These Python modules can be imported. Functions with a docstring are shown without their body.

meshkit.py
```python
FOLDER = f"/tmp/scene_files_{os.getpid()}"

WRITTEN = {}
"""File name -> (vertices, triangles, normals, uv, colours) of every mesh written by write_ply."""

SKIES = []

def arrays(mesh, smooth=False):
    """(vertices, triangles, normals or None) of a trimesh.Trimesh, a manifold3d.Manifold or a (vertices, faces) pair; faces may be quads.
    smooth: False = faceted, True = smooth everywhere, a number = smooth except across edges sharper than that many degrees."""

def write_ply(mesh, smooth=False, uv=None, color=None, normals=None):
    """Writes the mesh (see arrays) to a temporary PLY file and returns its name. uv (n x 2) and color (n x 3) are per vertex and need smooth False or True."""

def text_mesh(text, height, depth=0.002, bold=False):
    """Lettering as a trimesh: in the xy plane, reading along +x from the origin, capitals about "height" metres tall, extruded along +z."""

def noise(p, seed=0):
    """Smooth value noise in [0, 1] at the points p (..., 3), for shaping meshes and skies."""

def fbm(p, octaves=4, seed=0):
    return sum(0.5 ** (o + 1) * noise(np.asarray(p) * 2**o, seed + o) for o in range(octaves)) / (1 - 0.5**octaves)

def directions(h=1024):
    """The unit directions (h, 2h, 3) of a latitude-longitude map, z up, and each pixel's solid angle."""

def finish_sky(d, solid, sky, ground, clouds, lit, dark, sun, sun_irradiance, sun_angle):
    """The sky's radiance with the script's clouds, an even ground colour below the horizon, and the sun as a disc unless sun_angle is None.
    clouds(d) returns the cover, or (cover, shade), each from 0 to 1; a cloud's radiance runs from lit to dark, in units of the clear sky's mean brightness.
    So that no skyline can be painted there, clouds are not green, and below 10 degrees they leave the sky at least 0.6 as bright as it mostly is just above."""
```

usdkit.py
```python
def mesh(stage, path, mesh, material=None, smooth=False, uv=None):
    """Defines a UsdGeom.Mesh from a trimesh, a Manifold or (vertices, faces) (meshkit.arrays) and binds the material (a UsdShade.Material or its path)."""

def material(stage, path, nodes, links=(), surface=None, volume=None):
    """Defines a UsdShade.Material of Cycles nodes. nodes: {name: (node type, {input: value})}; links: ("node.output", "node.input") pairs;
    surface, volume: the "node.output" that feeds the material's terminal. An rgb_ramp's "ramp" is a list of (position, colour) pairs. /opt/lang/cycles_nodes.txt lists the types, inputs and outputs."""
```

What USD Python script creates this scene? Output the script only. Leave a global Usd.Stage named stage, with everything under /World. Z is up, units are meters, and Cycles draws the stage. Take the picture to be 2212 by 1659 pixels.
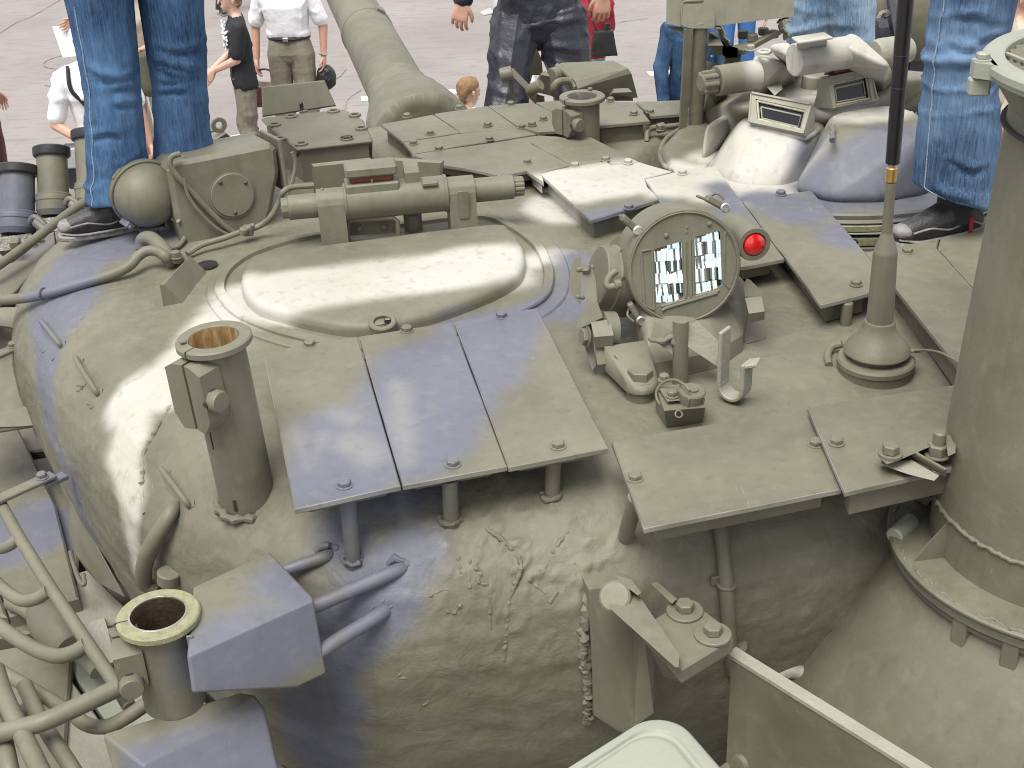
import math, random
import numpy as np
import trimesh, manifold3d as m3
import shapely.geometry as sg
import usdkit, meshkit
from pxr import Usd, UsdGeom, UsdLux, UsdShade, Sdf, Gf, Vt

random.seed(7)
RNG = np.random.default_rng(7)
stage = Usd.Stage.CreateInMemory()
UsdGeom.SetStageUpAxis(stage, UsdGeom.Tokens.z)
UsdGeom.SetStageMetersPerUnit(stage, 1.0)
UsdGeom.Xform.Define(stage, '/World')
UsdGeom.Scope.Define(stage, '/World/Looks')

# ------------------------------------------------------------------ camera
FL, PITCH, ROLL, CAM = 2850.0, math.radians(28), math.radians(2.5), np.array([0, 0, 3.6])
cam = UsdGeom.Camera.Define(stage, '/World/camera')
cam.CreateHorizontalApertureAttr(36.0); cam.CreateVerticalApertureAttr(27.0)
cam.CreateFocalLengthAttr(36.0 * FL / 2212)
cam.CreateClippingRangeAttr(Gf.Vec2f(0.05, 3000))
cam.CreateExposureAttr(1.95)
_cr, _sr, _cp, _sp = math.cos(ROLL), math.sin(ROLL), math.cos(PITCH), math.sin(PITCH)
_m = Gf.Matrix4d(1.0)
_m.SetRow(0, Gf.Vec4d(_cr, -_sr * _sp, -_sr * _cp, 0))
_m.SetRow(1, Gf.Vec4d(_sr, _cr * _sp, _cr * _cp, 0))
_m.SetRow(2, Gf.Vec4d(0, -_cp, _sp, 0))
_m.SetRow(3, Gf.Vec4d(0, 0, 3.6, 1))
cam.AddTransformOp().Set(_m)

# ------------------------------------------------------------------ sky and light
SUN_AZ, SUN_EL = math.radians(-150), math.radians(68)
usdkit.material(stage, '/World/Looks/sky_look', {
    'sky': ('sky_texture', {'sky_type': 'single_scattering', 'sun_disc': False, 'sun_elevation': SUN_EL, 'sun_rotation': SUN_AZ,
                            'aerosol_density': 2.0, 'altitude': 150.0}),
    'tc': ('texture_coordinate', {}),
    'n': ('noise_texture', {'scale': 2.2, 'detail': 5.0, 'roughness': 0.6}),
    'r': ('map_range', {'from_min': 0.36, 'from_max': 0.62, 'to_min': 0.66, 'to_max': 0.97, 'clamp': True}),
    'c': ('mix', {'color2': (7.6, 7.6, 7.7)}),
    'b': ('background_shader', {'strength': 0.05}),
}, [('tc.generated', 'n.vector'), ('n.fac', 'r.value'), ('r.result', 'c.fac'), ('sky.color', 'c.color1'), ('c.color', 'b.color')], surface='b.background')
dome = UsdLux.DomeLight.Define(stage, '/World/sky')
UsdShade.MaterialBindingAPI.Apply(dome.GetPrim()).Bind(UsdShade.Material.Get(stage, '/World/Looks/sky_look'))
dome.GetPrim().SetCustomDataByKey('kind', 'structure')
sun = UsdLux.DistantLight.Define(stage, '/World/sun')
sun.CreateNormalizeAttr(True); sun.CreateIntensityAttr(0.40); sun.CreateAngleAttr(36.0)
sun.CreateColorAttr(Gf.Vec3f(1.0, 0.965, 0.91))
_d = np.array([math.sin(SUN_AZ) * math.cos(SUN_EL), math.cos(SUN_AZ) * math.cos(SUN_EL), math.sin(SUN_EL)])
_z = Gf.Vec3d(*_d)
sun.AddTransformOp().Set(Gf.Matrix4d().SetRotate(Gf.Rotation(Gf.Vec3d(0, 0, 1), _z)))

# ------------------------------------------------------------------ placing helpers
def ray(u, v):
    a, b = (u - 1106) / FL, (829.5 - v) / FL
    x, y = a * _cr + b * _sr, -a * _sr + b * _cr
    return np.array([x, _cp + y * _sp, -_sp + y * _cp])
def W(u, v, z):
    d = ray(u, v)
    return CAM + d * (z - 3.6) / d[2]
def WD(u, v, t):
    return CAM + ray(u, v) * t
OFF = {1: (0, 0), 2: (734.4, 0), 3: (1434.2, 0), 4: (0, 535.7), 5: (734.4, 535.7), 6: (1434.2, 535.7), 7: (0, 1075.7), 8: (734.4, 1075.7), 9: (1434.2, 1075.7)}
OFF.update({10: (1209.6, 397.4), 11: (1209.6, 656.6), 12: (1417, 0), 13: (1693.4, 0), 14: (0, 639.4)})
def Q(k, x, y):
    s = .3516 if k < 10 else (.2344 if k < 14 else .1562)
    return OFF[k][0] + s * x, OFF[k][1] + s * y
def proj(p):
    d = np.asarray(p, float) - CAM
    t = d[1] * _cp - d[2] * _sp
    x, y = d[0] / t, (d[1] * _sp + d[2] * _cp) / t
    return np.array([1106 + (x * _cr - y * _sr) * FL, 829.5 - (x * _sr + y * _cr) * FL])
def above(base, u, v, lean=(1, 0, 0)):
    """the point over base (leaning sideways a little) that is seen at (u, v)"""
    h, s = .3, 0.0
    lean = np.asarray(lean, float)
    for _ in range(25):
        f0 = proj(base + UP * h + lean * s) - (u, v)
        J = np.c_[(proj(base + UP * (h + 1e-4) + lean * s) - (u, v) - f0) / 1e-4, (proj(base + UP * h + lean * (s + 1e-4)) - (u, v) - f0) / 1e-4]
        dh = np.linalg.solve(J, -f0); h += dh[0]; s += dh[1]
    return base + UP * h + lean * s
def on_line(a, b, v):
    lo, hi = -.5, 1.5
    for _ in range(50):
        m = (lo + hi) / 2
        if proj(a + (b - a) * m)[1] > v: lo = m
        else: hi = m
    return a + (b - a) * lo
def P(k, x, y, z):
    return W(*Q(k, x, y), z)
TH = math.radians(13)
RX, FX, UP = np.array([math.cos(TH), math.sin(TH), 0]), np.array([-math.sin(TH), math.cos(TH), 0]), np.array([0, 0, 1.0])
def LW(r, f, z):
    return RX * r + FX * f + UP * z
def V(*a):
    return np.array(a, float)
def unit(a):
    a = np.asarray(a, float)
    return a / max(np.linalg.norm(a), 1e-12)

# ------------------------------------------------------------------ scene graph helpers
_used = {}
def fresh(path):
    n = _used.get(path, 0)
    _used[path] = n + 1
    return path if n == 0 else f'{path}_{n:03d}'
def setd(prim, **kw):
    for k, v in kw.items():
        if v:
            prim.SetCustomDataByKey(k, v)
def thing(name, label, cat, group=None, loc=None):
    p = fresh('/World/' + name)
    x = UsdGeom.Xform.Define(stage, p)
    if loc is not None:
        x.AddTranslateOp().Set(Gf.Vec3d(*map(float, loc)))
    setd(x.GetPrim(), label=label, category=cat, group=group)
    return p
ORIGIN = {}

CAMO = []          # (kind, start, end, radius, softness)
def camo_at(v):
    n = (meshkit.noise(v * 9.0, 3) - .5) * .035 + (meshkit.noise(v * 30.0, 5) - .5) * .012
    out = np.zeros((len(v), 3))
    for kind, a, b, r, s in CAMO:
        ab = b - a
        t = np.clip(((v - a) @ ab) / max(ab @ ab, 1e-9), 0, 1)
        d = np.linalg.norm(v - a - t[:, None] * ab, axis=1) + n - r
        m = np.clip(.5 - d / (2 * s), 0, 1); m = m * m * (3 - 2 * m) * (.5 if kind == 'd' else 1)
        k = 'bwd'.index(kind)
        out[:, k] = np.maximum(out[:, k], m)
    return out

def tm(mesh):
    if hasattr(mesh, 'to_mesh'):
        m = mesh.to_mesh()
        return trimesh.Trimesh(np.array(m.vert_properties[:, :3], float), np.array(m.tri_verts), process=False)
    if isinstance(mesh, (tuple, list)):
        v, f = np.asarray(mesh[0], float), np.asarray(mesh[1], int)
        if f.shape[1] == 4:
            f = np.vstack([f[:, [0, 1, 2]], f[:, [0, 2, 3]]])
        return trimesh.Trimesh(v, f, process=False)
    return mesh
def part(parent, name, mesh, mat, smooth=32, label=None, fine=None, kind=None, cat=None, group=None, camo=True, extra=None):
    """one Mesh prim under parent (or under /World); world coordinates"""
    mesh = tm(mesh)
    if fine:
        v, f = trimesh.remesh.subdivide_to_size(mesh.vertices, mesh.faces, fine, max_iter=12)
        mesh = trimesh.Trimesh(v, f, process=False)
        mesh.merge_vertices()
    v, f, n = meshkit.arrays(mesh, smooth)
    p = fresh((parent or '/World') + '/' + name)
    o = ORIGIN.get(parent)
    vv = v if o is None else v - o
    if o is not None:
        ORIGIN[p] = o
    me = UsdGeom.Mesh.Define(stage, p)
    me.CreatePointsAttr(Vt.Vec3fArray.FromNumpy(vv.astype(np.float32)))
    me.CreateFaceVertexCountsAttr(Vt.IntArray.FromNumpy(np.full(len(f), 3, np.int32)))
    me.CreateFaceVertexIndicesAttr(Vt.IntArray.FromNumpy(f.astype(np.int32).ravel()))
    me.CreateSubdivisionSchemeAttr('none')
    if n is not None:
        me.CreateNormalsAttr(Vt.Vec3fArray.FromNumpy(n.astype(np.float32)))
        me.SetNormalsInterpolation('vertex')
    if mat in CAMO_MATS and camo:
        pv = UsdGeom.PrimvarsAPI(me).CreatePrimvar('camo', Sdf.ValueTypeNames.Color3fArray, 'vertex')
        cv = camo_at(v)
        if extra is not None:
            cv[:, 2] = np.maximum(cv[:, 2], extra(v))
        pv.Set(Vt.Vec3fArray.FromNumpy(cv.astype(np.float32)))
    UsdShade.MaterialBindingAPI.Apply(me.GetPrim()).Bind(UsdShade.Material.Get(stage, '/World/Looks/' + mat))
    setd(me.GetPrim(), label=label, kind=kind, category=cat, group=group)
    return p

# ------------------------------------------------------------------ mesh helpers
def cat(*ms):
    return trimesh.util.concatenate([tm(m) for m in ms])
def frame(n, hint=None):
    n = unit(n)
    h = np.array(hint if hint is not None else ([0, 0, 1.] if abs(n[2]) < .9 else [1., 0, 0]), float)
    x = unit(np.cross(h, n)) if np.linalg.norm(np.cross(h, n)) > 1e-6 else unit(np.cross([0, 1., 0], n))
    return x, np.cross(n, x), n
def cbox(size, ch=.004, c=(0, 0, 0), X=None, Y=None, Z=None):
    """chamfered box"""
    hx, hy, hz = np.array(size) / 2
    ch = min(ch, hx * .9, hy * .9, hz * .9)
    pts = []
    for sx in (-1, 1):
        for sy in (-1, 1):
            for sz in (-1, 1):
                pts += [(sx * (hx - ch), sy * (hy - ch), sz * hz), (sx * (hx - ch), sy * hy, sz * (hz - ch)), (sx * hx, sy * (hy - ch), sz * (hz - ch))]
    m = trimesh.convex.convex_hull(np.array(pts))
    X = V(1, 0, 0) if X is None else np.asarray(X); Y = V(0, 1, 0) if Y is None else np.asarray(Y); Z = np.cross(X, Y) if Z is None else np.asarray(Z)
    v = m.vertices[:, :1] * X + m.vertices[:, 1:2] * Y + m.vertices[:, 2:] * Z + np.asarray(c)
    return trimesh.Trimesh(v, m.faces, process=False)
def hull(pts):
    return trimesh.convex.convex_hull(np.asarray(pts, float))
def inset(poly, d):
    n, out = len(poly), []
    area = sum(poly[i][0] * poly[(i + 1) % n][1] - poly[(i + 1) % n][0] * poly[i][1] for i in range(n))
    s = 1 if area > 0 else -1
    for i in range(n):
        a, b, c = poly[i - 1], poly[i], poly[(i + 1) % n]
        e1, e2 = unit(b - a), unit(c - b)
        n1, n2 = s * V(-e1[1], e1[0]), s * V(-e2[1], e2[0])
        k = 1 + n1 @ n2
        out.append(b + d * (n1 + n2) / max(k, .35))
    return np.array(out)
def prism(poly, z0, z1, ch=.003, X=V(1, 0, 0), Y=V(0, 1, 0), O=V(0, 0, 0), taper=0.0):
    """polygon (n,2) extruded from z0 to z1 with chamfered rims; axes X, Y"""
    poly = np.asarray(poly, float)
    a = sum(poly[i][0] * poly[(i + 1) % len(poly)][1] - poly[(i + 1) % len(poly)][0] * poly[i][1] for i in range(len(poly)))
    if a < 0:
        poly = poly[::-1]
    ch = min(ch, (z1 - z0) * .45)
    rings = [(inset(poly, ch + taper), z0), (inset(poly, taper) if taper else poly, z0 + ch), (poly, z1 - ch), (inset(poly, ch), z1)]
    n = len(poly)
    v = np.vstack([np.c_[r, np.full(n, z)] for r, z in rings])
    f = []
    for k in range(3):
        for i in range(n):
            j = (i + 1) % n
            f += [(k * n + i, k * n + j, k * n + n + j), (k * n + i, k * n + n + j, k * n + n + i)]
    tri_v, tri_f = trimesh.creation.triangulate_polygon(sg.Polygon(rings[3][0]), engine='earcut')
    idx = np.array([np.argmin(np.linalg.norm(rings[3][0] - p, axis=1)) for p in tri_v])
    t = idx[tri_f]
    for a_, b_, c_ in t:
        p0, p1, p2 = rings[3][0][[a_, b_, c_]]
        if np.cross(p1 - p0, p2 - p0) < 0:
            b_, c_ = c_, b_
        f.append((3 * n + a_, 3 * n + b_, 3 * n + c_)); f.append((a_, c_, b_))
    X, Y = np.asarray(X, float), np.asarray(Y, float); Z = np.cross(X, Y)
    w = v[:, :1] * X + v[:, 1:2] * Y + v[:, 2:] * Z + np.asarray(O, float)
    return trimesh.Trimesh(w, np.array(f), process=False)
def cyl(p0, p1, r0, r1=None, n=28, ch=.003):
    r1 = r0 if r1 is None else r1
    p0, p1 = np.asarray(p0, float), np.asarray(p1, float)
    L = np.linalg.norm(p1 - p0); ch = min(ch, L * .3, r0 * .5, r1 * .5)
    return lathe([(0, 0), (r0 - ch, 0), (r0, ch), (r1, L - ch), (r1 - ch, L), (0, L)], p0, p1 - p0, n)
def lathe(prof, o, axis, n=32, hint=None):
    """profile of (radius, height) along axis from o"""
    x, y, z = frame(axis, hint)
    prof = [(max(r, 0), h) for r, h in prof]
    v, rows = [], []
    for r, h in prof:
        if r < 1e-6:
            rows.append([len(v)]); v.append(np.asarray(o) + z * h)
        else:
            rows.append(list(range(len(v), len(v) + n)))
            for k in range(n):
                a = 2 * math.pi * k / n
                v.append(np.asarray(o) + z * h + r * (math.cos(a) * x + math.sin(a) * y))
    f = []
    for A, B in zip(rows[:-1], rows[1:]):
        for k in range(n):
            j = (k + 1) % n
            if len(A) > 1 and len(B) > 1:
                f += [(A[k], A[j], B[j]), (A[k], B[j], B[k])]
            elif len(A) > 1:
                f.append((A[k], A[j], B[0]))
            elif len(B) > 1:
                f.append((A[0], B[j], B[k]))
    return trimesh.Trimesh(np.array(v), np.array(f), process=False)
def ringpipe(o, axis, ri, ro, h, n=40, ch=.003, flip=False):
    """open tube wall: outer radius ro, inner ri, height h"""
    prof = [(ri, 0), (ro - ch, 0), (ro, ch), (ro, h - ch), (ro - ch, h), (ri + ch * .6, h), (ri, h - ch * .6), (ri, 0)]
    return lathe(prof, o, axis, n)
def spline(pts, n=8):
    pts = [np.asarray(p, float) for p in pts]
    if len(pts) < 3:
        return np.array(pts)
    ext = [2 * pts[0] - pts[1]] + pts + [2 * pts[-1] - pts[-2]]
    out = []
    for i in range(1, len(ext) - 2):
        a, b, c, d = ext[i - 1:i + 3]
        for k in range(n):
            t = k / n
            out.append(.5 * (2 * b + (c - a) * t + (2 * a - 5 * b + 4 * c - d) * t * t + (3 * b - a - 3 * c + d) * t ** 3))
    out.append(pts[-1])
    return np.array(out)
def tube(pts, r, n=12, smooth=8, caps=True):
    c = spline(pts, smooth) if smooth else np.array(pts, float)
    rr = np.full(len(c), r) if np.ndim(r) == 0 else np.interp(np.linspace(0, 1, len(c)), np.linspace(0, 1, len(r)), r)
    tg = np.gradient(c, axis=0); tg /= np.linalg.norm(tg, axis=1, keepdims=True) + 1e-12
    x, y, _ = frame(tg[0])
    v = []
    for p, t, q in zip(c, tg, rr):
        x = unit(x - t * (x @ t)); y = np.cross(t, x)
        for k in range(n):
            a = 2 * math.pi * k / n
            v.append(p + q * (math.cos(a) * x + math.sin(a) * y))
    f, m = [], len(c)
    for i in range(m - 1):
        for k in range(n):
            j = (k + 1) % n
            f += [(i * n + k, i * n + j, i * n + n + j), (i * n + k, i * n + n + j, i * n + n + k)]
    if caps:
        v += [c[0], c[-1]]
        for k in range(n):
            j = (k + 1) % n
            f += [(m * n, j, k), (m * n + 1, (m - 1) * n + k, (m - 1) * n + j)]
    return trimesh.Trimesh(np.array(v), np.array(f), process=False)
def hexbolt(p, nrm, r=.013, h=.012, washer=True, rot=0.0):
    x, y, z = frame(nrm)
    pts = lambda q: [(q * math.cos(rot + i * math.pi / 3), q * math.sin(rot + i * math.pi / 3)) for i in range(6)]
    m = prism(pts(r), 0.002 if washer else 0, h, .0022, x, y, p)
    return cat(lathe([(0, 0), (r * 1.22, 0), (r * 1.22, .002), (r * .9, .0032), (0, .0032)], p, z, 18), m) if washer else m
def bead(pts, r=.008, step=.008, wig=.004, seed=0):
    """a weld bead: a row of overlapping lens-shaped ripples"""
    rg = np.random.default_rng(seed)
    pl = np.asarray(pts, float)
    seg = np.linalg.norm(np.diff(pl, axis=0), axis=1); s = np.r_[0, np.cumsum(seg)]
    n = max(int(s[-1] / step), 2)
    pts = np.stack([np.interp(np.linspace(0, s[-1], n), s, pl[:, k]) for k in range(3)], 1)
    rr = r * (1 + .28 * np.sin(np.arange(n) * 2.1) + rg.normal(0, .12, n))
    return tube(pts + rg.normal(0, wig * .25, pts.shape), rr, 9, 0)
# ------------------------------------------------------------------ materials
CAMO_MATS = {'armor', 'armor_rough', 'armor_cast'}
LK = '/World/Looks/'
def armor(name, bump=.10, dirt=.42, fine_scale=110.0, rough=(.46, .66), cast=0.0):
    usdkit.material(stage, LK + name, {
        'at': ('attribute', {'attribute': 'camo'}), 'sep': ('separate_color', {}),
        'g': ('geometry', {}),
        'n1': ('noise_texture', {'scale': 3.2, 'detail': 6.0, 'roughness': .62}),
        'n2': ('noise_texture', {'scale': 26.0, 'detail': 5.0, 'roughness': .6}),
        'n3': ('noise_texture', {'scale': fine_scale, 'detail': 3.0, 'roughness': .55}),
        'ol': ('rgb_ramp', {'ramp': [(.28, (.078, .074, .051)), (.50, (.108, .103, .073)), (.76, (.138, .132, .097))]}),
        'wh': ('rgb_ramp', {'ramp': [(.3, (.29, .28, .24)), (.7, (.36, .35, .315))]}),
        'bl': ('rgb_ramp', {'ramp': [(.25, (.074, .078, .100)), (.75, (.106, .110, .136))]}),
        'mw': ('mix', {}), 'mb': ('mix', {}), 'md': ('mix', {'color2': (.20, .195, .175)}),
        'dr': ('map_range', {'from_min': .52, 'from_max': .72, 'to_min': 0.0, 'to_max': .32 * dirt, 'clamp': True}),
        'du': ('mix', {'color2': (.235, .22, .175)}),
        'sp': ('map_range', {'from_min': .70, 'from_max': .74, 'to_min': 0.0, 'to_max': .4 * dirt, 'clamp': True}),
        'spm': ('mix', {'color2': (.055, .040, .025)}),
        'mst': ('mapping', {'scale': (34.0, 34.0, 2.6)}), 'nst': ('noise_texture', {'scale': 1.0, 'detail': 4.0, 'roughness': .6}),
        'str': ('map_range', {'from_min': .55, 'from_max': .75, 'to_min': 0.0, 'to_max': .38 * dirt * 2, 'clamp': True}), 'stm': ('mix', {'color2': (.062, .055, .036)}),
        'msc': ('mapping', {'scale': (150.0, 9.0, 60.0), 'rotation': (0.0, 0.0, .7)}), 'nsc': ('noise_texture', {'scale': 1.0, 'detail': 2.0, 'roughness': .5}),
        'scr': ('map_range', {'from_min': .765, 'from_max': .79, 'to_min': 0.0, 'to_max': .3, 'clamp': True}), 'scm': ('mix', {'color2': (.30, .285, .24)}),
        'rr': ('map_range', {'from_min': .3, 'from_max': .7, 'to_min': rough[0], 'to_max': rough[1], 'clamp': True}),
        'b1': ('bump', {'strength': bump, 'distance': .004}),
        'mcs': ('mapping', {'scale': (13.0, 13.0, 13.0)}), 'ncs': ('noise_texture', {'scale': 1.0, 'detail': 6.0, 'roughness': .58, 'distortion': .9, 'type': 'ridged_multifractal' if False else 'fBM'}), 'b3': ('bump', {'strength': max(cast, .001), 'distance': .022}),
        'b2': ('bump', {'strength': bump * .5, 'distance': .010}),
        'p': ('principled_bsdf', {'specular_ior_level': .36}),
    }, [('g.position', 'n1.vector'), ('g.position', 'n2.vector'), ('g.position', 'n3.vector'), ('at.color', 'sep.color'),
        ('n1.fac', 'ol.fac'), ('n1.fac', 'wh.fac'), ('n1.fac', 'bl.fac'),
        ('sep.g', 'mw.fac'), ('ol.color', 'mw.color1'), ('wh.color', 'mw.color2'),
        ('sep.r', 'mb.fac'), ('mw.color', 'mb.color1'), ('bl.color', 'mb.color2'),
        ('n2.fac', 'dr.value'), ('sep.b', 'md.fac'), ('mb.color', 'md.color1'), ('dr.result', 'du.fac'), ('md.color', 'du.color1'),
        ('n3.fac', 'sp.value'), ('sp.result', 'spm.fac'), ('du.color', 'spm.color1'), ('g.position', 'mst.vector'), ('mst.vector', 'nst.vector'), ('nst.fac', 'str.value'), ('str.result', 'stm.fac'), ('spm.color', 'stm.color1'),
        ('g.position', 'msc.vector'), ('msc.vector', 'nsc.vector'), ('nsc.fac', 'scr.value'), ('scr.result', 'scm.fac'), ('stm.color', 'scm.color1'), ('scm.color', 'p.base_color'),
        ('n2.fac', 'rr.value'), ('rr.result', 'p.roughness'),
        ('n3.fac', 'b1.height'), ('n2.fac', 'b2.height'), ('b1.normal', 'b2.normal'), ('b2.normal', 'b3.normal'), ('g.position', 'mcs.vector'), ('mcs.vector', 'ncs.vector'), ('ncs.fac', 'b3.height'), ('b3.normal' if cast else 'b2.normal', 'p.normal')], surface='p.BSDF')
armor('armor')
armor('armor_rough', bump=.2, dirt=.4, fine_scale=90.0, rough=(.55, .75))

armor('armor_cast', bump=.2, dirt=.45, fine_scale=90.0, rough=(.5, .72), cast=.26)
def simple(name, col, rough=.5, metal=0.0, var=.12, scale=20.0, bump=0.0, spec=.4, bscale=None, **kw):
    c = np.array(col, float)
    nodes = {'g': ('geometry', {}), 'n': ('noise_texture', {'scale': scale, 'detail': 5.0, 'roughness': .6}),
             'r': ('rgb_ramp', {'ramp': [(.3, tuple(c * (1 - var))), (.7, tuple(np.minimum(c * (1 + var), 1)))]}),
             'p': ('principled_bsdf', {'roughness': rough, 'metallic': metal, 'specular_ior_level': spec, **kw})}
    links = [('g.position', 'n.vector'), ('n.fac', 'r.fac'), ('r.color', 'p.base_color')]
    if bump:
        nodes['nb'] = ('noise_texture', {'scale': bscale or scale * 4, 'detail': 4.0, 'roughness': .6})
        nodes['b'] = ('bump', {'strength': bump, 'distance': .01})
        links += [('g.position', 'nb.vector'), ('nb.fac', 'b.height'), ('b.normal', 'p.normal')]
    usdkit.material(stage, LK + name, nodes, links, surface='p.BSDF')
simple('steel', (0.42, 0.4, 0.36), .38, .9, .25, 40, .15)
simple('dark_steel', (0.072, 0.0684, 0.0612), .4, .8, .4, 30, .3)
simple('black_rubber', (0.01296, 0.01296, 0.0144), .5, 0, .3, 30, .1)
simple('black_gloss', (0.00864, 0.00864, 0.00936), .22, 0, .2, 30)
simple('brass', (0.4675, 0.306, 0.102), .35, .9, .2, 60)
simple('pale_green', (0.216, 0.2268, 0.1836), .45, 0, .05, 12, .12, bscale=120)
simple('light_olive', (0.216, 0.2088, 0.1692), .5, 0, .1, 14, .25, bscale=90)
simple('bore_brown', (.11, .08, .055), .4, .7, .35, 40, .3)
simple('beige_primer', (0.3024, 0.2736, 0.1872), .55, 0, .3, 50, .3)
simple('yellow_primer', (.185, .185, .105), .5, 0, .25, 60, .3)
simple('dark_void', (0.02, 0.02, 0.018), .8)
simple('red_lens', (0.4125, 0.006, 0.0075), .12, 0, .1, 20, coat_weight=1.0)
simple('red_glass', (.10, .018, .010), .2, 0, .2, 40)
simple('navy_paint', (0.0252, 0.02592, 0.0396), .45, 0, .2, 12, .2)
simple('skin', (0.4032, 0.2376, 0.1692), .5, 0, .07, 25, .08, subsurface_weight=.12, subsurface_radius=(1, .3, .15), subsurface_scale=.012)
simple('skin_pale', (0.4608, 0.288, 0.216), .5, 0, .06, 25, .08, subsurface_weight=.12, subsurface_radius=(1, .3, .15), subsurface_scale=.012)
simple('hair_blond', (0.2088, 0.1188, 0.054), .5, 0, .4, 140, .5)
simple('hair_dark', (0.036, 0.0252, 0.018), .5, 0, .4, 120, .5)
simple('white_cloth', (0.6396, 0.6396, 0.656), .85, 0, .05, 14, .3, bscale=40)
simple('grey_cloth', (0.288, 0.288, 0.288), .85, 0, .1, 14, .3)
simple('black_cloth', (0.01008, 0.01008, 0.01296), .75, 0, .25, 14, .35, bscale=45)
simple('black_nylon', (0.01584, 0.01584, 0.02448), .42, 0, .25, 10, .5, bscale=26)
simple('khaki_cloth', (0.18, 0.162, 0.1188), .85, 0, .12, 9, .35, bscale=40)
simple('cargo_cloth', (0.1584, 0.144, 0.1044), .85, 0, .22, 16, .4, bscale=40)
simple('beige_cloth', (0.3168, 0.2808, 0.2232), .85, 0, .1, 9, .35, bscale=40)
simple('olive_cloth', (0.072, 0.072, 0.0504), .85, 0, .2, 12, .35)
simple('red_cloth', (0.2448, 0.00864, 0.02016), .8, 0, .12, 12, .3)
simple('lilac_cloth', (0.396, 0.3744, 0.4752), .85, 0, .08, 12, .3)
simple('blue_cloth', (0.036, 0.1152, 0.3024), .85, 0, .15, 12, .3)
simple('pink_cloth', (0.54, 0.36, 0.3744), .85, 0, .1, 12, .3)
simple('leather_black', (0.0144, 0.0144, 0.0144), .38, 0, .25, 40, .3)
simple('leather_brown', (0.072, 0.0216, 0.0216), .4, 0, .25, 40, .3)
simple('paper', (0.656, 0.664, 0.688), .8, 0, .02, 5)
simple('shoe_dark', (0.0252, 0.02376, 0.02376), .5, 0, .5, 30, .3)
simple('shoe_grey', (0.1584, 0.1512, 0.144), .6, 0, .45, 35, .4)
simple('white_paint', (0.5184, 0.5112, 0.4896), .7, 0, .12, 20, .1)
simple('gold', (0.432, 0.396, 0.288), .3, .9)

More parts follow.
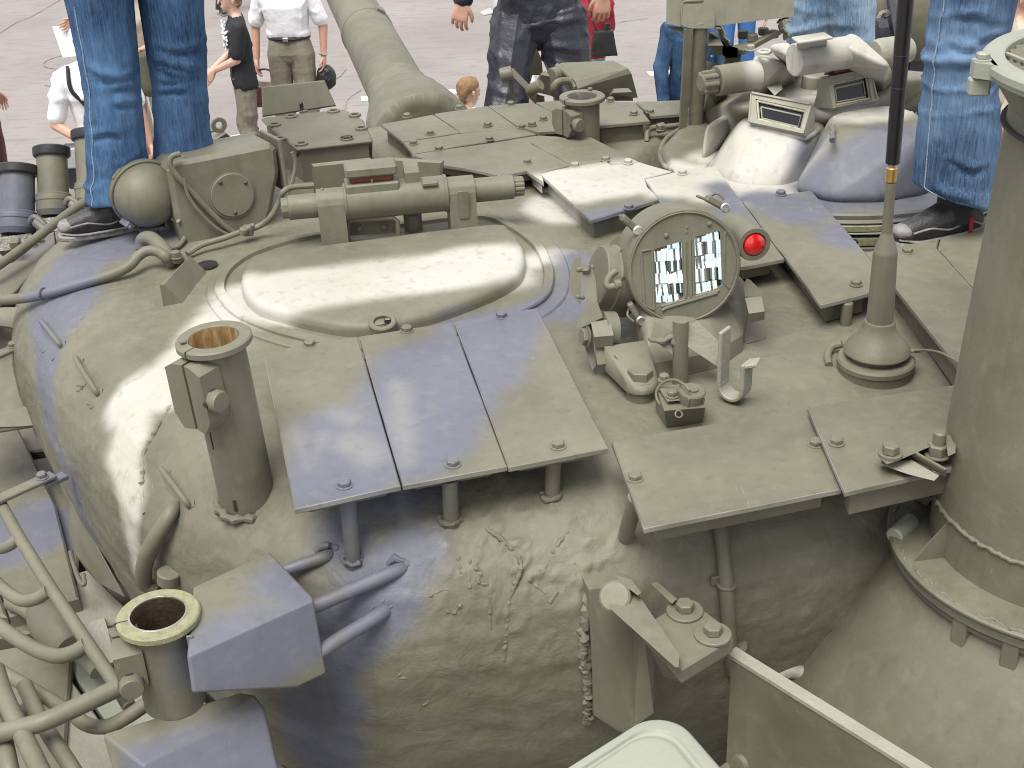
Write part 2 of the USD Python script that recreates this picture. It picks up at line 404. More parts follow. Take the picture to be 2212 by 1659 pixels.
def denim(name, dark, light, contrast=1.0):
    usdkit.material(stage, LK + name, {
        'g': ('geometry', {}), 'm2': ('mapping', {'scale': (170.0, 170.0, 9.0)}), 'm3': ('mapping', {'scale': (45.0, 45.0, 5.0)}), 'm4': ('mapping', {'scale': (60.0, 60.0, 240.0)}),
        'n2': ('noise_texture', {'scale': 1.6, 'detail': 5.0, 'roughness': .7}), 'n3': ('noise_texture', {'scale': 3.4, 'detail': 4.0, 'roughness': .55}),
        'n4': ('noise_texture', {'scale': 1.0, 'detail': 4.0, 'roughness': .65}), 'n5': ('noise_texture', {'scale': 2.0, 'detail': 2.0}),
        'a1': ('math', {'math_type': 'multiply_add', 'value2': 1.2 * contrast, 'value3': -1.12 * contrast}), 'a2': ('math', {'math_type': 'multiply_add', 'value2': 1.8 * contrast}),
        'a3': ('math', {'math_type': 'multiply_add', 'value2': .32 * contrast}), 'a4': ('math', {'math_type': 'multiply_add', 'value2': .25, 'use_clamp': True}),
        'r': ('rgb_ramp', {'ramp': [(.30, dark), (.95, light)]}),
        'b': ('bump', {'strength': .3, 'distance': .003}), 'b2': ('bump', {'strength': .25, 'distance': .012}),
        'p': ('principled_bsdf', {'roughness': .88, 'specular_ior_level': .15}),
    }, [('g.position', 'm2.vector'), ('m2.vector', 'n2.vector'), ('g.position', 'n3.vector'), ('g.position', 'm3.vector'), ('m3.vector', 'n4.vector'), ('g.position', 'm4.vector'), ('m4.vector', 'n5.vector'),
        ('n2.fac', 'a1.value1'), ('n3.fac', 'a2.value1'), ('a1.value', 'a2.value3'), ('n4.fac', 'a3.value1'), ('a2.value', 'a3.value3'), ('n5.fac', 'a4.value1'), ('a3.value', 'a4.value3'),
        ('a4.value', 'r.fac'), ('r.color', 'p.base_color'), ('n2.fac', 'b.height'), ('n4.fac', 'b2.height'), ('b.normal', 'b2.normal'), ('b2.normal', 'p.normal')], surface='p.BSDF')
denim('denim_dark', (0.00864, 0.0216, 0.05616), (0.06336, 0.126, 0.2268))
denim('denim_mid', (0.01728, 0.036, 0.07776), (0.108, 0.1728, 0.27))
denim('denim_light', (0.0648, 0.1224, 0.2016), (0.3024, 0.3888, 0.4752))
simple('denim_seam', (.17, .22, .29), .85, 0, .5, 160)
denim('denim_navy', (0.0072, 0.018, 0.0504), (0.0504, 0.1008, 0.18))

# camouflage print fabrics and the ground
usdkit.material(stage, LK + 'asphalt', {
    'g': ('geometry', {}), 'n1': ('noise_texture', {'scale': .55, 'detail': 7.0, 'roughness': .6}),
    'n2': ('noise_texture', {'scale': 60.0, 'detail': 4.0, 'roughness': .7}), 'm': ('mapping', {'scale': (1.0, 3.2, 1.0)}),
    'n3': ('noise_texture', {'scale': 3.2, 'detail': 6.0, 'roughness': .68}),
    'r': ('rgb_ramp', {'ramp': [(.32, (.180, .161, .153)), (.68, (.225, .204, .195))]}),
    'sr': ('map_range', {'from_min': .50, 'from_max': .66, 'to_min': 0.0, 'to_max': .75, 'clamp': True}),
    'st': ('mix', {'color2': (.15, .137, .134)}),
    'gr': ('map_range', {'from_min': .35, 'from_max': .75, 'to_min': .86, 'to_max': 1.1, 'clamp': True}),
    'mu': ('mix', {'mix_type': 'multiply', 'fac': 1.0}),
    'b': ('bump', {'strength': .3, 'distance': .006}),
    'p': ('principled_bsdf', {'roughness': .85, 'specular_ior_level': .3}),
}, [('g.position', 'n1.vector'), ('g.position', 'n2.vector'), ('g.position', 'm.vector'), ('m.vector', 'n3.vector'), ('n1.fac', 'r.fac'),
    ('n3.fac', 'sr.value'), ('sr.result', 'st.fac'), ('r.color', 'st.color1'), ('n2.fac', 'gr.value'), ('st.color', 'mu.color1'), ('gr.result', 'mu.color2'),
    ('mu.color', 'p.base_color'), ('n2.fac', 'b.height'), ('b.normal', 'p.normal')], surface='p.BSDF')
simple('crack', (0.1548, 0.1418, 0.1382), .9, 0, .2, 10)
# mirror and glass of the searchlight, glass of the viewing blocks
usdkit.material(stage, LK + 'reflector', {'p': ('principled_bsdf', {'base_color': (.93, .94, .95), 'metallic': 1.0, 'roughness': .06})}, [], surface='p.BSDF')
usdkit.material(stage, LK + 'lens_glass', {'t': ('transparent_bsdf', {'color': (.95, .98, .97)}), 'gl': ('glossy_bsdf', {'roughness': .02, 'color': (1, 1, 1)}), 'm': ('mix_closure', {'fac': .06})},
                [('t.BSDF', 'm.closure1'), ('gl.BSDF', 'm.closure2')], surface='m.closure')
usdkit.material(stage, LK + 'sight_glass', {'p': ('principled_bsdf', {'base_color': (.012, .012, .016), 'roughness': .04, 'specular_ior_level': .25})}, [], surface='p.BSDF')
usdkit.material(stage, LK + 'rust_bore', {'g': ('geometry', {}), 'm': ('mapping', {'scale': (60.0, 60.0, 12.0)}), 'n': ('noise_texture', {'scale': 1.0, 'detail': 5.0, 'roughness': .7}),
    'r': ('rgb_ramp', {'ramp': [(.3, (.20, .12, .05)), (.5, (.42, .27, .12)), (.66, (.62, .50, .34)), (.8, (.5, .22, .05))]}), 'p': ('principled_bsdf', {'metallic': .55, 'roughness': .4})},
    [('g.position', 'm.vector'), ('m.vector', 'n.vector'), ('n.fac', 'r.fac'), ('r.color', 'p.base_color')], surface='p.BSDF')
# ------------------------------------------------------------------ where the paint lies
def camo(kind, a, b, r, s=.035):
    CAMO.append((kind, np.asarray(a, float), np.asarray(b, float), r, s))
# ------------------------------------------------------------------ the square
part('', 'ground', (np.array([(-900, -900, 0), (900, -900, 0), (900, 900, 0), (-900, 900, 0)]), np.array([(0, 1, 2, 3)])), 'asphalt', kind='structure')
def strip(name, pts, w, mat, z=.004, seed=0):
    rg = np.random.default_rng(seed)
    c = spline([V(*p) for p in pts], 10); t = np.gradient(c, axis=0); t /= np.linalg.norm(t, axis=1)[:, None]
    nrm = np.c_[-t[:, 1], t[:, 0]]
    ww = w * (1 + rg.normal(0, .25, len(c)) if mat == 'crack' else np.ones(len(c)))
    v = np.vstack([np.c_[c[:, :2] + nrm * ww[:, None] / 2, np.full(len(c), z)], np.c_[c[:, :2] - nrm * ww[:, None] / 2, np.full(len(c), z)]])
    n = len(c)
    part('', name, (v, np.array([(i + n, i + n + 1, i + 1, i) for i in range(n - 1)])), mat, kind='structure')
def gline(uvs):
    return [W(u, v, 0) for u, v in uvs]
strip('road_marking', gline([(780, 214), (985, 198)]), .16, 'white_paint')
strip('road_marking', gline([(1400, 160), (1560, 148)]), .16, 'white_paint')
strip('road_marking', gline([(420, 312), (560, 290)]), .16, 'white_paint')
for k, pts in enumerate([[(745, 240), (752, 215), (780, 195)], [(0, 72), (38, 48), (72, 34), (130, 0)], [(620, 250), (655, 246), (700, 232)], [(1300, 60), (1352, 46), (1400, 40)], [(95, 185), (140, 190), (160, 186)], [(700, 176), (728, 170), (748, 150)]]):
    strip('ground_crack', gline(pts), .013, 'crack', .005 + .0004 * k, k)
for k, (u, v, r) in enumerate(((165, 132, .36),)):
    c = W(u, v, 0)
    strip('ground_ring', [(c[0] + r * math.cos(a), c[1] + r * math.sin(a), 0) for a in np.linspace(0.3, 2 * math.pi - .1, 26)], .014, 'crack', .009 + .001 * k, 40 + k)

# ------------------------------------------------------------------ the tank
T = thing('battle_tank', 'olive, white and blue camouflaged battle tank filling the view, its turret roof seen from above', 'tank')

# the turret's shell: outline round a centre, at its widest level
C0 = V(.85, 3.45)
OUT = [(.12, 2.075), (.45, 2.0), (.9, 1.955), (1.3, 1.95), (1.75, 2.05), (2.15, 2.4), (2.36, 2.95), (2.42, 3.5), (2.30, 4.1), (2.05, 4.6), (1.6, 4.88), (.9, 4.96), (.35, 4.88), (.0, 4.70), (-.28, 4.5),
       (-.50, 4.27), (-.615, 4.0), (-.635, 3.7), (-.54, 3.3), (-.43, 2.95), (-.325, 2.66), (-.22, 2.46), (-.05, 2.22)]
_a = np.array([math.atan2(f - C0[1], r - C0[0]) for r, f in OUT]); _r = np.array([math.hypot(r - C0[0], f - C0[1]) for r, f in OUT])
_o = np.argsort(_a); _a, _r = _a[_o], _r[_o]
_a3, _r3 = np.r_[_a - 2 * math.pi, _a, _a + 2 * math.pi], np.r_[_r, _r, _r]
from scipy.interpolate import PchipInterpolator
_rho = PchipInterpolator(_a3, _r3)
_lev = np.array([(1.42, -.10), (1.5, -.075), (1.6, -.04), (1.7, -.018), (1.8, -.004), (1.88, 0.0), (1.95, -.006), (2.01, -.020), (2.06, -.045), (2.10, -.080), (2.13, -.12), (2.155, -.17), (2.175, -.24), (2.19, -.34), (2.2, -.48)])
_lz = PchipInterpolator(np.linspace(0, 1, len(_lev)), _lev[:, 0]); _li = PchipInterpolator(np.linspace(0, 1, len(_lev)), _lev[:, 1])
GOUGE = [(W(970, 1215, 2.04), .10, .011), (W(1090, 1200, 2.06), .09, .011), (W(1180, 1235, 2.03), .12, .013), (W(1270, 1215, 2.05), .10, .010), (W(1050, 1320, 1.95), .10, .006),
         (W(330, 1010, 2.08), .05, .010), (W(370, 1090, 2.08), .06, .010), (W(115, 750, 2.0), .05, .008), (W(200, 830, 2.1), .05, .010), (W(560, 1110, 2.1), .06, .007), (W(340, 690, 2.18), .06, .006), (W(620, 1180, 2.08), .08, .005)]
def roof_height(p):
    return 2.2
def shell():
    ths = []
    for t in np.linspace(-math.pi, math.pi, 2400, endpoint=False):
        x, y = C0 + _rho(t) * V(math.cos(t), math.sin(t))
        near = (y < 4.6 and x < 2.3)
        ths.append(near)
    grid = np.linspace(-math.pi, math.pi, 2400, endpoint=False)
    keep = [i for i in range(2400) if ths[i] and i % 2 == 0 or i % 8 == 0]
    th = grid[keep]; n = len(th)
    rho = _rho(th)
    NL = 84
    rows = []
    for s in np.linspace(0, 1, NL):
        rr = rho + _li(s)
        rows.append(np.c_[C0[0] + rr * np.cos(th), C0[1] + rr * np.sin(th), np.full(n, _lz(s))])
    base = rho + _li(1.0)
    for q in np.linspace(.985, .02, 70):
        rows.append(np.c_[C0[0] + base * q * np.cos(th), C0[1] + base * q * np.sin(th), np.full(n, 2.2 + .006 * (1 - q))])
    m = len(rows)
    L = np.vstack(rows)
    v = L[:, :1] * RX + L[:, 1:2] * FX + L[:, 2:] * UP
    f = []
    idx = np.arange(m * n).reshape(m, n)
    a, b = idx[:-1], idx[1:]
    q = np.stack([a, np.roll(a, -1, 1), np.roll(b, -1, 1), b], -1).reshape(-1, 4)
    mesh = trimesh.Trimesh(v, np.vstack([q[:, [0, 1, 2]], q[:, [0, 2, 3]], [(idx[-1, k], idx[-1, (k + 1) % n], idx[-1, 0]) for k in range(1, n - 1)]]), process=False)
    nrm = np.array(mesh.vertex_normals)
    wall = np.clip((2.19 - L[:, 2]) / .06, 0, 1)
    d = (meshkit.fbm(v * V(3, 3, 5), 3, 1) - .5) * .018 * (.25 + .75 * wall)
    d += (meshkit.fbm(v * V(11, 11, 26), 3, 2) - .5) * .009 * wall + (meshkit.noise(v * 60, 4) - .5) * .0016
    for p, r, amp in GOUGE:
        w = np.exp(-(np.linalg.norm(v - p, axis=1) / r) ** 2)
        wp = v + .02 * np.stack([meshkit.noise(v * 12, 31 + k) for k in range(3)], 1)
        rid = np.exp(-np.abs(meshkit.fbm(wp * V(22, 22, 9), 2, 8) - .5) * 34)
        d += w * amp * (.7 * rid - .1 + (meshkit.noise(v * 110, 9) - .5) * .25)
    d += wall * .0022 * np.exp(-np.abs(meshkit.fbm((v + .03 * meshkit.noise(v * 5, 41)[:, None]) * V(5, 5, 26), 2, 42) - .5) * 22)
    cu = W(1800, 372, 2.2)
    near = np.clip((.66 - np.linalg.norm((v - cu)[:, :2], axis=1)) / .10, 0, 1); near = near * near * (3 - 2 * near)
    sink = np.maximum(v[:, 2] - 2.115, 0) * near
    mesh.vertices = v + nrm * d[:, None] - UP * sink[:, None]
    return mesh
SHM = shell()
_sv = np.array(SHM.vertices)
_sd = _sv - CAM
_st = _sd[:, 1] * _cp - _sd[:, 2] * _sp
_sx, _sy = _sd[:, 0] / _st, (_sd[:, 1] * _sp + _sd[:, 2] * _cp) / _st
_suv = np.c_[1106 + (_sx * _cr - _sy * _sr) * FL, 829.5 - (_sx * _sr + _sy * _cr) * FL]
_sf = np.einsum('ij,ij->i', np.array(SHM.vertex_normals), -_sd) > 0
def S(u, v):
    """the point of the turret shell seen at (u, v)"""
    d = np.hypot(_suv[:, 0] - u, _suv[:, 1] - v) + np.where(_sf, 0, 1e4)
    near = np.flatnonzero(d < max(d.min() * 1.6, 7))
    return _sv[near[np.argmin(_st[near])]].copy()
for a, b, r in (((290, 520, 2.19), (200, 560, 2.17), .12), 
                ((1075, 680, 2.27), (1015, 800, 2.27), .125), ((960, 800, 2.27), (850, 960, 2.27), .155), ((760, 930, 2.27), (730, 1030, 2.27), .12),
                ((1190, 660, 2.22), (985, 705, 2.22), .06), ((1245, 560, 2.2), (1240, 680, 2.2), .055),
                ((740, 1130, 2.15), (765, 1240, 2.03), .05),
                ((975, 1090, 2.1), (975, 1050, 2.15), .035),
                ((450, 1450, 2.05), (680, 1350, 2.06), .072), ((600, 1260, 2.12), (660, 1300, 2.1), .05), ((640, 1230, 2.1), (600, 1260, 2.1), .04), ((330, 1690, 1.90), (580, 1600, 1.88), .085),
                ((740, 1290, 2.0), (800, 1240, 2.0), .05), ((255, 1320, 2.1), (260, 1400, 2.05), .025),
                ((1850, 340, 2.40), (1960, 310, 2.42), .15), ((1752, 325, 2.35), (1742, 400, 2.26), .055), ((1790, 395, 2.29), (1980, 400, 2.29), .10), ((1790, 385, 2.35), (1980, 390, 2.32), .09), ((1730, 370, 2.38), (1720, 420, 2.3), .05), ((1820, 320, 2.42), (1790, 400, 2.32), .10),
                ((1650, 425, 2.27), (1730, 460, 2.27), .10), ((1560, 410, 2.27), (1590, 480, 2.27), .055), ((1290, 470, 2.27), (1420, 445, 2.27), .045),
                ((1850, 520, 2.26), (2000, 480, 2.26), .10), ((55, 425, 2.02), (30, 470, 2.0), .07), ((150, 480, 2.0), (60, 580, 2.0), .06),
                ((40, 1170, 1.55), (110, 1130, 1.55), .13), ((130, 1050, 1.9), (90, 1040, 1.9), .05), ((1240, 560, 2.35), (1235, 640, 2.3), .03)):
    camo('b', W(*a), W(*b), r)
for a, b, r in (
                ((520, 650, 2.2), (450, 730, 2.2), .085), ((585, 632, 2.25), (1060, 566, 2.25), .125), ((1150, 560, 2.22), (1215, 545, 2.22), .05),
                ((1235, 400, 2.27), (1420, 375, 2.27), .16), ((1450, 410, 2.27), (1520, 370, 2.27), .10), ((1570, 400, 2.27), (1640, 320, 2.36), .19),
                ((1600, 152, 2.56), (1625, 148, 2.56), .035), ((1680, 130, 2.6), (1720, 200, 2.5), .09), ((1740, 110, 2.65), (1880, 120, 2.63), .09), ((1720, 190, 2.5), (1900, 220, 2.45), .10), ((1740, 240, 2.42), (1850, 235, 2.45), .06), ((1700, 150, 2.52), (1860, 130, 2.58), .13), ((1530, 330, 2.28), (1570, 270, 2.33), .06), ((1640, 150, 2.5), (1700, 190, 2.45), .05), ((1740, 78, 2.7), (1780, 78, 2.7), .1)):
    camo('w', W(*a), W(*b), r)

camo('b', P(1, 105, 1440, 1.98) + UP * .03, P(1, 105, 1440, 1.98) + UP * .14 + FX * .04, .085)
for k, a, b, r in (('b', (140, 590), (125, 680), .11), ('b', (115, 690), (95, 800), .075), ('b', (95, 800), (105, 930), .055), ('b', (125, 990), (170, 1160), .035),
                   ('b', (890, 1192), (840, 1250), .06), ('b', (820, 1290), (690, 1430), .085), ('b', (685, 1500), (695, 1655), .105),
                   ('d', (640, 930), (665, 1010), .012), ('d', (665, 1010), (700, 940), .010), ('d', (760, 960), (800, 985), .042), ('d', (720, 890), (760, 900), .02), ('d', (860, 830), (880, 1000), .02),
                   ('w', (430, 760), (360, 830), .095), ('w', (350, 820), (285, 860), .09), ('w', (275, 900), (268, 960), .068), ('w', (268, 980), (282, 1080), .046), ('w', (284, 1080), (296, 1250), .036)):
    camo(k, *((S(*a), S(*b), r, .028) if k != 'd' else (W(*a, 2.27), W(*b, 2.27), r, .03)))
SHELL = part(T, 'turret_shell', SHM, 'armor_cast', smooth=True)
# ------------------------------------------------------------------ reactive armour plates on the turret roof
def plate(name, pts, z, th=.014, under=None, bolts=(), ch=.0025, shift=None, mat='armor', uh=.05, label=None, fine=.03):
    """pts: corners on the plate's top as (u, v); a bolted cover plate with the block it covers"""
    w = np.array([W(u, v, z) for u, v in pts])
    m0 = prism(w[:, :2], z - th, z, ch)
    vv, ff = trimesh.remesh.subdivide_to_size(m0.vertices, m0.faces, .035, max_iter=12)
    m0 = trimesh.Trimesh(vv, ff, process=False); m0.merge_vertices()
    vv = np.array(m0.vertices); vv[:, 2] += (meshkit.noise(vv * V(5, 5, 0) + z * 90, 77) - .5) * .005 + (meshkit.noise(vv * V(16, 16, 0) + z * 50, 78) - .5) * .0014
    m0.vertices = vv
    bd = sg.Polygon(w[:, :2]).exterior
    def worn(v):
        dd = np.array([bd.distance(sg.Point(*q_)) for q_ in v[:, :2]])
        return np.where(dd < .0012, np.clip((meshkit.noise(v * 14, 55) - .25) * 1.6, 0, .9), 0)
    p = part(T, name, m0, mat, label=label, extra=worn)
    if under is not False:
        cen = w[:, :2].mean(0)
        u = under if under is not None else .025
        a = inset(w[:, :2] if sum(w[i, 0] * w[(i + 1) % len(w), 1] - w[(i + 1) % len(w), 0] * w[i, 1] for i in range(len(w))) > 0 else w[::-1, :2], u)
        part(p, 'armour_block', prism(a, z - th - uh, z - th - .002, .006), mat, fine=.05)
    for b in bolts:
        q = W(*b, z)
        part(p, 'bolt', hexbolt(q, UP, .0135, .013, rot=RNG.uniform(0, 1)), mat)
    return p
q = Q
# three plates above the rear rim
plate('armour_plate', [q(4, 1617, 640), q(5, 108, 545), q(5, 372, 1457), q(4, 1810, 1600)], 2.27, bolts=[q(4, 1903, 600), q(5, 28, 1462)], uh=.022, label='olive plate fading to blue, with pale scuff marks')
plate('armour_plate', [q(5, 119, 543), q(5, 690, 452), q(5, 1026, 1335), q(5, 385, 1455)], 2.272, bolts=[q(5, 412, 510), q(5, 695, 1333)], uh=.022)
plate('armour_plate', [q(5, 702, 450), q(5, 1215, 370), q(5, 1650, 1226), q(5, 1034, 1342)], 2.274, bolts=[q(5, 993, 424), q(5, 1340, 1222)], uh=.022)
for k, (u, v, tu, tv) in enumerate(((756, 1212, 751, 1072), (974, 1124, 971, 1036), (1190, 1070, 1196, 985))):
    b = S(u, v); tp_ = W(tu, tv, 2.25)
    part(T, 'plate_post', cyl(b - UP * .03, tp_, .0155, n=24), 'armor', fine=.04)
    part(T, 'weld_bead', bead([b + V(.019 * math.cos(a), .019 * math.sin(a), .002) for a in np.linspace(0, 6.3, 14)], .006, .007, .006, k), 'armor_rough')
# two plates towards the snorkel
plate('armour_plate', [(1321, 953), (1741, 880), (1818, 1055), (1391, 1142)], 2.262, bolts=[q(5, 1812, 1420), q(6, 932, 1210)], uh=.045, under=.03)
plate('armour_plate', [(1744, 879), (2118, 822), (2105, 997), q(6, 1560, 1392), q(6, 1112, 1492)], 2.285, bolts=[q(6, 1060, 1200)], uh=.06, under=.018)
b = S(1352, 1138)
part(T, 'plate_post', cyl(b - UP * .03, W(1374, 1072, 2.25), .0155, n=24), 'armor')
# plates behind the searchlight
plate('armour_plate', [q(3, 485, 1236), q(3, 905, 1165), q(3, 1300, 1622), q(6, 1310, 255), q(6, 965, 345)], 2.275, bolts=[q(3, 718, 1195), q(6, 1180, 225)], uh=.06, under=.03)
b = P(6, 1115, 470, 2.2)
part(T, 'plate_post', cyl(b - UP * .02, V(b[0], b[1], 2.26), .014, n=20), 'armor')
plate('armour_plate', [q(3, 1240, 1550), q(3, 1690, 1465), q(6, 1676, 0), q(6, 1967, 318), q(6, 2120, 480), q(6, 1832, 757), q(6, 1420, 240)], 2.28, bolts=[q(3, 1495, 1552)], uh=.07, under=.025)
plate('armour_plate', [q(3, 1700, 1462), q(3, 2060, 1395), q(3, 2420, 1330), q(6, 2400, 380), q(6, 2126, 474), q(6, 1972, 315), q(6, 1684, 0)], 2.282, uh=.06, under=.02)
# white plates in front of the right hatch
plate('armour_plate', [q(2, 1228, 1063), q(2, 1430, 1018), q(2, 1635, 988), q(2, 1672, 1012), q(2, 1840, 992), q(2, 2040, 1052), q(2, 1872, 1096), q(2, 1890, 1150), q(2, 1966, 1220), q(2, 1540, 1352)], 2.272,
      bolts=[q(2, 1775, 1280), q(2, 1770, 1003)], uh=.065, under=.02, label='white plate with a blue front edge')
plate('armour_plate', [(1393, 386), (1455, 372), q(3, 318, 1020), q(3, 480, 1235), q(6, 740, 62), q(6, 490, 112), (1500, 560), (1425, 432)], 2.278, bolts=[q(3, 112, 1068)], uh=.04, under=.03, label='white plate with a blue patch beside the searchlight')
# centre and front plates
plate('armour_plate', [q(2, 440, 950), q(2, 600, 926), q(2, 1220, 832), q(2, 1385, 846), q(2, 1168, 880), q(2, 1424, 1012), q(2, 1236, 1056), q(2, 1252, 1118), q(2, 1145, 1047), q(2, 985, 1078), q(2, 800, 1036), q(2, 640, 1010)], 2.268,
      bolts=[q(2, 608, 920), q(2, 1150, 1000)], uh=.03, under=.02)
plate('armour_plate', [q(2, 1174, 876), q(2, 1390, 846), q(2, 1535, 838), q(2, 1832, 988), q(2, 1672, 1007), q(2, 1637, 984), q(2, 1430, 1013)], 2.27, bolts=[q(2, 1443, 1022), q(2, 1632, 985)], uh=.03, under=.02)
plate('armour_plate', [q(2, 390, 872), q(2, 740, 820), q(2, 1086, 776), q(2, 1205, 822), q(2, 600, 916), q(2, 446, 938)], 2.262, bolts=[q(2, 452, 884), q(2, 918, 860), q(2, 1118, 785)], uh=.05, under=.015)
plate('armour_plate', [q(2, 253, 760), q(2, 572, 702), q(2, 736, 812), q(2, 386, 864)], 2.264, bolts=[q(2, 412, 718), q(2, 556, 823)], uh=.06, under=.015)
plate('armour_plate', [q(2, 582, 698), q(2, 905, 652), q(2, 1082, 770), q(2, 745, 812)], 2.266, bolts=[q(2, 734, 668), q(2, 908, 772)], uh=.05, under=.015)
plate('armour_plate', [q(2, 912, 650), q(2, 1190, 632), q(2, 1302, 690), q(2, 1500, 790), q(2, 1212, 808), q(2, 1090, 766)], 2.268, bolts=[q(2, 1050, 645), q(2, 1250, 735), q(2, 1180, 770)], uh=.05, under=.015)
plate('armour_plate', [q(2, 1205, 630), q(2, 1330, 618), q(2, 1810, 624), q(2, 1905, 738), q(2, 1600, 768), q(2, 1310, 690)], 2.27, bolts=[q(2, 1662, 620), q(2, 1805, 702)], uh=.09, under=.02)
plate('armour_plate', [q(2, 1818, 624), q(2, 2110, 614), q(2, 2150, 690), q(2, 1912, 712)], 2.262, bolts=[q(2, 1906, 692)], uh=.06, under=.02)
# left front plates beside the smoke dischargers
for k, (pts, bl, z) in enumerate((([(-60, 622), (0, 586), (116, 500), (121, 536), (26, 634), (-60, 700)], [(72, 532), (88, 524)], 2.05), ([(118, 499), (222, 422), (240, 430), (214, 482), (124, 533)], [(207, 440), (220, 431)], 2.058))):
    plate('armour_plate', pts, z, bolts=bl, uh=.05, under=.01, label='grey-blue plate beside the smoke dischargers')
# ------------------------------------------------------------------ small builders
def quad(pts, th, ch=.002):
    """thin plate through 3-D corners, thickness added against its normal"""
    pts = np.array([np.asarray(p, float) for p in pts])
    c = pts.mean(0); n = np.zeros(3)
    for i in range(len(pts)):
        n += np.cross(pts[i] - c, pts[(i + 1) % len(pts)] - c)
    n = unit(n); X = unit(pts[1] - pts[0]); Y = np.cross(n, X)
    p2 = np.c_[(pts - c) @ X, (pts - c) @ Y]
    return prism(p2, -th / 2, th / 2, ch, X, Y, c)
def smooth_poly(pts, n=6):
    p = [np.asarray(a, float) for a in pts]
    e = p[-2:] + p + p[:2]
    c = spline(e, n)
    return c[2 * n: 2 * n + len(p) * n]
def cushion(poly, rings):
    """rings: (inset, z) ; polygon shrinks towards its centre"""
    poly = np.asarray(poly); c = poly.mean(0)
    sg_ = sg.Polygon(poly)
    n = len(poly); v = []
    R = np.linalg.norm(poly - c, axis=1)
    for d, z in rings:
        k = np.maximum(1 - d / R, 0) if d < 9 else np.zeros(n)
        v.append(np.c_[c + (poly - c) * k[:, None], np.full(n, z)])
    v = np.vstack(v); f = []
    ccw = sg_.exterior.is_ccw
    for a in range(len(rings) - 1):
        for i in range(n):
            j = (i + 1) % n
            q_ = (a * n + i, a * n + j, a * n + n + j, a * n + n + i)
            f.append(q_ if ccw else q_[::-1])
    return tm((v, np.array(f)))
def toward(p):
    return unit(CAM - np.asarray(p))
def wavy(mesh, amp, sc, seed=0):
    mesh = tm(mesh); v = np.array(mesh.vertices); n = np.array(mesh.vertex_normals)
    mesh.vertices = v + n * ((meshkit.fbm(v * sc, 3, seed) - .5) * 2 * amp)[:, None]
    return mesh

# ------------------------------------------------------------------ the left hatch
z0 = 2.205
ring_o = smooth_poly([W(u, v, z0)[:2] for u, v in ((470, 648), (466, 618), (485, 586), (530, 555), (600, 530), (690, 510), (870, 487), (1040, 470), (1110, 492), (1170, 535), (1194, 580), (1197, 615), (1186, 645), (1150, 672), (1060, 708), (830, 762), (650, 740), (520, 695))])
ring_oo = smooth_poly([W(u, v, z0)[:2] for u, v in ((452, 655), (448, 615), (470, 578), (520, 543), (600, 518), (690, 499), (870, 474), (1045, 456), (1135, 478), (1200, 525), (1228, 575), (1230, 620), (1212, 655), (1165, 690), (1070, 720), (830, 775), (650, 755), (505, 705))])
lid_o = smooth_poly([W(u, v, z0)[:2] for u, v in ((524, 626), (530, 655), (550, 678), (580, 693), (668, 717), (752, 732), (830, 730), (905, 714), (1000, 682), (1076, 650), (1120, 622), (1135, 592), (1133, 566), (1124, 542), (1104, 521), (1074, 510), (900, 529), (700, 555), (565, 573), (533, 594))])
HR = part(T, 'hatch_ring', cushion(ring_oo, [(-.004, 2.18), (0, 2.204), (.004, 2.2075), (.03, 2.2085), (9, 2.209)]), 'armor', fine=.03)
part(HR, 'inner_ring', cushion(ring_o, [(0, 2.20), (0, 2.216), (.003, 2.220), (.026, 2.220), (.029, 2.210), (.05, 2.210), (9, 2.210)]), 'armor', fine=.03)
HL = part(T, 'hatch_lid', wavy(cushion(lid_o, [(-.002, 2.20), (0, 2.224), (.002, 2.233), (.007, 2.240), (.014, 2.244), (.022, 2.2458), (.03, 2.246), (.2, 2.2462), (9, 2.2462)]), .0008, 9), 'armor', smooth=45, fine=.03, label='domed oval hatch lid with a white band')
bz = P(5, 262, 452, 2.245)
part(HL, 'key_boss', ringpipe(bz - UP * .02, unit(UP + V(0, -.25, 0)), .021, .034, .026), 'armor_rough')
part(HL, 'key_plug', cat(lathe([(0, 0), (.02, 0), (.02, .006), (0, .007)], bz - UP * .012, unit(UP + V(0, -.25, 0))), cbox((.016, .012, .02), .003, bz + V(.012, .004, -.002))), 'dark_steel')
A, B = W(612, 450, 2.325), W(1133, 401, 2.325)
ax = unit(B - A); LEN = np.linalg.norm(B - A)
up_ = unit(np.cross(ax, unit(np.cross(UP, ax)))) ; up_ = unit(UP - ax * (UP @ ax)); fw = np.cross(up_, ax) * -1
fw = unit(np.cross(up_, ax)); fw = fw if fw @ FX > 0 else -fw
def at_u(u):
    return A + ax * LEN * (u - 612) / (1133 - 612)
HI = part(T, 'hatch_hinge', cyl(at_u(742), at_u(962), .051, n=40, ch=.004), 'armor', label='torsion tube of the hatch hinge')
part(HI, 'hinge_collar', cyl(at_u(741), at_u(747), .0535, n=40, ch=.002), 'armor')
part(HI, 'hinge_collar', cyl(at_u(955), at_u(963), .0535, n=40, ch=.002), 'armor')
part(HI, 'end_tube', cyl(at_u(622), at_u(690), .0345, n=32), 'armor')
part(HI, 'end_tube', cyl(at_u(1018), at_u(1109), .0345, n=32), 'armor')
part(HI, 'end_nut', cyl(at_u(608), at_u(624), .029, n=10, ch=.002), 'armor')
part(HI, 'grub_screw', cyl(at_u(690) + up_ * .03, at_u(700) + up_ * .048, .006, n=10), 'armor')
for k in range(12):
    a = k * math.pi / 6
    d = math.cos(a) * up_ + math.sin(a) * fw
    part(HI, 'end_flute', cyl(at_u(1108) + d * .022, at_u(1131) + d * .021, .0072, n=10), 'armor')
part(HI, 'end_cap', cyl(at_u(1107), at_u(1128), .0225, n=24), 'armor')
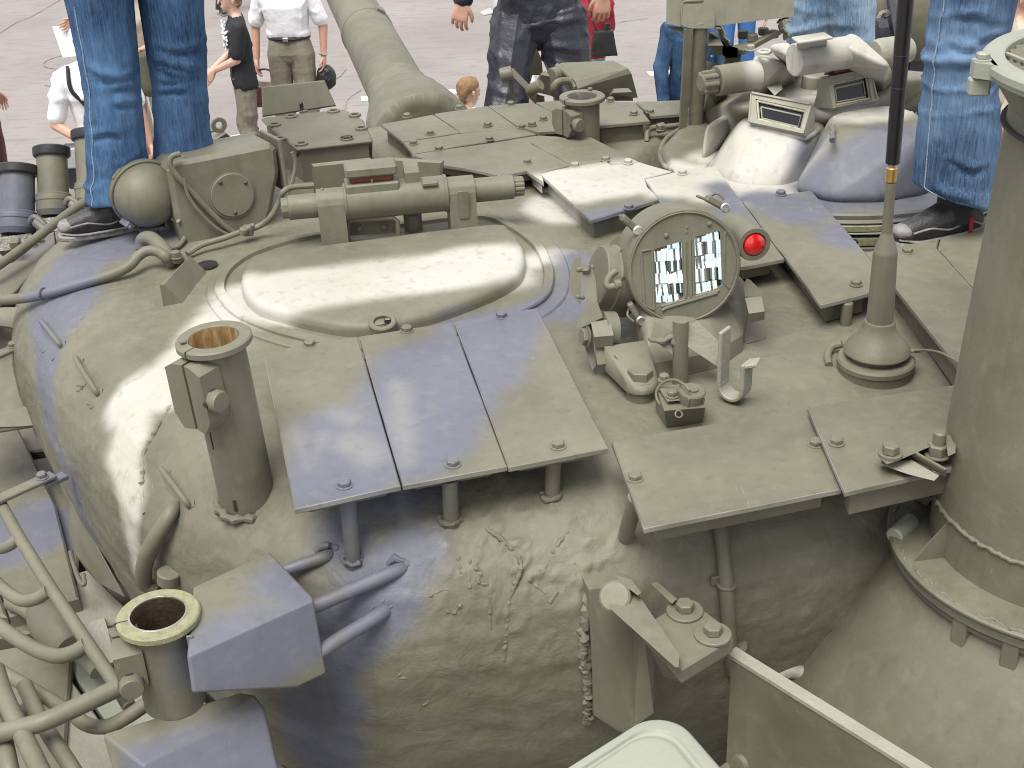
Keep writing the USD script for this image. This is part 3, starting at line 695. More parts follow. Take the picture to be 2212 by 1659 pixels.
for u0, u1, fu, fv in ((684, 741, 700, 527), (963, 1021, 992, 508)):
    foot = W(fu, fv, 2.205)
    pts = []
    for uu in (u0, u1):
        for k in range(14):
            a = k * 2 * math.pi / 14
            pts.append(at_u(uu) + .045 * (math.cos(a) * up_ + math.sin(a) * fw))
        for s in (-.035, .05):
            pts.append(at_u(uu) * V(1, 1, 0) + V(0, 0, 2.205) + fw * (s - .02)); pts.append(at_u(uu) * V(1, 1, 0) + V(0, 0, 2.205) + fw * (s - .03))
    br = part(HI, 'hinge_bracket', hull(pts), 'armor', fine=.03)
part(HI, 'lug', hull([at_u(u) + fw * s + up_ * h for u in (874, 905) for s, h in ((-.022, .03), (.03, .03), (-.018, .075), (.028, .095))]), 'armor')
part(HI, 'side_lug', cbox((.045, .03, .012), .003, at_u(925) + up_ * .045 - fw * .03, ax, fw), 'armor')
part(HI, 'weld_patch', wavy(hull([at_u(993) - fw * .05 + ax * s + up_ * h - fw * d for s in (-.014, .014) for h in (-.06, .02) for d in (0, .008)]), .002, 60), 'armor_rough')
# handle loop and its plate in front of the hinge
hb = [P(2, 52, 1480, 2.215), P(2, 362, 1462, 2.215)]
hx = unit(hb[1] - hb[0]); hw = np.linalg.norm(hb[1] - hb[0])
L1 = [hb[0], hb[0] + UP * .05, hb[0] + UP * .062 + hx * .012, hb[1] + UP * .062 - hx * .012, hb[1] + UP * .05, hb[1]]
HBk = part(T, 'hatch_handle', tube(L1, .0075, 10, 0), 'armor', label='inverted U handle bracket on the hatch')
hn = unit(np.cross(hx, UP))
part(HBk, 'backing_plate', cbox((hw * .96, .008, .05), .002, (hb[0] + hb[1]) / 2 + UP * .03 + FX * .03, hx, np.cross(UP, hx)), 'armor')
part(HBk, 'cover_plate', quad([hb[0] + UP * .066 - hx * .004 + FX * .004, hb[1] + UP * .066 + hx * .0 + FX * .004, hb[1] + UP * .094 + FX * .035, hb[0] + UP * .094 + FX * .035 - hx * .002], .006), 'armor')
for s in (.25, .76):
    part(HBk, 'bolt', hexbolt(hb[0] + hx * hw * s + UP * .028 + FX * .025, -FX, .009, .008), 'armor')
cb = P(2, 452, 1385, 2.22)
part(T, 'stop_pin', cat(cyl(cb - UP * .02, cb + unit(V(0, -.35, 1)) * .045, .0265, n=30), lathe([(.0265, 0), (.0255, .006), (.015, .009), (0, .009)], cb + unit(V(0, -.35, 1)) * .042, unit(V(.12, -.8, 1)), 30)), 'armor')
# periscope between the hood plates
pc = W(801, 376, 2.40)
PE = part(T, 'periscope', cbox((.145, .075, .03), .006, pc + UP * .018, ax, fw), 'armor')
part(PE, 'red_window', cbox((.122, .05, .018), .003, pc - UP * .006, ax, fw), 'red_glass')
part(PE, 'periscope_base', cbox((.15, .08, .075), .004, pc - UP * .053, ax, fw), 'armor')
part(PE, 'window_post', cbox((.006, .01, .016), .001, pc - UP * .012 - fw * .03, ax, fw), 'armor')
for pts in ([(673, 354), (801, 341), (806, 372), (679, 394)], [(834, 340), (958, 347), (956, 382), (842, 380)]):
    a, b, c, d = pts
    part(T, 'hood_plate', quad([W(*a, 2.335), W(*b, 2.335), W(c[0], c[1] + 30, 2.24), W(d[0], d[1] + 30, 2.24)], .02, .006), 'armor')
# ------------------------------------------------------------------ the sight box with the round cover
bc = W(508, 512, 2.19)
fx = unit(W(600, 480, 2.19) - W(400, 520, 2.19)); fn = unit(np.cross(fx, UP)); fn = fn if fn @ toward(bc) > 0 else -fn
tilt = unit(UP - fn * .12)
poly = np.array([(-.150, -.03), (.075, -.03), (.125, .06), (.163, .165), (.166, .235), (.15, .252), (-.138, .248), (-.158, .225), (-.160, .09)])
SB = part(T, 'sight_box', prism(poly, -.24, 0, .014, fx, tilt, bc), 'armor', label='tapered sight box with a round cover', fine=.06)
cc = bc + fx * .012 + tilt * .125 + np.cross(fx, tilt) * .001
on = np.cross(fx, tilt)
RC = part(SB, 'round_cover', lathe([(.0, -.004), (.064, -.004), (.064, .007), (.0615, .0095), (0, .0098)], cc, on, 48), 'armor')
part(SB, 'cover_step', lathe([(.0, -.004), (.069, -.004), (.069, .003), (.067, .004), (0, .004)], cc - tilt * .002, on, 48), 'armor')
for a in (125, 35, 268):
    part(RC, 'screw', lathe([(0, 0), (.0055, 0), (.0055, .003), (.003, .0045), (0, .0045)], cc + .052 * (math.cos(math.radians(a)) * fx + math.sin(math.radians(a)) * tilt) + on * .0095, on, 12), 'dark_steel')
part(SB, 'side_strip', cbox((.012, .2, .16), .003, bc + fx * .178 + tilt * .18 - on * .1, fx, on), 'armor')
def on_box(zx, zy):
    d = ray(*Q(1, zx, zy)); t = ((bc - CAM) @ on) / (d @ on)
    return CAM + d * t
part(SB, 'cable', tube([on_box(*p) + on * .012 for p in ((1100, 940), (1050, 960), (1040, 1010), (1085, 1080), (1160, 1160), (1260, 1270), (1360, 1370), (1450, 1440))], .0085, 10), 'armor')
part(SB, 'cable', tube([on_box(*p) + on * .02 for p in ((1120, 1090), (1150, 1200), (1230, 1310), (1330, 1400), (1430, 1450))], .005, 8), 'armor')
part(SB, 'cable', tube([on_box(*p) + on * .014 for p in ((1785, 930), (1805, 1000), (1790, 1100), (1760, 1180))], .006, 8), 'armor')
# cable to the hinge
pts = [P(1, 1150, 1560, 2.215), P(1, 1240, 1505, 2.225), P(1, 1370, 1465, 2.23), P(1, 1480, 1425, 2.235), P(1, 1590, 1390, 2.24), P(1, 1665, 1330, 2.27), P(1, 1715, 1240, 2.31), P(1, 1740, 1180, 2.34), P(1, 1800, 1150, 2.345), P(1, 1930, 1140, 2.345)]
CB = part(T, 'hatch_cable', tube(pts, .0085, 10), 'armor')
part(CB, 'cable_clip', cat(cbox((.03, .025, .03), .004, P(1, 1525, 1415, 2.235), ax, fw), cyl(P(1, 1548, 1412, 2.24), P(1, 1552, 1375, 2.26), .007)), 'armor')
part(CB, 'cable_clip', cyl(P(1, 1495, 1440, 2.23), P(1, 1500, 1400, 2.25), .013, n=14), 'armor')
# ------------------------------------------------------------------ the spotlight seen from behind
sc = W(316, 421, 2.325)
sn = unit(FX - RX * .34 + UP * .10)
prof = [(.0, -.0945)] + [(.0945 * math.sin(a), -.0945 * math.cos(a)) for a in np.linspace(.06, math.pi / 2 + .12, 22)] + [(.1, .012), (.1, .03), (.094, .034), (.085, .036), (0, .05)]
SP = part(T, 'spotlight', lathe(prof, sc, sn, 56), 'armor', label='round spotlight seen from behind')
x_, y_, _ = frame(sn)
part(SP, 'rim', tube([sc + sn * .012 + .0975 * (math.cos(a) * x_ + math.sin(a) * y_) for a in np.linspace(0, 2 * math.pi, 60)], .0045, 8, 0), 'armor')
for zx, zy in ((735, 1075), (1085, 1345), (765, 1385), (1070, 1030)):
    d = ray(*Q(1, zx, zy)); p = CAM + d * ((sc - CAM) @ d / (d @ d))
    o_ = unit(p - sc)
    big = (zx, zy) == (735, 1075)
    p = sc + o_ * .100 - sn * .008
    cl = part(SP, 'clamp', cbox((.042, .016, .056) if big else (.026, .02, .05), .003, p, np.cross(o_, sn), o_), 'armor')
    part(cl, 'clamp_screw', cyl(p - sn * .03, p + sn * .03, .006, n=10), 'armor')
st = sc - UP * .1
SM = part(SP, 'stem', cat(cyl(st - UP * .055, st + UP * .02, .018), cbox((.075, .05, .012), .003, st - UP * .0, RX, FX)), 'armor')
part(SM, 'lamp_bracket', hull([st + UP * h + RX * r + FX * f for h, r, f in ((-.03, .02, .02), (-.03, .10, .0), (-.07, .11, .0), (-.07, .02, -.02), (-.03, .10, .05), (-.07, .1, .06))]), 'armor')
part(SP, 'lamp_cable', tube([P(1, 1095, 1355, 2.27), P(1, 1130, 1400, 2.24), P(1, 1135, 1460, 2.215), P(1, 1090, 1515, 2.21), P(1, 1020, 1530, 2.215)], .007, 8), 'armor')
# the bent pipe along the left rim, wedge block
pz = [(4, -250, 345, 2.10), (4, 0, 320, 2.13), (4, 110, 312, 2.14), (4, 210, 298, 2.15), (4, 330, 268, 2.165), (4, 460, 232, 2.18), (4, 600, 190, 2.195), (4, 720, 150, 2.21), (4, 800, 105, 2.225), (4, 850, 50, 2.24), (4, 905, 18, 2.25), (4, 970, 22, 2.25), (4, 1020, 55, 2.24), (4, 1050, 95, 2.21)]
PP = part(T, 'rim_pipe', tube([P(*a) for a in pz], .0145, 14), 'armor', fine=.05, label='bent conduit pipe along the left rim')
part(PP, 'pipe_clip', tube([P(4, 262, 282, 2.16) + .0165 * (math.cos(a) * UP + math.sin(a) * unit(V(.35, .9, 0))) for a in np.linspace(0, 6.3, 20)], .0028, 6, 0), 'armor')
part(PP, 'elbow_pipe', tube([P(1, 870, 1520, 2.20), P(1, 880, 1470, 2.225), P(1, 930, 1465, 2.235), P(1, 985, 1510, 2.235), P(1, 1030, 1570, 2.22), P(1, 1065, 1620, 2.2)], .02, 14), 'armor')
wz = 2.2
A1, A2, A3 = P(4, 1005, 362, wz - .01), P(4, 1135, 345, wz - .01), P(4, 1000, 250, wz + .045)
dv = P(4, 1285, 165, wz) - P(4, 1130, 345, wz)
WB = part(T, 'wedge_block', hull([A1, A2, A1 + UP * .062, A1 + UP * .066 + dv * .95 + RX * .015, A1 + UP * .062 + RX * .01, A2 + dv, A1 + dv, A1 + UP * .05 + dv]), 'armor')
part(T, 'grease_cap', cat(hexbolt(P(4, 1085, 60, 2.235), UP, .013, .02), cyl(P(4, 1085, 60, 2.20), P(4, 1085, 60, 2.235), .018)), 'armor')
part(T, 'slot_plug', lathe([(0, 0), (.03, 0), (.03, .004), (0, .004)], P(4, 1272, 108, 2.203), UP, 20), 'dark_steel')
# small eyes welded on the side
for a, m, c in (((92, 697), (112, 696), (131, 742)), ((167, 778), (190, 795), (210, 845)), ((356, 1020), (383, 1045), (408, 1088))):
    a, m, c = S(*a), S(*m), S(*c)
    o = unit(UP + V(-.35, -.2, 0))
    ey = part(T, 'lifting_eye', tube([a - o * .01, a + o * .018, (a + c) / 2 + o * .034, c + o * .016, c - o * .01], .0065, 10), 'armor', label=None)
    part(ey, 'weld_bead', bead([a, a + RX * .012], .010, .005, .004, 3), 'armor_rough')
    part(ey, 'weld_bead', bead([c, c + RX * .014], .010, .005, .004, 4), 'armor_rough')
lh = part(T, 'lifting_hook', tube([P(7, 1080, 30, 2.08), P(7, 1040, 110, 2.07), P(7, 950, 260, 2.02), P(7, 890, 400, 1.95), P(7, 890, 520, 1.88), P(7, 960, 560, 1.86)], [.013, .016, .019, .019, .018, .016], 12), 'armor', label='curved lifting hook on the rear corner')
part(lh, 'hook_end', cyl(P(7, 1040, 520, 1.92), P(7, 1040, 450, 1.95), .026), 'armor_rough')
part(T, 'weld_bead', bead(spline([S(*p) for p in ((372, 862), (337, 922), (312, 972), (304, 1005), (303, 1050), (306, 1110))], 4), .0052, .008, .006, 12), 'armor_rough')
def rhull(pts, r, L=.012):
    """hull with rounded edges: the points are drawn in by r and spheres put there"""
    pts = np.array([np.asarray(p, float) for p in pts]); c = pts.mean(0)
    q_ = pts + np.array([unit(c - p) for p in pts]) * r * 1.3
    m = tm(m3.Manifold.batch_hull([m3.Manifold.sphere(r, 20).translate(tuple(map(float, p))) for p in q_]).refine_to_length(L)); m.merge_vertices()
    return m
# ------------------------------------------------------------------ split tube clamps
def clamp(name, base, top, r, rf, ri, lug, bolt_to, bore='steel', label=None, flange_mat='armor', fh=.016, lugz=(.05, .15), slit=None, bolt_at=.5):
    """an open tube with a flange, a split lug and a cross bolt; lug: horizontal direction of the lug"""
    base, top = np.asarray(base), np.asarray(top)
    ax_ = unit(top - base); H = np.linalg.norm(top - base)
    K = part(T, name, ringpipe(base, ax_, ri, r, H - fh, 48, .002), 'armor', label=label, fine=.05)
    part(K, 'bore', lathe([(ri - .001, H - .002), (ri - .001, .02), (0, .02)], base, ax_, 48), bore)
    part(K, 'flange', ringpipe(base + ax_ * (H - fh), ax_, ri, rf, fh, 56, .003), flange_mat)
    lg = unit(np.asarray(lug) - ax_ * (np.asarray(lug) @ ax_)); sd = np.cross(ax_, lg)
    top_l, bot_l = H - lugz[0], H - lugz[1]
    c = base + lg * (r + .012)
    for s in (-1, 1):
        pts = []
        for h, o in ((top_l, .0), (top_l - .012, .022), (bot_l + .03, .024), (bot_l, .004)):
            for dpt in (-.03, .022):
                pts += [c + ax_ * h + lg * (dpt if dpt < 0 else dpt - .005) + sd * s * .0035, c + ax_ * h + lg * dpt + sd * s * (.026 + o)]
        part(K, 'clamp_jaw', hull(pts), 'armor')
    bt = unit(np.asarray(bolt_to)); bt = unit(bt - ax_ * (bt @ ax_))
    bc_ = c + ax_ * (bot_l + (top_l - bot_l) * bolt_at)
    s = 1 if bt @ sd > 0 else -1
    p0 = bc_ + sd * s * .03
    N = part(K, 'clamp_nut', lathe([(0, 0), (.018, 0), (.022, .006), (.022, .036), (.02, .04), (0, .041)], p0, sd * s, 28), 'armor')
    part(N, 'nut_hole', cat(cyl(p0 + sd * s * .018 - UP * .0232, p0 + sd * s * .018 + UP * .0232, .0085, n=14), cyl(p0 + sd * s * .018 - lg * .0232, p0 + sd * s * .018 + lg * .0232, .0085, n=14)), 'dark_void')
    part(K, 'bolt_end', cyl(bc_ - sd * s * .052, bc_ - sd * s * .03, .012, n=14), 'armor')
    # the slit
    if slit is None:
        slit = lg
    part(K, 'slit', cbox((.0022, r * .06, H * .5), .0003, base + lg * (r + .0002) + ax_ * (H * .68), sd, lg), 'dark_void')
    part(K, 'slit', cbox((.0025, rf - ri + .001, fh + .0012), .0003, base + lg * ((rf + ri) / 2 + .0004) + ax_ * (H - fh / 2), sd, lg), 'dark_void')
    return K
# tall one on the left rear
b1 = W(536, 1075, 2.125); t1 = b1 + UP * .375 - RX * .018
K1 = clamp('tube_clamp', b1 - UP * .02, t1, .0575, .0745, .049, -RX * .75 - FX * .65, RX, bore='rust_bore', label='tall split tube clamp with a rusty bore', lugz=(.022, .165))
part(K1, 'bolt', hexbolt(t1 + V(-.055, -.02, 0), UP, .008, .006, False), 'armor')
part(K1, 'foot_weld', bead([b1 + V(.064 * math.cos(a), .064 * math.sin(a), -.004 + .006 * math.sin(a)) for a in np.linspace(0, 6.3, 40)], .009, .009, .008, 21), 'armor_rough')
part(K1, 'drain_slot', cbox((.010, .004, .028), .001, b1 + unit(V(-.25, -1, 0)) * .0575 + UP * .018, RX, FX), 'dark_void')
# one behind the plates
b2 = P(2, 1492, 868, 2.24); t2 = b2 + UP * .155
K2 = clamp('tube_clamp', b2, t2, .0565, .0755, .049, -RX * .9 - FX * .4, -FX, bore='steel', label='short split tube clamp among the front plates', lugz=(.03, .115))
part(K2, 'bolt', hexbolt(t2 + V(.03, .055, 0), UP, .008, .01, False), 'armor')
# one on the outrigger at the rear left, with its folded boxes
t3 = W(341, 1325, 2.135); b3 = t3 - UP * .205
K3 = clamp('tube_clamp', b3, t3, .0575, .0757, .050, -RX * .97 + FX * -.1, -FX, bore='bore_brown', flange_mat='yellow_primer', label='low split tube clamp with a bare yellow-green flange', lugz=(.03, .14), bolt_at=.35)
part(K3, 'flange_edge', ringpipe(t3 - UP * .0005, UP, .0495, .0535, .0016, 48, .0003), 'steel')
part(K3, 'small_lug', cbox((.012, .006, .04), .001, W(413, 1392, 2.10), RX, FX), 'armor')
zb, zf, zl = 2.13, 2.105, 1.965
bl, brr, fr, fl = P(7, 1185, 552, zb), P(7, 1650, 335, zb), P(7, 1930, 630, zf), P(7, 1150, 985, zf)
lr1 = P(7, 2000, 1080, zl)
_n = unit(np.cross(fr - fl, lr1 - fl))
def on_face(x, y):
    d = ray(*Q(7, x, y)); return CAM + d * (((fl - CAM) @ _n) / (d @ _n))
lr2, ll = on_face(1832, 1165), on_face(1180, 1192)
OB = part(T, 'outrigger_box', rhull(([bl, brr, fr, fl, lr1, lr2, ll, bl - UP * .12, brr - UP * .12, fr + FX * .004 + UP * .003, fr - FX * .003 + UP * .002]), .006), 'armor', smooth=True, label='folded sheet box fading from olive to blue')
z2b = 1.93
OB2 = part(T, 'lower_box', rhull([P(7, 630, 1470, z2b), P(7, 1500, 1198, z2b), P(7, 1575, 1215, z2b - .004), P(7, 1630, 1290, z2b - .02), P(7, 860, 1659, z2b - .012), P(7, 760, 1900, z2b - .10), P(7, 1760, 1900, z2b - .16), P(7, 700, 1640, z2b - .15), P(7, 1500, 1300, z2b - .25), P(7, 1715, 1720, z2b - .13)], .009), 'armor', smooth=True)
part(OB2, 'stiffener', tube([P(7, 1500, 1430, 1.885), P(7, 1440, 1530, 1.86), P(7, 1340, 1700, 1.82)], .011, 10), 'armor')
for k, (a, b, r) in enumerate((((7, 1740, 450, 2.08), (7, 2010, 345, 2.05), .0125), ((7, 1900, 680, 2.06), (8, 350, 430, 2.01), .0145), ((7, 1940, 960, 2.0), (8, 245, 720, 1.95), .0145))):
    pa, pb = P(*a), S(*Q(*b[:3]))
    part(OB, 'strut', tube([pa, (pa + pb) / 2, pb, pb + unit(V(pb[0] - pa[0], pb[1] - pa[1] + .25, -.1)) * .05], r, 16), 'armor', fine=.04)
    part(T, 'weld_bead', bead([pb + V(.02 * math.cos(x), .012, .02 * math.sin(x)) for x in np.linspace(0, 6.3, 16)], .007, .008, .008, 30 + k), 'armor_rough')
# ------------------------------------------------------------------ the searchlight
Cf = W(1479, 578, 2.42); tc = toward(Cf)
rt = unit(np.cross(UP, tc)); rt = rt if rt[0] > 0 else -rt; uc = np.cross(tc, rt)
sn = unit(tc + rt * .30 - uc * .22)
sx = unit(np.cross(UP, sn)); sy = np.cross(sn, sx)
if sx[0] < 0:
    sx = -sx
tF = (Cf - CAM) @ V(0, _cp, -_sp)
def on_front(k, zx, zy, off=0.0):
    d = ray(*Q(k, zx, zy)); t = ((Cf + sn * off - CAM) @ sn) / (d @ sn)
    return CAM + d * t
def frontxy(p):
    return V((p - Cf) @ sx, (p - Cf) @ sy)
RS = .129
BODYM = hull([W(u, v, 2.19) for u, v in ((1398, 834), (1470, 824), (1552, 806), (1604, 770), (1618, 660), (1390, 660), (1378, 760))] + [W(u, v, 2.19) + UP * .05 for u, v in ((1400, 828), (1470, 818), (1550, 800), (1602, 765), (1618, 660), (1385, 660), (1376, 755))] +
             [Cf - sn * .145 + .10 * (math.cos(a) * sx + math.sin(a) * sy) - UP * .02 for a in np.linspace(0, 6.2, 20)] + [Cf - sn * .19 + .08 * (math.cos(a) * sx + math.sin(a) * sy) - UP * .05 for a in np.linspace(0, 6.2, 20)])
SLT = part(T, 'searchlight', BODYM, 'armor', smooth=28, fine=.05, label='searchlight with two faceted windows and a red lamp beside it')
# drum: an open shell whose front carries a plate with two windows
part(SLT, 'drum', lathe([(.105, -.155), (.120, -.15), (RS - .002, -.135), (RS - .001, -.028), (RS + .0035, -.027), (RS + .0035, -.004), (RS + .001, 0), (RS - .007, 0), (RS - .007, -.12), (.10, -.135)], Cf, sn, 72), 'armor')
part(SLT, 'drum_back', lathe([(0, -.185), (.06, -.18), (.105, -.152), (.10, -.14), (0, -.14)], Cf, sn, 48), 'armor')
disc = sg.Point(0, 0).buffer(RS - .0075, 48)
def win(pts, r=.006):
    return sg.Polygon([frontxy(on_front(10, *p)) for p in pts]).buffer(-r).buffer(r)
w1 = win([(872, 600), (1128, 530), (1142, 1050), (1060, 1085), (890, 1125)])
w2 = win([(1242, 490), (1480, 430), (1500, 930), (1440, 970), (1255, 1025)])
fp = disc.difference(w1).difference(w2)
def place(mesh, o, X, Y):
    Z = np.cross(X, Y); v = mesh.vertices
    if abs(Z @ sn) > .5 and Z @ sn < 0:
        v = v * V(1, 1, -1); mesh = trimesh.Trimesh(v, mesh.faces[:, ::-1], process=False)
    return trimesh.Trimesh(v[:, :1] * X + v[:, 1:2] * Y + v[:, 2:] * Z + o, mesh.faces, process=False)
m_ = trimesh.creation.extrude_polygon(fp, .004, engine='earcut')
FPL = part(SLT, 'front_plate', place(m_, Cf - sn * .006, sx, sy), 'armor', smooth=25)
for pts, w in (([(748, 620), (850, 600), (865, 1160)], .0035), ([(748, 620), (780, 1120), (865, 1160)], .003), ([(1150, 530), (1160, 1050)], .004), ([(1195, 515), (1205, 1040)], .004), ([(1222, 505), (1232, 1035)], .003), ([(1540, 410), (1520, 470), (1510, 900), (1560, 960)], .003), ([(940, 1165), (980, 1140), (1450, 1000)], .0045), ([(930, 1130), (1260, 1035), (1470, 980)], .003)):
    part(FPL, 'rib', tube([on_front(10, *p, -.002) for p in pts], w, 8, 0), 'armor')
for p in ((980, 475), (1378, 368)):
    part(FPL, 'rivet', lathe([(0, 0), (.0062, 0), (.0055, .003), (.003, .0046), (0, .005)], on_front(10, *p, -.002), sn, 14), 'armor')
for p in ((1170, 400), (1168, 443)):
    part(FPL, 'pin', lathe([(0, 0), (.0028, 0), (.002, .002), (0, .0022)], on_front(10, *p, -.002), sn, 10), 'armor')
part(SLT, 'bezel_line', tube([Cf + sn * .0 + (RS - .0035) * (math.cos(a) * sx + math.sin(a) * sy) for a in np.linspace(0, 2 * math.pi, 73)], .0022, 6, 0), 'armor')
# mirrors behind the windows
rg = np.random.default_rng(4)
for nm, wv, nx, ny, curve in (('reflector', w1, 2, 6, .0), ('reflector', w2, 2, 5, .03)):
    x0, y0, x1, y1 = wv.bounds; x0 -= .008; x1 += .008; y0 -= .008; y1 += .008
    vs, fs = [], []
    for i in range(nx):
        for j in range(ny):
            cx, cy = x0 + (x1 - x0) * (i + .5) / nx, y0 + (y1 - y0) * (j + .5) / ny
            hx_, hy_ = (x1 - x0) / nx / 2 * .985, (y1 - y0) / ny / 2 * .985
            NS = 8
            tx, ty = rg.normal(0, .16), rg.normal(-.22, .18); bulge = rg.uniform(.25, .75)
            base = len(vs)
            for a in range(NS + 1):
                for b in range(4):
                    ex, ey = (a / NS - .5) * 2, (b / 3 - .5) * 2
                    dz = -.021 - curve * .3 * max(cx, 0) + tx * ex * hx_ + ty * ey * hy_ + .0042 * bulge * (1 - ex * ex) * (1 if (i + j) % 2 else -1) + .0009 * math.sin(ex * 7 + j)
                    vs.append(Cf + (cx + ex * hx_) * sx + (cy + ey * hy_) * sy + sn * dz)
            for a in range(NS):
                for b in range(3):
                    fs.append((base + a * 4 + b, base + a * 4 + 4 + b, base + a * 4 + 5 + b, base + a * 4 + 1 + b))
    part(SLT, nm, (np.array(vs), np.array(fs)), 'reflector', smooth=False)
part(SLT, 'lamp_back', lathe([(0, -.05), (RS - .012, -.05), (RS - .012, -.047), (0, -.047)], Cf, sn, 40), 'dark_steel')
part(SLT, 'front_glass', lathe([(0, -.0095), (RS - .009, -.0095), (RS - .009, -.0075), (0, -.0075)], Cf, sn, 40), 'lens_glass')
# latches round the rim
def latch(k, zx, zy, along, r=.0115):
    d = ray(*Q(k, zx, zy)); t = ((Cf + sn * -.012 - CAM) @ sn) / (d @ sn); p = CAM + d * t
    o = unit(p - Cf); a = unit(along)
    L = part(SLT, 'latch', cat(cbox((.05, .022, .016), .003, p - a * .02 - sn * .012, a, np.cross(a, o) if abs(a @ o) < .9 else sn), cyl(p - sn * .03, p + sn * .004, r * .8, n=14)), 'armor')
    part(L, 'latch_screw', lathe([(0, 0), (r, 0), (r, .004), (r * .7, .006), (r * .7, .004), (0, .004)], p + sn * .004, sn, 16), 'steel')
    part(L, 'latch_pin', tube([p - a * .035 - sn * .02 + o * .006, p - a * .03 + o * .02 - sn * .005, p - a * .01 + o * .015], .0028, 6), 'armor')
latch(10, 712, 425, sx * .7 - sy * .7); latch(10, 1515, 215, sx * .8 - sy * .5); latch(10, 738, 1255, sx * .4 - sy * .8)
part(SLT, 'latch_strap', cbox((.075, .02, .006), .002, on_front(10, 1400, 160, -.03), unit(sx * .9 - sy * .4), sn), 'armor')
part(SLT, 'hinge_tab', hull([on_front(10, *p, o) for p in ((1545, 1010), (1650, 1075), (1655, 1105), (1505, 1080)) for o in (-.03, -.04)]), 'armor')
# red lamp at the side
rc = on_front(10, 1795, 560, -.012); rn = unit(sn + rt * .08 - uc * .12)
RL = part(SLT, 'side_lamp', lathe([(0, -.15), (.03, -.15), (.034, -.14), (.0385, -.10), (.0395, -.004), (.038, 0), (.0285, 0), (.0265, -.006), (0, -.006)], rc, rn, 44), 'armor')
part(RL, 'red_lens', lathe([(.0262, -.006), (.024, .001), (.016, .0055), (.008, .007), (0, .0075)], rc, rn, 32), 'red_lens')
# cover disc, lever and trunnion on the left
dn = unit(tc * .40 - rt * .88 + uc * .12); dc = WD(*Q(10, 350, 860), tF + .10)
DC = part(SLT, 'side_cover', lathe([(0, -.07), (.078, -.07), (.081, -.066), (.081, -.03), (.077, -.026), (.0735, 0), (.071, .003), (.0, .004)], dc, dn, 48), 'armor')
part(SLT, 'side_drum', lathe([(0, -.085), (.09, -.085), (.098, -.075), (.098, -.05), (.092, -.04), (0, -.04)], dc + uc * .012 + tc * -.03, dn, 48), 'armor')
for a in (.4, 1.3, 2.4, 3.6, 5.0):
    fx_, fy_, _ = frame(dn)
    part(DC, 'notch', cbox((.003, .012, .008), .001, dc - dn * .03 + .0812 * (math.cos(a) * fx_ + math.sin(a) * fy_), fx_, fy_), 'armor')
def strip3(pts, w, th, wdir):
    pts = [np.asarray(p) for p in pts]; out = []
    for a, b in zip(pts[:-1], pts[1:]):
        X = unit(b - a); Y = unit(wdir - X * (wdir @ X)); L = np.linalg.norm(b - a)
        out.append(cbox((L + th * .6, w, th), min(.0025, th * .3), (a + b) / 2, X, Y))
    return cat(*out)
tl = tF - .01
LV = part(SLT, 'lever', hull([WD(*Q(10, *p), tl + o) for p in ((195, 800), (300, 770), (330, 900), (345, 1110), (240, 1110), (215, 930)) for o in (0, .012)]), 'armor')
part(LV, 'lever_foot', hull([WD(*Q(10, *p), tl - .006 + o) for p in ((240, 1090), (345, 1090), (398, 1230), (230, 1275), (150, 1330), (165, 1270), (225, 1190)) for o in (0, .014)]), 'armor')
part(LV, 'adjuster', cyl(WD(*Q(10, 150, 795), tl), WD(*Q(10, 315, 765), tl + .01), .006, n=10), 'armor')
part(LV, 'adjuster_nut', hexbolt(WD(*Q(10, 205, 785), tl - .004), rt, .009, .016, False), 'armor')
part(LV, 'adjuster_nut', cbox((.014, .014, .018), .002, WD(*Q(10, 250, 765), tl - .004), rt, uc), 'armor')
part(LV, 'adjuster', cyl(WD(*Q(10, 150, 1035), tl), WD(*Q(10, 225, 1050), tl + .01), .005, n=10), 'armor')
part(LV, 'rivet', lathe([(0, 0), (.0035, 0), (0, .004)], WD(*Q(10, 292, 1105), tl - .001), tc, 10), 'armor')
part(SLT, 'grip', hull([WD(*Q(10, *p), tl + .09 + o) for p in ((120, 700), (190, 665), (200, 760), (90, 840), (80, 960), (140, 1060), (190, 1120), (170, 860)) for o in (0, .03)]), 'armor')
part(SLT, 'trunnion_block', hull([WD(*Q(11, *p), tF - .03 + o) for p, o in (((285, 170), 0), ((465, 140), 0), ((495, 290), -.02), ((315, 305), -.02), ((325, 405), 0), ((490, 395), 0), ((285, 170), .05), ((465, 140), .05))] + [WD(*Q(11, *p), tF + .03) for p in ((330, 405), (490, 395))]), 'armor')
part(SLT, 'trunnion_foot', hull([WD(*Q(11, *p), tF - .02 + o) for p in ((325, 405), (495, 395), (515, 540), (345, 562)) for o in (0, .03)]), 'armor')
part(SLT, 'trunnion_disc', lathe([(0, 0), (.042, 0), (.042, .03), (0, .03)], WD(*Q(11, 500, 240), tF + .01), -rt * .9 + tc * .4, 32), 'armor')
part(SLT, 'trunnion_plate', hull([WD(*Q(11, *p), tF + .01 + o) for p in ((195, 220), (290, 180), (330, 560), (300, 610), (250, 480)) for o in (0, .02)]), 'armor')
part(SLT, 'trunnion_bolt', hexbolt(WD(*Q(11, 250, 300), tF - .01), -rt * .9 + tc * .45, .02, .014), 'armor')
part(SLT, 'cable_loop', tube([WD(*Q(10, *p), tF + .0) for p in ((520, 800), (460, 850), (432, 910), (450, 945), (520, 935), (560, 920))], .0085, 12), 'armor')
part(SLT, 'cable_nut', cyl(WD(*Q(10, 500, 930), tF - .005), WD(*Q(10, 560, 920), tF - .0), .012, n=10), 'armor')
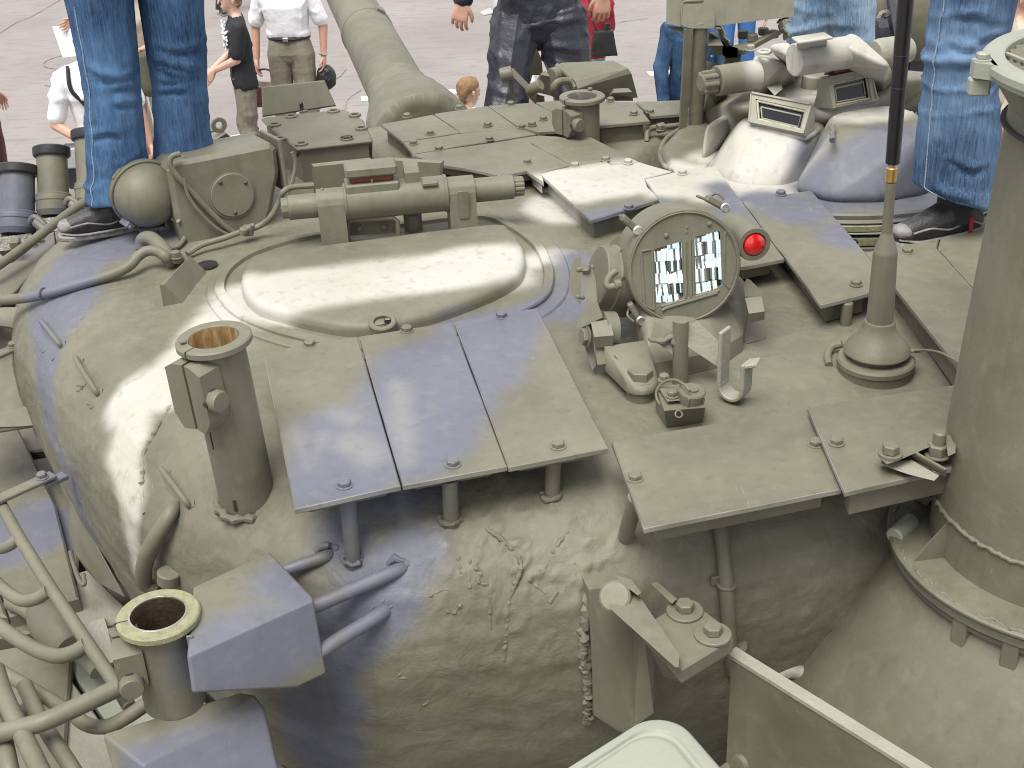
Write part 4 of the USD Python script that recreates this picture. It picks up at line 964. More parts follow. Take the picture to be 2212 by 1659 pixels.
# right trunnion
part(SLT, 'trunnion_block', hull([WD(*Q(10, *p), tF + .06 + o) for p, o in (((1705, 1050), 0), ((1860, 1035), 0), ((1885, 1175), -.02), ((1740, 1195), -.02), ((1740, 1280), 0), ((1885, 1250), 0), ((1705, 1050), .05), ((1860, 1035), .05))]), 'armor')
part(SLT, 'trunnion_arm', hull([WD(*Q(10, *p), tF + .08 + o) for p in ((1690, 950), (1720, 870), (1750, 880), (1780, 940), (1870, 1000), (1865, 1030), (1710, 1040)) for o in (0, .02)]), 'armor')
part(SLT, 'foot_flange', hull([W(*Q(11, *p), z) for p in ((1690, 340), (1760, 320), (1900, 295), (1905, 310), (1720, 365)) for z in (2.195, 2.203)]), 'armor')
# foot with bolt
fb = P(11, 740, 690, 2.245)
FT = part(SLT, 'foot_lug', cat(hull([fb + V(.038 * math.cos(a), .038 * math.sin(a), h) for a in np.linspace(0, 6.28, 24) for h in (-.02, 0)] + [fb + FX * .10 - RX * .05 + UP * h for h in (-.02, .04)] + [fb + FX * .10 + RX * .05 + UP * h for h in (-.02, .04)]), cyl(V(fb[0], fb[1], 2.18), fb - UP * .018, .031, n=28)), 'armor')
part(FT, 'foot_bolt', hexbolt(fb, UP, .028, .024, rot=.4), 'armor')
part(SLT, 'foot_rib', hull([W(*Q(11, *p), z) for p, z in (((460, 570), 2.2), ((560, 760), 2.2), ((620, 770), 2.2), ((500, 470), 2.28), ((590, 580), 2.26))]), 'armor')
# strut, gusset, hook
s0 = W(*Q(11, 1110, 700), 2.21); s1 = above(s0, *Q(11, 1110, 300))
part(SLT, 'strut', tube([s0 - UP * .02, s0 + (s1 - s0) * .5, s1, s1 + UP * .04], .0175, 18, 4), 'armor')
ts = (s1 - CAM) @ V(0, _cp, -_sp)
part(SLT, 'gusset', hull([WD(*Q(11, *p), ts + .0 + o) for p in ((840, 310), (1000, 370), (1040, 470), (1030, 250), (870, 160)) for o in (.01, .016)]), 'armor')
part(SLT, 'weld_bead', bead([WD(*Q(11, *p), ts) for p in ((830, 310), (900, 340), (980, 330), (1040, 290), (1080, 380))], .0065, .006, .006, 5), 'armor_rough')
Bk = P(11, 1600, 860, 2.205)
g = unit(-FX * .78 + RX * .62); wdr = unit(np.cross(UP, g)); wdr = wdr if wdr[0] > 0 else -wdr
hk = [Bk + UP * .155 - g * .028, Bk + UP * .035 - g * .028] + [Bk + UP * (.03 - .028 * math.sin(a)) - g * .028 * math.cos(a) for a in np.linspace(.3, math.pi - .3, 9)] + [Bk + UP * .035 + g * .028, Bk + UP * .092 + g * .028]
HK = part(SLT, 'hook', cat(strip3(hk, .042, .0095, wdr), strip3([Bk + UP * .09 + g * .03, Bk + UP * .097 + g * .05 + wdr * .006], .042, .0095, wdr)), 'light_olive', label='bare J-shaped hook')
part(HK, 'hook_arm', hull([WD(*Q(11, *p), ts + o) for p, o in (((1140, 215), 0), ((1265, 155), 0), ((1465, 345), .02), ((1450, 575), .02), ((1150, 375), 0))] + [WD(*Q(11, *p), ts + o + .012) for p, o in (((1140, 215), 0), ((1265, 155), 0), ((1465, 345), .02), ((1450, 575), .02), ((1150, 375), 0))]), 'light_olive')
# connector box in front
cx0 = P(11, 1150, 1110, 2.2)
CBX = part(T, 'connector_box', hull([P(11, *p, 2.19) for p in ((985, 1145), (1310, 1090), (1335, 960), (880, 1000))] + [P(11, *p, 2.245) for p in ((960, 985), (1340, 955), (1270, 790), (890, 770))]), 'armor')
capb = P(11, 1205, 890, 2.245)
cpn = unit(UP + V(.1, -.12, 0))
CP = part(CBX, 'screw_cap', lathe([(0, 0), (.0275, 0), (.0285, .003), (.0285, .024), (.026, .0275), (.012, .028), (.012, .032), (0, .032)], capb, cpn, 32), 'armor')
for k in range(5):
    a = k * 1.256 + .9
    x_, y_, _ = frame(cpn)
    part(CP, 'cap_rib', cbox((.004, .004, .022), .001, capb + cpn * .013 + .0292 * (math.cos(a) * x_ + math.sin(a) * y_), x_, y_), 'armor')
part(CBX, 'mount_plate', hull([P(11, *p, 2.25) for p in ((900, 760), (1100, 740), (1110, 890), (990, 900))] + [P(11, *p, 2.255) for p in ((900, 760), (1100, 740), (1110, 890), (990, 900))]), 'armor')
part(CBX, 'bolt', hexbolt(P(11, 1035, 850, 2.256), UP, .0115, .014), 'armor')
part(CBX, 'bolt', hexbolt(P(11, 960, 700, 2.256), UP, .0115, .014), 'armor')
part(CBX, 'safety_wire', tube([P(11, 1195, 800, 2.285), P(11, 1140, 740, 2.29), P(11, 1060, 700, 2.285), P(11, 960, 720, 2.27), P(11, 890, 800, 2.25), P(11, 900, 890, 2.235), P(11, 970, 960, 2.235), P(11, 1060, 985, 2.24)], .0028, 8), 'armor')
part(CBX, 'split_ring', tube([P(11, 1095, 1015, 2.24) + .0075 * (math.cos(a) * RX + math.sin(a) * unit(FX + UP)) for a in np.linspace(0, 6.3, 20)], .002, 6, 0), 'armor')
# ------------------------------------------------------------------ the whip antenna
a0 = W(1890, 798, 2.2); a1 = above(a0, 1966, -120)
an = unit(a1 - a0)
ANT = part(T, 'antenna_base', lathe([(0, -.02), (.081, -.02), (.083, .012), (.086, .016), (.086, .026), (.082, .031), (.06, .034), (.06, .045), (0, .045)], a0, UP, 48), 'armor', label='bell-shaped antenna foot')
part(ANT, 'bell', lathe([(.0, .045), (.068, .045), (.0735, .048), (.0735, .052), (.064, .067), (.05, .083), (.04, .098), (.0345, .112), (.0345, .12), (.032, .123), (0, .123)], a0, UP, 48), 'armor', smooth=50)
pA = a0 + UP * .115
def apt(v): return on_line(pA, a1, v)
L_ = lambda v: np.linalg.norm(apt(v) - pA)
part(ANT, 'mast_tube', lathe([(0, 0), (.0298, 0), (.026, L_(547)), (.0245, L_(540)), (.0125, L_(505)), (.0115, L_(500)), (.0105, L_(394)), (0, L_(394))], pA, a1 - pA, 28), 'armor')
part(ANT, 'brass_ferrule', cyl(apt(394), apt(360), .0115, n=24), 'brass')
part(ANT, 'steel_neck', cyl(apt(362), apt(350), .009, n=20), 'steel')
part(ANT, 'whip_sleeve', cyl(apt(354), a1, .0150, .0162, n=24), 'black_gloss')
for v in (120, 190): part(ANT, 'sleeve_ring', cyl(apt(v), apt(v - 3), .0158, n=24), 'black_rubber')
part(ANT, 'guy_lug', cbox((.03, .006, .012), .002, P(6, 1540, 632, 2.25), unit(V(.9, -.1, 0)), UP), 'armor')
part(ANT, 'guy_wire', tube([P(6, 1540, 632, 2.252), P(6, 1620, 628, 2.27), P(6, 1720, 652, 2.29), P(6, 1860, 735, 2.285)], .0028, 8), 'armor')
part(ANT, 'foot_guard', tube([P(6, 1095, 590, 2.225), P(6, 1030, 610, 2.215), P(6, 1005, 660, 2.21), P(6, 1015, 720, 2.205)], .009, 10), 'armor')
# ------------------------------------------------------------------ the wide snorkel tube
sb = W(2308, 1165, 2.10); stp = sb + UP * .917
H = .917; sax = UP
def tdep(p): return (p - CAM) @ V(0, _cp, -_sp)
Rb, Rt = .2575, .2185
SNK = part(T, 'snorkel_tube', lathe([(Rb - .02, 0), (Rb, 0), (Rb, .09), (Rb - .002, .1), (Rt, H - .07), (Rt + .035, H - .018), (Rt - .012, H - .02), (Rb - .02, 0)], sb, sax, 96), 'armor', label='wide upright snorkel tube at the turret rear')
part(SNK, 'weld_seam', bead([sb + sax * .09 + (Rb + .001) * (math.cos(a) * RX + math.sin(a) * FX) for a in np.linspace(0, 6.29, 300)], .0042, .007, .004, 51), 'armor_rough')
part(SNK, 'flange', ringpipe(sb - sax * .012, sax, Rb - .02, Rb + .080, .012, 96, .004), 'armor')
part(SNK, 'flange', ringpipe(sb - sax * .036, sax, Rb - .02, Rb + .074, .0225, 96, .005), 'armor')
part(SNK, 'flange', lathe([(Rb - .02, -.062), (Rb + .045, -.062), (Rb + .066, -.048), (Rb + .068, -.038), (Rb - .02, -.038)], sb, sax, 96), 'armor')
part(SNK, 'flange_bead', bead([sb - sax * .001 + (Rb + .068 + .003 * math.sin(a * 40)) * (math.cos(a) * RX + math.sin(a) * FX) for a in np.linspace(0, 6.29, 420)], .0032, .006, .006, 52), 'armor_rough')
for a in np.radians((-132, -85, 175, 130, -45)):
    o = math.cos(a) * RX + math.sin(a) * FX
    part(SNK, 'gusset', hull([sb + o * (Rb - .002) + UP * .0, sb + o * (Rb + .06), sb + o * (Rb - .002) + UP * .075] + [q_ + np.cross(UP, o) * .006 for q_ in (sb + o * (Rb - .002), sb + o * (Rb + .06), sb + o * (Rb - .002) + UP * .088)]), 'armor')
part(SNK, 'lower_cone', lathe([(Rb + .03, -.03), (Rb + .045, -.045), (Rb + .235, -.35), (Rb + .36, -.55), (0, -.55)], sb, UP, 96), 'armor', label='flared skirt below the snorkel flange')
def on_cone(a, h):
    r = np.interp(-h, [.045, .35, .55], [Rb + .045, Rb + .235, Rb + .36]) + .002
    return sb + UP * h + r * (math.cos(a) * RX + math.sin(a) * FX)
for k, a in enumerate(np.radians((-128, -121))):
    part(SNK, 'weld_seam', bead([on_cone(a - .1 * t, -.06 - .4 * t) for t in np.linspace(0, 1, 20)], .0035 - .0013 * (1 - k), .008, .006, 60 + k), 'armor_rough')
for a, h in ((-2.75, -.035), (-2.45, -.035), (-1.9, -.035), (-1.35, -.035)):
    o = math.cos(a) * RX + math.sin(a) * FX
    part(SNK, 'clip', cbox((.03, .018, .07), .003, sb + o * (Rb + .062) - UP * .055, np.cross(UP, o), o), 'armor')
fl = W(*Q(9, 1410, 200), 2.10)
part(SNK, 'flange_bolt', cyl(fl - FX * .02 - RX * .01, fl + RX * .05 + FX * .02, .018, n=12), 'pale_green')
# top rim with the grille
Rr = .2715
TR = part(SNK, 'top_rim', ringpipe(stp - sax * .008, sax, Rr - .036, Rr, .021, 96, .005), 'pale_green')
part(TR, 'rim_lip', ringpipe(stp - sax * .016, sax, Rr - .03, Rr - .008, .009, 96, .003), 'pale_green')
lo = unit(V(-1, .12, 0))
part(TR, 'rim_lug', hull([stp + lo * (Rr - .012) + np.cross(UP, lo) * s + UP * h for s in (-.035, .035) for h in (-.012, .013)] + [stp + lo * (Rr + .02) + np.cross(UP, lo) * s + UP * h for s in (-.014, .014) for h in (-.012, .013)]), 'pale_green')
part(TR, 'lug_base', cbox((.026, .034, .03), .004, stp + lo * (Rr + .006) - UP * .029, np.cross(UP, lo), lo), 'pale_green')
part(TR, 'lug_bolt', hexbolt(stp + lo * (Rr + .005) + UP * .013, UP, .0115, .013), 'pale_green')
for k in range(22):
    y = -(Rr - .05) + (2 * (Rr - .05)) * (k + .5) / 22
    half = math.sqrt(max(((Rr-.002) - .036) ** 2 - y * y, 1e-4))
    part(TR, 'louvre', cbox((2 * half, .012, .003), .0008, stp + y * FX + UP * -.002, RX, unit(FX + UP * .8)), 'armor')
for k in range(5):
    x = -((Rr-.002) - .08) + 2 * ((Rr-.002) - .08) * k / 4
    half = math.sqrt(max(((Rr-.002) - .036) ** 2 - x * x, 1e-4))
    part(TR, 'grille_bar', cbox((.006, 2 * half, .006), .001, stp + x * RX + UP * .007, RX, FX), 'pale_green')
part(TR, 'tube_inside', lathe([(0, -.1), ((Rr-.002) - .04, -.1), ((Rr-.002) - .04, -.095), (0, -.095)], stp, sax, 40), 'dark_void')
# clamp bracket that holds the tube to the turret
pv = P(6, 1390, 1275, 2.318)
BR = part(T, 'tube_bracket', hull([P(6, *p, z) for p in ((1340, 1250), (1420, 1225), (1795, 1065), (1800, 1150), (1440, 1305), (1370, 1330), (1335, 1300)) for z in (2.235, 2.318)]), 'armor', label='pivoting bracket arm beside the snorkel')
part(BR, 'lower_arm', hull([P(6, *p, z) for p in ((1325, 1330), (1400, 1320), (1520, 1300), (1690, 1400), (1660, 1430), (1500, 1390)) for z in (2.29, 2.298)]), 'light_olive')
part(BR, 'cross_web', quad([P(6, 1520, 1240, 2.318), P(6, 1735, 1360, 2.318), P(6, 1735, 1400, 2.292), P(6, 1520, 1285, 2.292)], .006), 'armor')
part(BR, 'pivot', cat(lathe([(0, 0), (.022, 0), (.022, .006), (0, .006)], pv, UP, 24), hexbolt(pv + UP * .006, UP, .016, .018, False)), 'armor')
nb = P(6, 1680, 1270, 2.30)
part(BR, 'stud_nut', cat(hexbolt(nb, UP, .02, .024), cyl(nb, nb + UP * .05, .012, n=14)), 'armor')
part(BR, 'clamp_end', hull([P(6, *p, z) for p in ((1730, 1160), (1800, 1120), (1790, 1260), (1745, 1280)) for z in (2.29, 2.33)]), 'armor')
part(SNK, 'side_lug', hull([P(6, *p, 2.15) for p in ((1540, 1480), (1620, 1400), (1690, 1420), (1650, 1540))] + [P(6, *p, 2.08) for p in ((1530, 1560), (1600, 1600), (1700, 1500))]), 'armor')
part(SNK, 'clamp_strap', hull([P(9, *p, z) for p in ((1480, 80), (1590, 0), (1670, 20), (1600, 130)) for z in (2.06, 2.09)]), 'light_olive')
# ------------------------------------------------------------------ bracket on the rear wall, with its beam
wf = lambda u, v, z: W(u, v, z)
pl = [W(1272, 1274, 2.06), W(1328, 1246, 2.06), W(1366, 1262, 2.05), W(1375, 1590, 1.74), W(1335, 1580, 1.72), W(1283, 1545, 1.74)]
SBk = part(T, 'rear_bracket', hull([V(*p) for p in pl] + [V(*p) + FX * .05 for p in pl]), 'armor', smooth=20, label='channel bracket welded on the turret rear wall')
part(SBk, 'ridge', hull([W(1369, 1300, 2.02), W(1412, 1325, 2.0), W(1412, 1540, 1.8), W(1369, 1570, 1.76), W(1395, 1318, 2.02) + FX * .05, W(1395, 1540, 1.8) + FX * .06, W(1385, 1318, 2.03), W(1385, 1560, 1.77)]), 'armor', smooth=20)
part(T, 'weld_bead', bead(spline([S(u, v) + toward(S(u, v)) * .003 for u, v in ((1276, 1275), (1268, 1330), (1266, 1400), (1268, 1470), (1268, 1560))], 6), .0085, .0045, .012, 71), 'armor_rough')
pvt = W(1329, 1288, 2.09)
def SQ(k, x, y, z): return P(k, x, y, z)
AR = part(SBk, 'lever_arm', hull([SQ(8, *p, z) for p in ((1640, 590), (1660, 530), (1740, 525), (1830, 590), (1850, 640), (2085, 960), (2080, 1040), (2060, 1040), (1740, 750), (1660, 680)) for z in (2.085, 2.10)]), 'armor', smooth=20)
part(AR, 'pivot_pin', lathe([(0, 0), (.030, 0), (.030, .010), (.026, .014), (0, .014)], SQ(8, 1695, 610, 2.10), toward(pvt) + UP * .3 - RX * .3, 28), 'armor')
part(AR, 'upper_arm', hull([SQ(8, *p, z) for p in ((1690, 475), (1790, 500), (1850, 580), (1830, 600), (1740, 530)) for z in (2.10, 2.12)]), 'armor')
part(SBk, 'cross_arm', hull([SQ(8, *p, z) for p in ((1910, 525), (1950, 515), (2070, 620), (2040, 650)) for z in (2.07, 2.09)]), 'armor')
bt = [SQ(9, *p, 2.07) for p in ((-140, 790), (60, 660), (160, 622), (405, 800), (425, 860), (110, 1052), (-20, 900))]
PBk = part(SBk, 'bolt_block', prism([b[:2] for b in bt], 2.035, 2.07, .004), 'armor')
for p in ((128, 700), (300, 842)):
    b = SQ(9, *p, 2.071)
    part(PBk, 'washer', lathe([(0, 0), (.034, 0), (.034, .004), (.032, .0055), (0, .0055)], b, UP, 36), 'armor')
    part(PBk, 'bolt', hexbolt(b + UP * .0055, UP, .0175, .017, False, rot=.5), 'armor')
part(PBk, 'riser', hull([SQ(9, *p, z) for p, z in (((120, 1060), 2.03), ((415, 890), 2.03), ((-60, 900), 2.03), ((-120, 840), 2.03), ((130, 1130), 2.0), ((430, 960), 2.0), ((-60, 980), 1.95), ((0, 1100), 1.9))]), 'armor', smooth=20)
e0, e1 = W(1585, 1414, 2.01), W(1984, 1663, 2.01)
ed = unit(e1 - e0); e1 = e0 + ed * 1.2
wd = unit(np.cross(UP, ed)); wd = wd if wd @ toward(e0) < 0 else -wd
BM = part(SBk, 'beam', cat(hull([e + wd * s + UP * h for e in (e0, e1) for s in (-.006, .006) for h in (-.26, -.004)]),), 'armor', label='long beam running out from the bracket')
part(BM, 'top_flange', hull([e + wd * s + UP * h for e in (e0 - ed * .01, e1) for s in (-.008, .018) for h in (-.006, .002)]), 'light_olive')
part(BM, 'lower_flange', hull([e + wd * s + UP * h for e in (e0, e1) for s in (-.09, .006) for h in (-.268, -.26)]), 'armor')
part(BM, 'rivet', lathe([(0, 0), (.02, 0), (.016, .008), (0, .01)], W(*Q(9, 465, 1640), 1.93), -wd + UP * .3, 20), 'armor')
# conduit down the rear wall
CN = part(T, 'wall_conduit', tube([S(u, v) + toward(S(u, v)) * .011 for u, v in ((1558, 1110), (1564, 1170), (1571, 1251), (1576, 1320), (1579, 1400), (1590, 1450))], .0155, 16), 'armor')
part(CN, 'conduit_clip', tube([S(1573, 1262) + toward(S(1573, 1262)) * .011 + .0175 * (math.cos(a) * RX + math.sin(a) * unit(FX + UP * .2)) for a in np.linspace(0, 6.3, 24)], .004, 8, 0), 'armor')
part(CN, 'conduit_foot', cyl(S(1590, 1392), S(1600, 1445), .028, n=20), 'armor')
part(CN, 'conduit_tab', cbox((.03, .005, .02), .001, S(1552, 1258) + toward(S(1552, 1258)) * .008, RX, FX), 'armor')
# round grip behind the beam
part(T, 'grab_loop', tube([W(1660, 1475, 1.72), W(1680, 1458, 1.74), W(1715, 1450, 1.75), W(1748, 1463, 1.75), W(1768, 1490, 1.73), W(1755, 1510, 1.70)], .0165, 14), 'light_olive')
# ------------------------------------------------------------------ pale lid in the corner nearest the camera
lz = 2.02
c0 = W(1440, 1520, lz); la, lb = unit(W(1180, 1662, lz) - W(1340, 1562, lz)), unit(W(1600, 1680, lz) - W(1530, 1600, lz))
la[2] = lb[2] = 0
def rrect(A, a, b, la, lb, r, n=10):
    """rounded quadrilateral with its corner at A"""
    P0 = [A, A + la * a, A + la * a + lb * b, A + lb * b]
    p = sg.Polygon([q_[:2] for q_ in P0]).buffer(-r).buffer(r, n)
    return np.array(p.exterior.coords)[:-1]
rr = rrect(c0, .62, .42, la, lb, .06, 10)
LD = part(T, 'stowage_lid', cushion(rr, [(-.004, lz - .10), (-.004, lz - .022), (-.006, lz - .016), (-.004, lz - .010), (.002, lz - .003), (.008, lz), (.030, lz + .001), (.034, lz - .004), (.040, lz - .0055), (.046, lz - .004), (.052, lz), (.06, lz + .001), (9, lz + .001)]), 'pale_green', smooth=25, label='pale green rounded stowage lid')
part(LD, 'lid_latch', cbox((.03, .02, .012), .003, c0 + la * .02 + lb * .2 - UP * .02, la, lb), 'pale_green')

part(SNK, 'weld_seam', bead([sb + UP * z + (np.interp(z, [.1, H - .07], [Rb - .001, Rt]) + .001) * (math.cos(a) * RX + math.sin(a) * FX) for z, a in ((t, math.radians(-122 + 3 * math.sin(t * 9))) for t in np.linspace(.1, H - .08, 60))], .0026, .011, .012, 53), 'armor_rough')
for k, (a, z) in enumerate(((-112, .42), (-108, .30), (-118, .22), (-100, .36), (-131, .55))):
    a = math.radians(a); o = math.cos(a) * RX + math.sin(a) * FX
    part(SNK, 'weld_spot', wavy(tm(trimesh.creation.icosphere(2, .008)).apply_translation(sb + UP * z + o * np.interp(z, [.1, H - .07], [Rb, Rt])), .003, 90, k), 'armor_rough', smooth=True)
# scars and runs of old welds on the rear wall and flank
for k, (pts, r) in enumerate((([(890, 190), (1010, 265), (1080, 350), (1100, 450), (1045, 620), (1022, 800), (1015, 1000)], .0042), ([(1400, 200), (1330, 300), (1240, 420), (1210, 465)], .0038), ([(920, 540), (922, 660), (920, 800)], .003),
                              ([(1080, 340), (1190, 382)], .0036), ([(1150, 480), (1190, 540), (1245, 572)], .0042), ([(1335, 555), (1315, 600), (1285, 645)], .0048), ([(800, 375), (798, 470), (790, 560)], .003), ([(735, 365), (745, 410), (757, 452)], .0042),
                              ([(840, 420), (880, 450), (860, 520), (905, 525)], .0036), ([(560, 600), (620, 570), (660, 560)], .003), ([(640, 680), (690, 700), (735, 660)], .0034), ([(1380, 520), (1370, 580), (1420, 590)], .004), ([(1440, 380), (1450, 460), (1390, 520)], .003), ([(560, 1240), (520, 1290), (580, 1240)], .0026), ([(380, 1080), (340, 1110), (420, 1115)], .0024))):
    part(SHELL, 'weld_scar', bead(spline([S(*Q(8, *p)) - toward(S(*Q(8, *p))) * r * .75 for p in pts], 6), r * 1.15, .005, .002, 110 + k), 'armor_cast')
for k, (pts, r) in enumerate((([(540, 690), (580, 770), (600, 700)], .0035), ([(690, 800), (688, 885), (730, 830)], .004), ([(1040, 1215), (1150, 1215)], .0045), ([(1070, 1290), (1130, 1255)], .004), ([(1200, 1460), (1275, 1490), (1240, 1510)], .0045), ([(1100, 300), (1170, 250)], .003))):
    part(SHELL, 'weld_scar', bead(spline([S(*Q(14, *p)) - toward(S(*Q(14, *p))) * r * .6 for p in pts], 5), r, .005, .003, 140 + k), 'armor_cast')
# ------------------------------------------------------------------ the hull under the turret
def lbox(r0, r1, f0, f1, z0, z1, ch=.006):
    return cbox((r1 - r0, f1 - f0, z1 - z0), ch, LW((r0 + r1) / 2, (f0 + f1) / 2, (z0 + z1) / 2), RX, FX)
HULL = part(T, 'hull', hull([LW(r, f, z) for r in (-.45, 2.35) for f, z in ((-1.0, 1.40), (6.2, 1.40), (6.9, 1.0), (6.4, .5), (-1.0, .5))]), 'armor', fine=.25)
for s, r0, r1 in ((0, -1.05, -.455), (1, 2.355, 2.95)):
    FD = part(T, 'fender', lbox(r0, r1, -1.0, 6.9, 1.30, 1.36), 'armor')
    part(FD, 'side_skirt', lbox(r0 - .012 if s == 0 else r1, r0 if s == 0 else r1 + .012, -1.0, 6.9, .65, 1.34), 'armor')
    for k in range(7):
        part(FD, 'stowage_bin', lbox(r0 + .04, r1 - .05, -.9 + k * .95, -.9 + k * .95 + .9, 1.362, 1.52), 'armor', fine=.06)
for s in (-.75, 2.65):
    for k in range(6):
        part(T, 'road_wheel', cyl(LW(s - .2, .2 + k * 1.1, .40), LW(s + .2, .2 + k * 1.1, .40), .375, n=36, ch=.03), 'black_rubber')
    part(T, 'track', hull([LW(s + o, f, z) for o in (-.29, .29) for f, z in ((-.3, .004), (5.9, .004), (6.5, .35), (6.5, .75), (-.9, .75), (-.9, .35))]).difference if False else cat(lbox(s - .29, s + .29, -.3, 5.9, .004, .05), lbox(s - .29, s + .29, -.9, 6.5, .80, .85)), 'dark_steel')
# rear-left deck pieces seen through the basket
dk = 1.5
for pts, z in (([(0, 930), (40, 925), (120, 1090), (170, 1290), (20, 1330), (-60, 1100)], 1.56), ([(-120, 930), (-4, 930), (-64, 1100), (15, 1330), (-150, 1330)], 1.555)):
    part(T, 'deck_panel', prism(np.array([W(u, v, z)[:2] for u, v in pts]), z - .12, z, .006), 'armor', fine=.04)
part(T, 'deck_box', hull([P(7, *p, z) for p, z in (((510, 780), 1.62), ((640, 735), 1.62), ((720, 1000), 1.55), ((560, 1050), 1.55), ((510, 780), 1.45), ((640, 735), 1.45), ((740, 1040), 1.42), ((560, 1060), 1.42))]), 'light_olive')
for pts, z in (([(120, 1400), (300, 1340), (480, 1560), (300, 1659)], 1.50), ([(-60, 1440), (110, 1405), (290, 1662), (-40, 1720)], 1.505), ([(60, 1270), (190, 1230), (290, 1330), (120, 1390)], 1.515)):
    part(T, 'deck_plate', prism(np.array([W(u, v, z)[:2] for u, v in pts]), z - .03, z, .004), 'pale_green' if z == 1.5 else 'light_olive', fine=.05)
part(T, 'rolled_cover', wavy(tube([P(7, 250, 650, 1.66), P(7, 300, 760, 1.66), P(7, 380, 850, 1.66), P(7, 430, 910, 1.65)], [.035, .05, .045, .035], 16), .006, 22), 'armor')
part(T, 'tow_cable', tube([P(7, 60, 640, 1.58), P(7, 180, 700, 1.58), P(7, 420, 890, 1.58), P(7, 600, 1070, 1.56)], .02, 12), 'armor')
# basket of bent tubes at the left rear
rails = [('rail', [(7, -60, -70, 1.92), (7, 0, 30, 1.91), (7, 130, 260, 1.90), (7, 310, 550, 1.88), (7, 530, 880, 1.86), (7, 700, 1130, 1.84), (7, 800, 1290, 1.83)], .0145),
         ('rung', [(7, -120, 290, 1.86), (7, 0, 310, 1.87), (7, 60, 290, 1.885), (7, 110, 250, 1.90)], .0135), ('rung', [(7, -100, 430, 1.82), (7, 0, 540, 1.83), (7, 120, 625, 1.84), (7, 220, 620, 1.86), (7, 300, 570, 1.88)], .0145),
         ('rung', [(7, -100, 700, 1.80), (7, 0, 790, 1.80), (7, 180, 910, 1.81), (7, 340, 970, 1.83), (7, 450, 950, 1.845), (7, 530, 900, 1.86)], .0165), ('rung', [(7, -100, 1000, 1.77), (7, 0, 1060, 1.77), (7, 240, 1200, 1.78), (7, 450, 1330, 1.79)], .015),
         ('rung', [(7, 420, 1290, 1.78), (7, 520, 1385, 1.79), (7, 650, 1405, 1.80), (7, 780, 1345, 1.82), (7, 920, 1250, 1.84)], .015), ('cross_tube', [(7, -60, 1460, 1.86), (7, 60, 1430, 1.865), (7, 180, 1400, 1.87), (7, 330, 1350, 1.875), (7, 760, 1150, 1.88)], .0185),
         ('upright', [(7, -30, 1050, 1.88), (7, 40, 1250, 1.87), (7, 240, 1659, 1.85), (7, 330, 1860, 1.84)], .0185), ('upright', [(7, 150, 1150, 1.82), (7, 260, 1380, 1.81), (7, 440, 1659, 1.80), (7, 560, 1860, 1.78)], .0165), ('upright', [(7, -40, 1350, 1.84), (7, 20, 1480, 1.83), (7, 60, 1659, 1.82), (7, 90, 1760, 1.8)], .017),
         ('brace', [(7, 100, 1330, 1.78), (7, 170, 1290, 1.80), (7, 240, 1240, 1.80)], .014)]
BK = part(T, 'stowage_basket', tube([P(*a) for a in rails[0][1]], rails[0][2], 16), 'armor', fine=.05, label='bent-tube stowage basket at the left rear')
for n, pts, r in rails[1:]:
    part(BK, n, tube([P(*a) for a in pts], r, 16), 'armor', fine=.05)
# bolted straps between basket and turret
for (a, b, z) in (((4, -40, 1560), (4, 330, 1392), 1.93), ((4, -60, 680), (4, 140, 592), 2.0)):
    A_, B_ = P(*a, z), P(*b, z)
    X = unit(B_ - A_); Y = np.cross(UP, X)
    SR = part(T, 'strap', cbox((np.linalg.norm(B_ - A_), .034, .012), .003, (A_ + B_) / 2, X, Y), 'armor', fine=.03)
    part(SR, 'strap_bolt', hexbolt(B_ - X * .03 + UP * .006, UP, .013, .014), 'armor')
    part(SR, 'strap_end', cbox((.06, .03, .014), .003, B_ + X * .0 - UP * .016, X, Y), 'armor')
# plate frame with openings on the left flank
fp_ = [Q(4, *p) for p in ((-420, 385), (158, 362), (180, 560), (205, 740), (232, 900), (272, 1082), (150, 1095), (0, 1100), (-420, 1120))]
ho = [Q(4, *p) for p in ((-300, 490), (-20, 475), (70, 485), (105, 530), (125, 640), (160, 800), (190, 940), (180, 968), (120, 985), (0, 1010), (-300, 1020))]
def flank(u, v):
    z = np.interp(v, [660, 925], [2.06, 1.80]); return W(u, v, z)
w3 = [flank(*p) for p in fp_]; h3 = [flank(*p) for p in ho]
c_ = np.mean(w3, 0); X_ = unit(w3[-1] - w3[-2] + 0) ; X_ = unit(flank(150, 800) - flank(-100, 815)); n_ = unit(np.cross(X_, flank(60, 700) - flank(60, 900))); n_ = n_ if n_ @ toward(c_) > 0 else -n_
Y_ = np.cross(n_, X_)
pp = sg.Polygon([((p - c_) @ X_, (p - c_) @ Y_) for p in w3], [[((p - c_) @ X_, (p - c_) @ Y_) for p in h3]])
m_ = trimesh.creation.extrude_polygon(pp.buffer(0), .02, engine='earcut'); v_ = m_.vertices
part(T, 'flank_frame', trimesh.Trimesh(v_[:, :1] * X_ + v_[:, 1:2] * Y_ + v_[:, 2:] * n_ + c_ - n_ * .02, m_.faces, process=False), 'armor', fine=.04, label='welded plate frame with a rounded opening')
part(T, 'weld_bead', bead([flank(*Q(4, *p)) for p in ((165, 400), (185, 560), (210, 740), (237, 900), (262, 1060))], .009, .008, .006, 81), 'armor_rough')
part(T, 'flank_panel', quad([flank(u, v) - n_ * .09 for u, v in ((-120, 680), (60, 690), (85, 900), (-120, 930))], .01), 'armor', fine=.05)
part(T, 'flank_fin', hull([W(150, 1080, 1.75), W(160, 1085, 1.75), W(270, 1290, 1.62), W(215, 1260, 1.60), W(150, 1150, 1.66), W(165, 1200, 1.62), W(185, 1230, 1.55)]), 'armor', smooth=20, fine=.04)
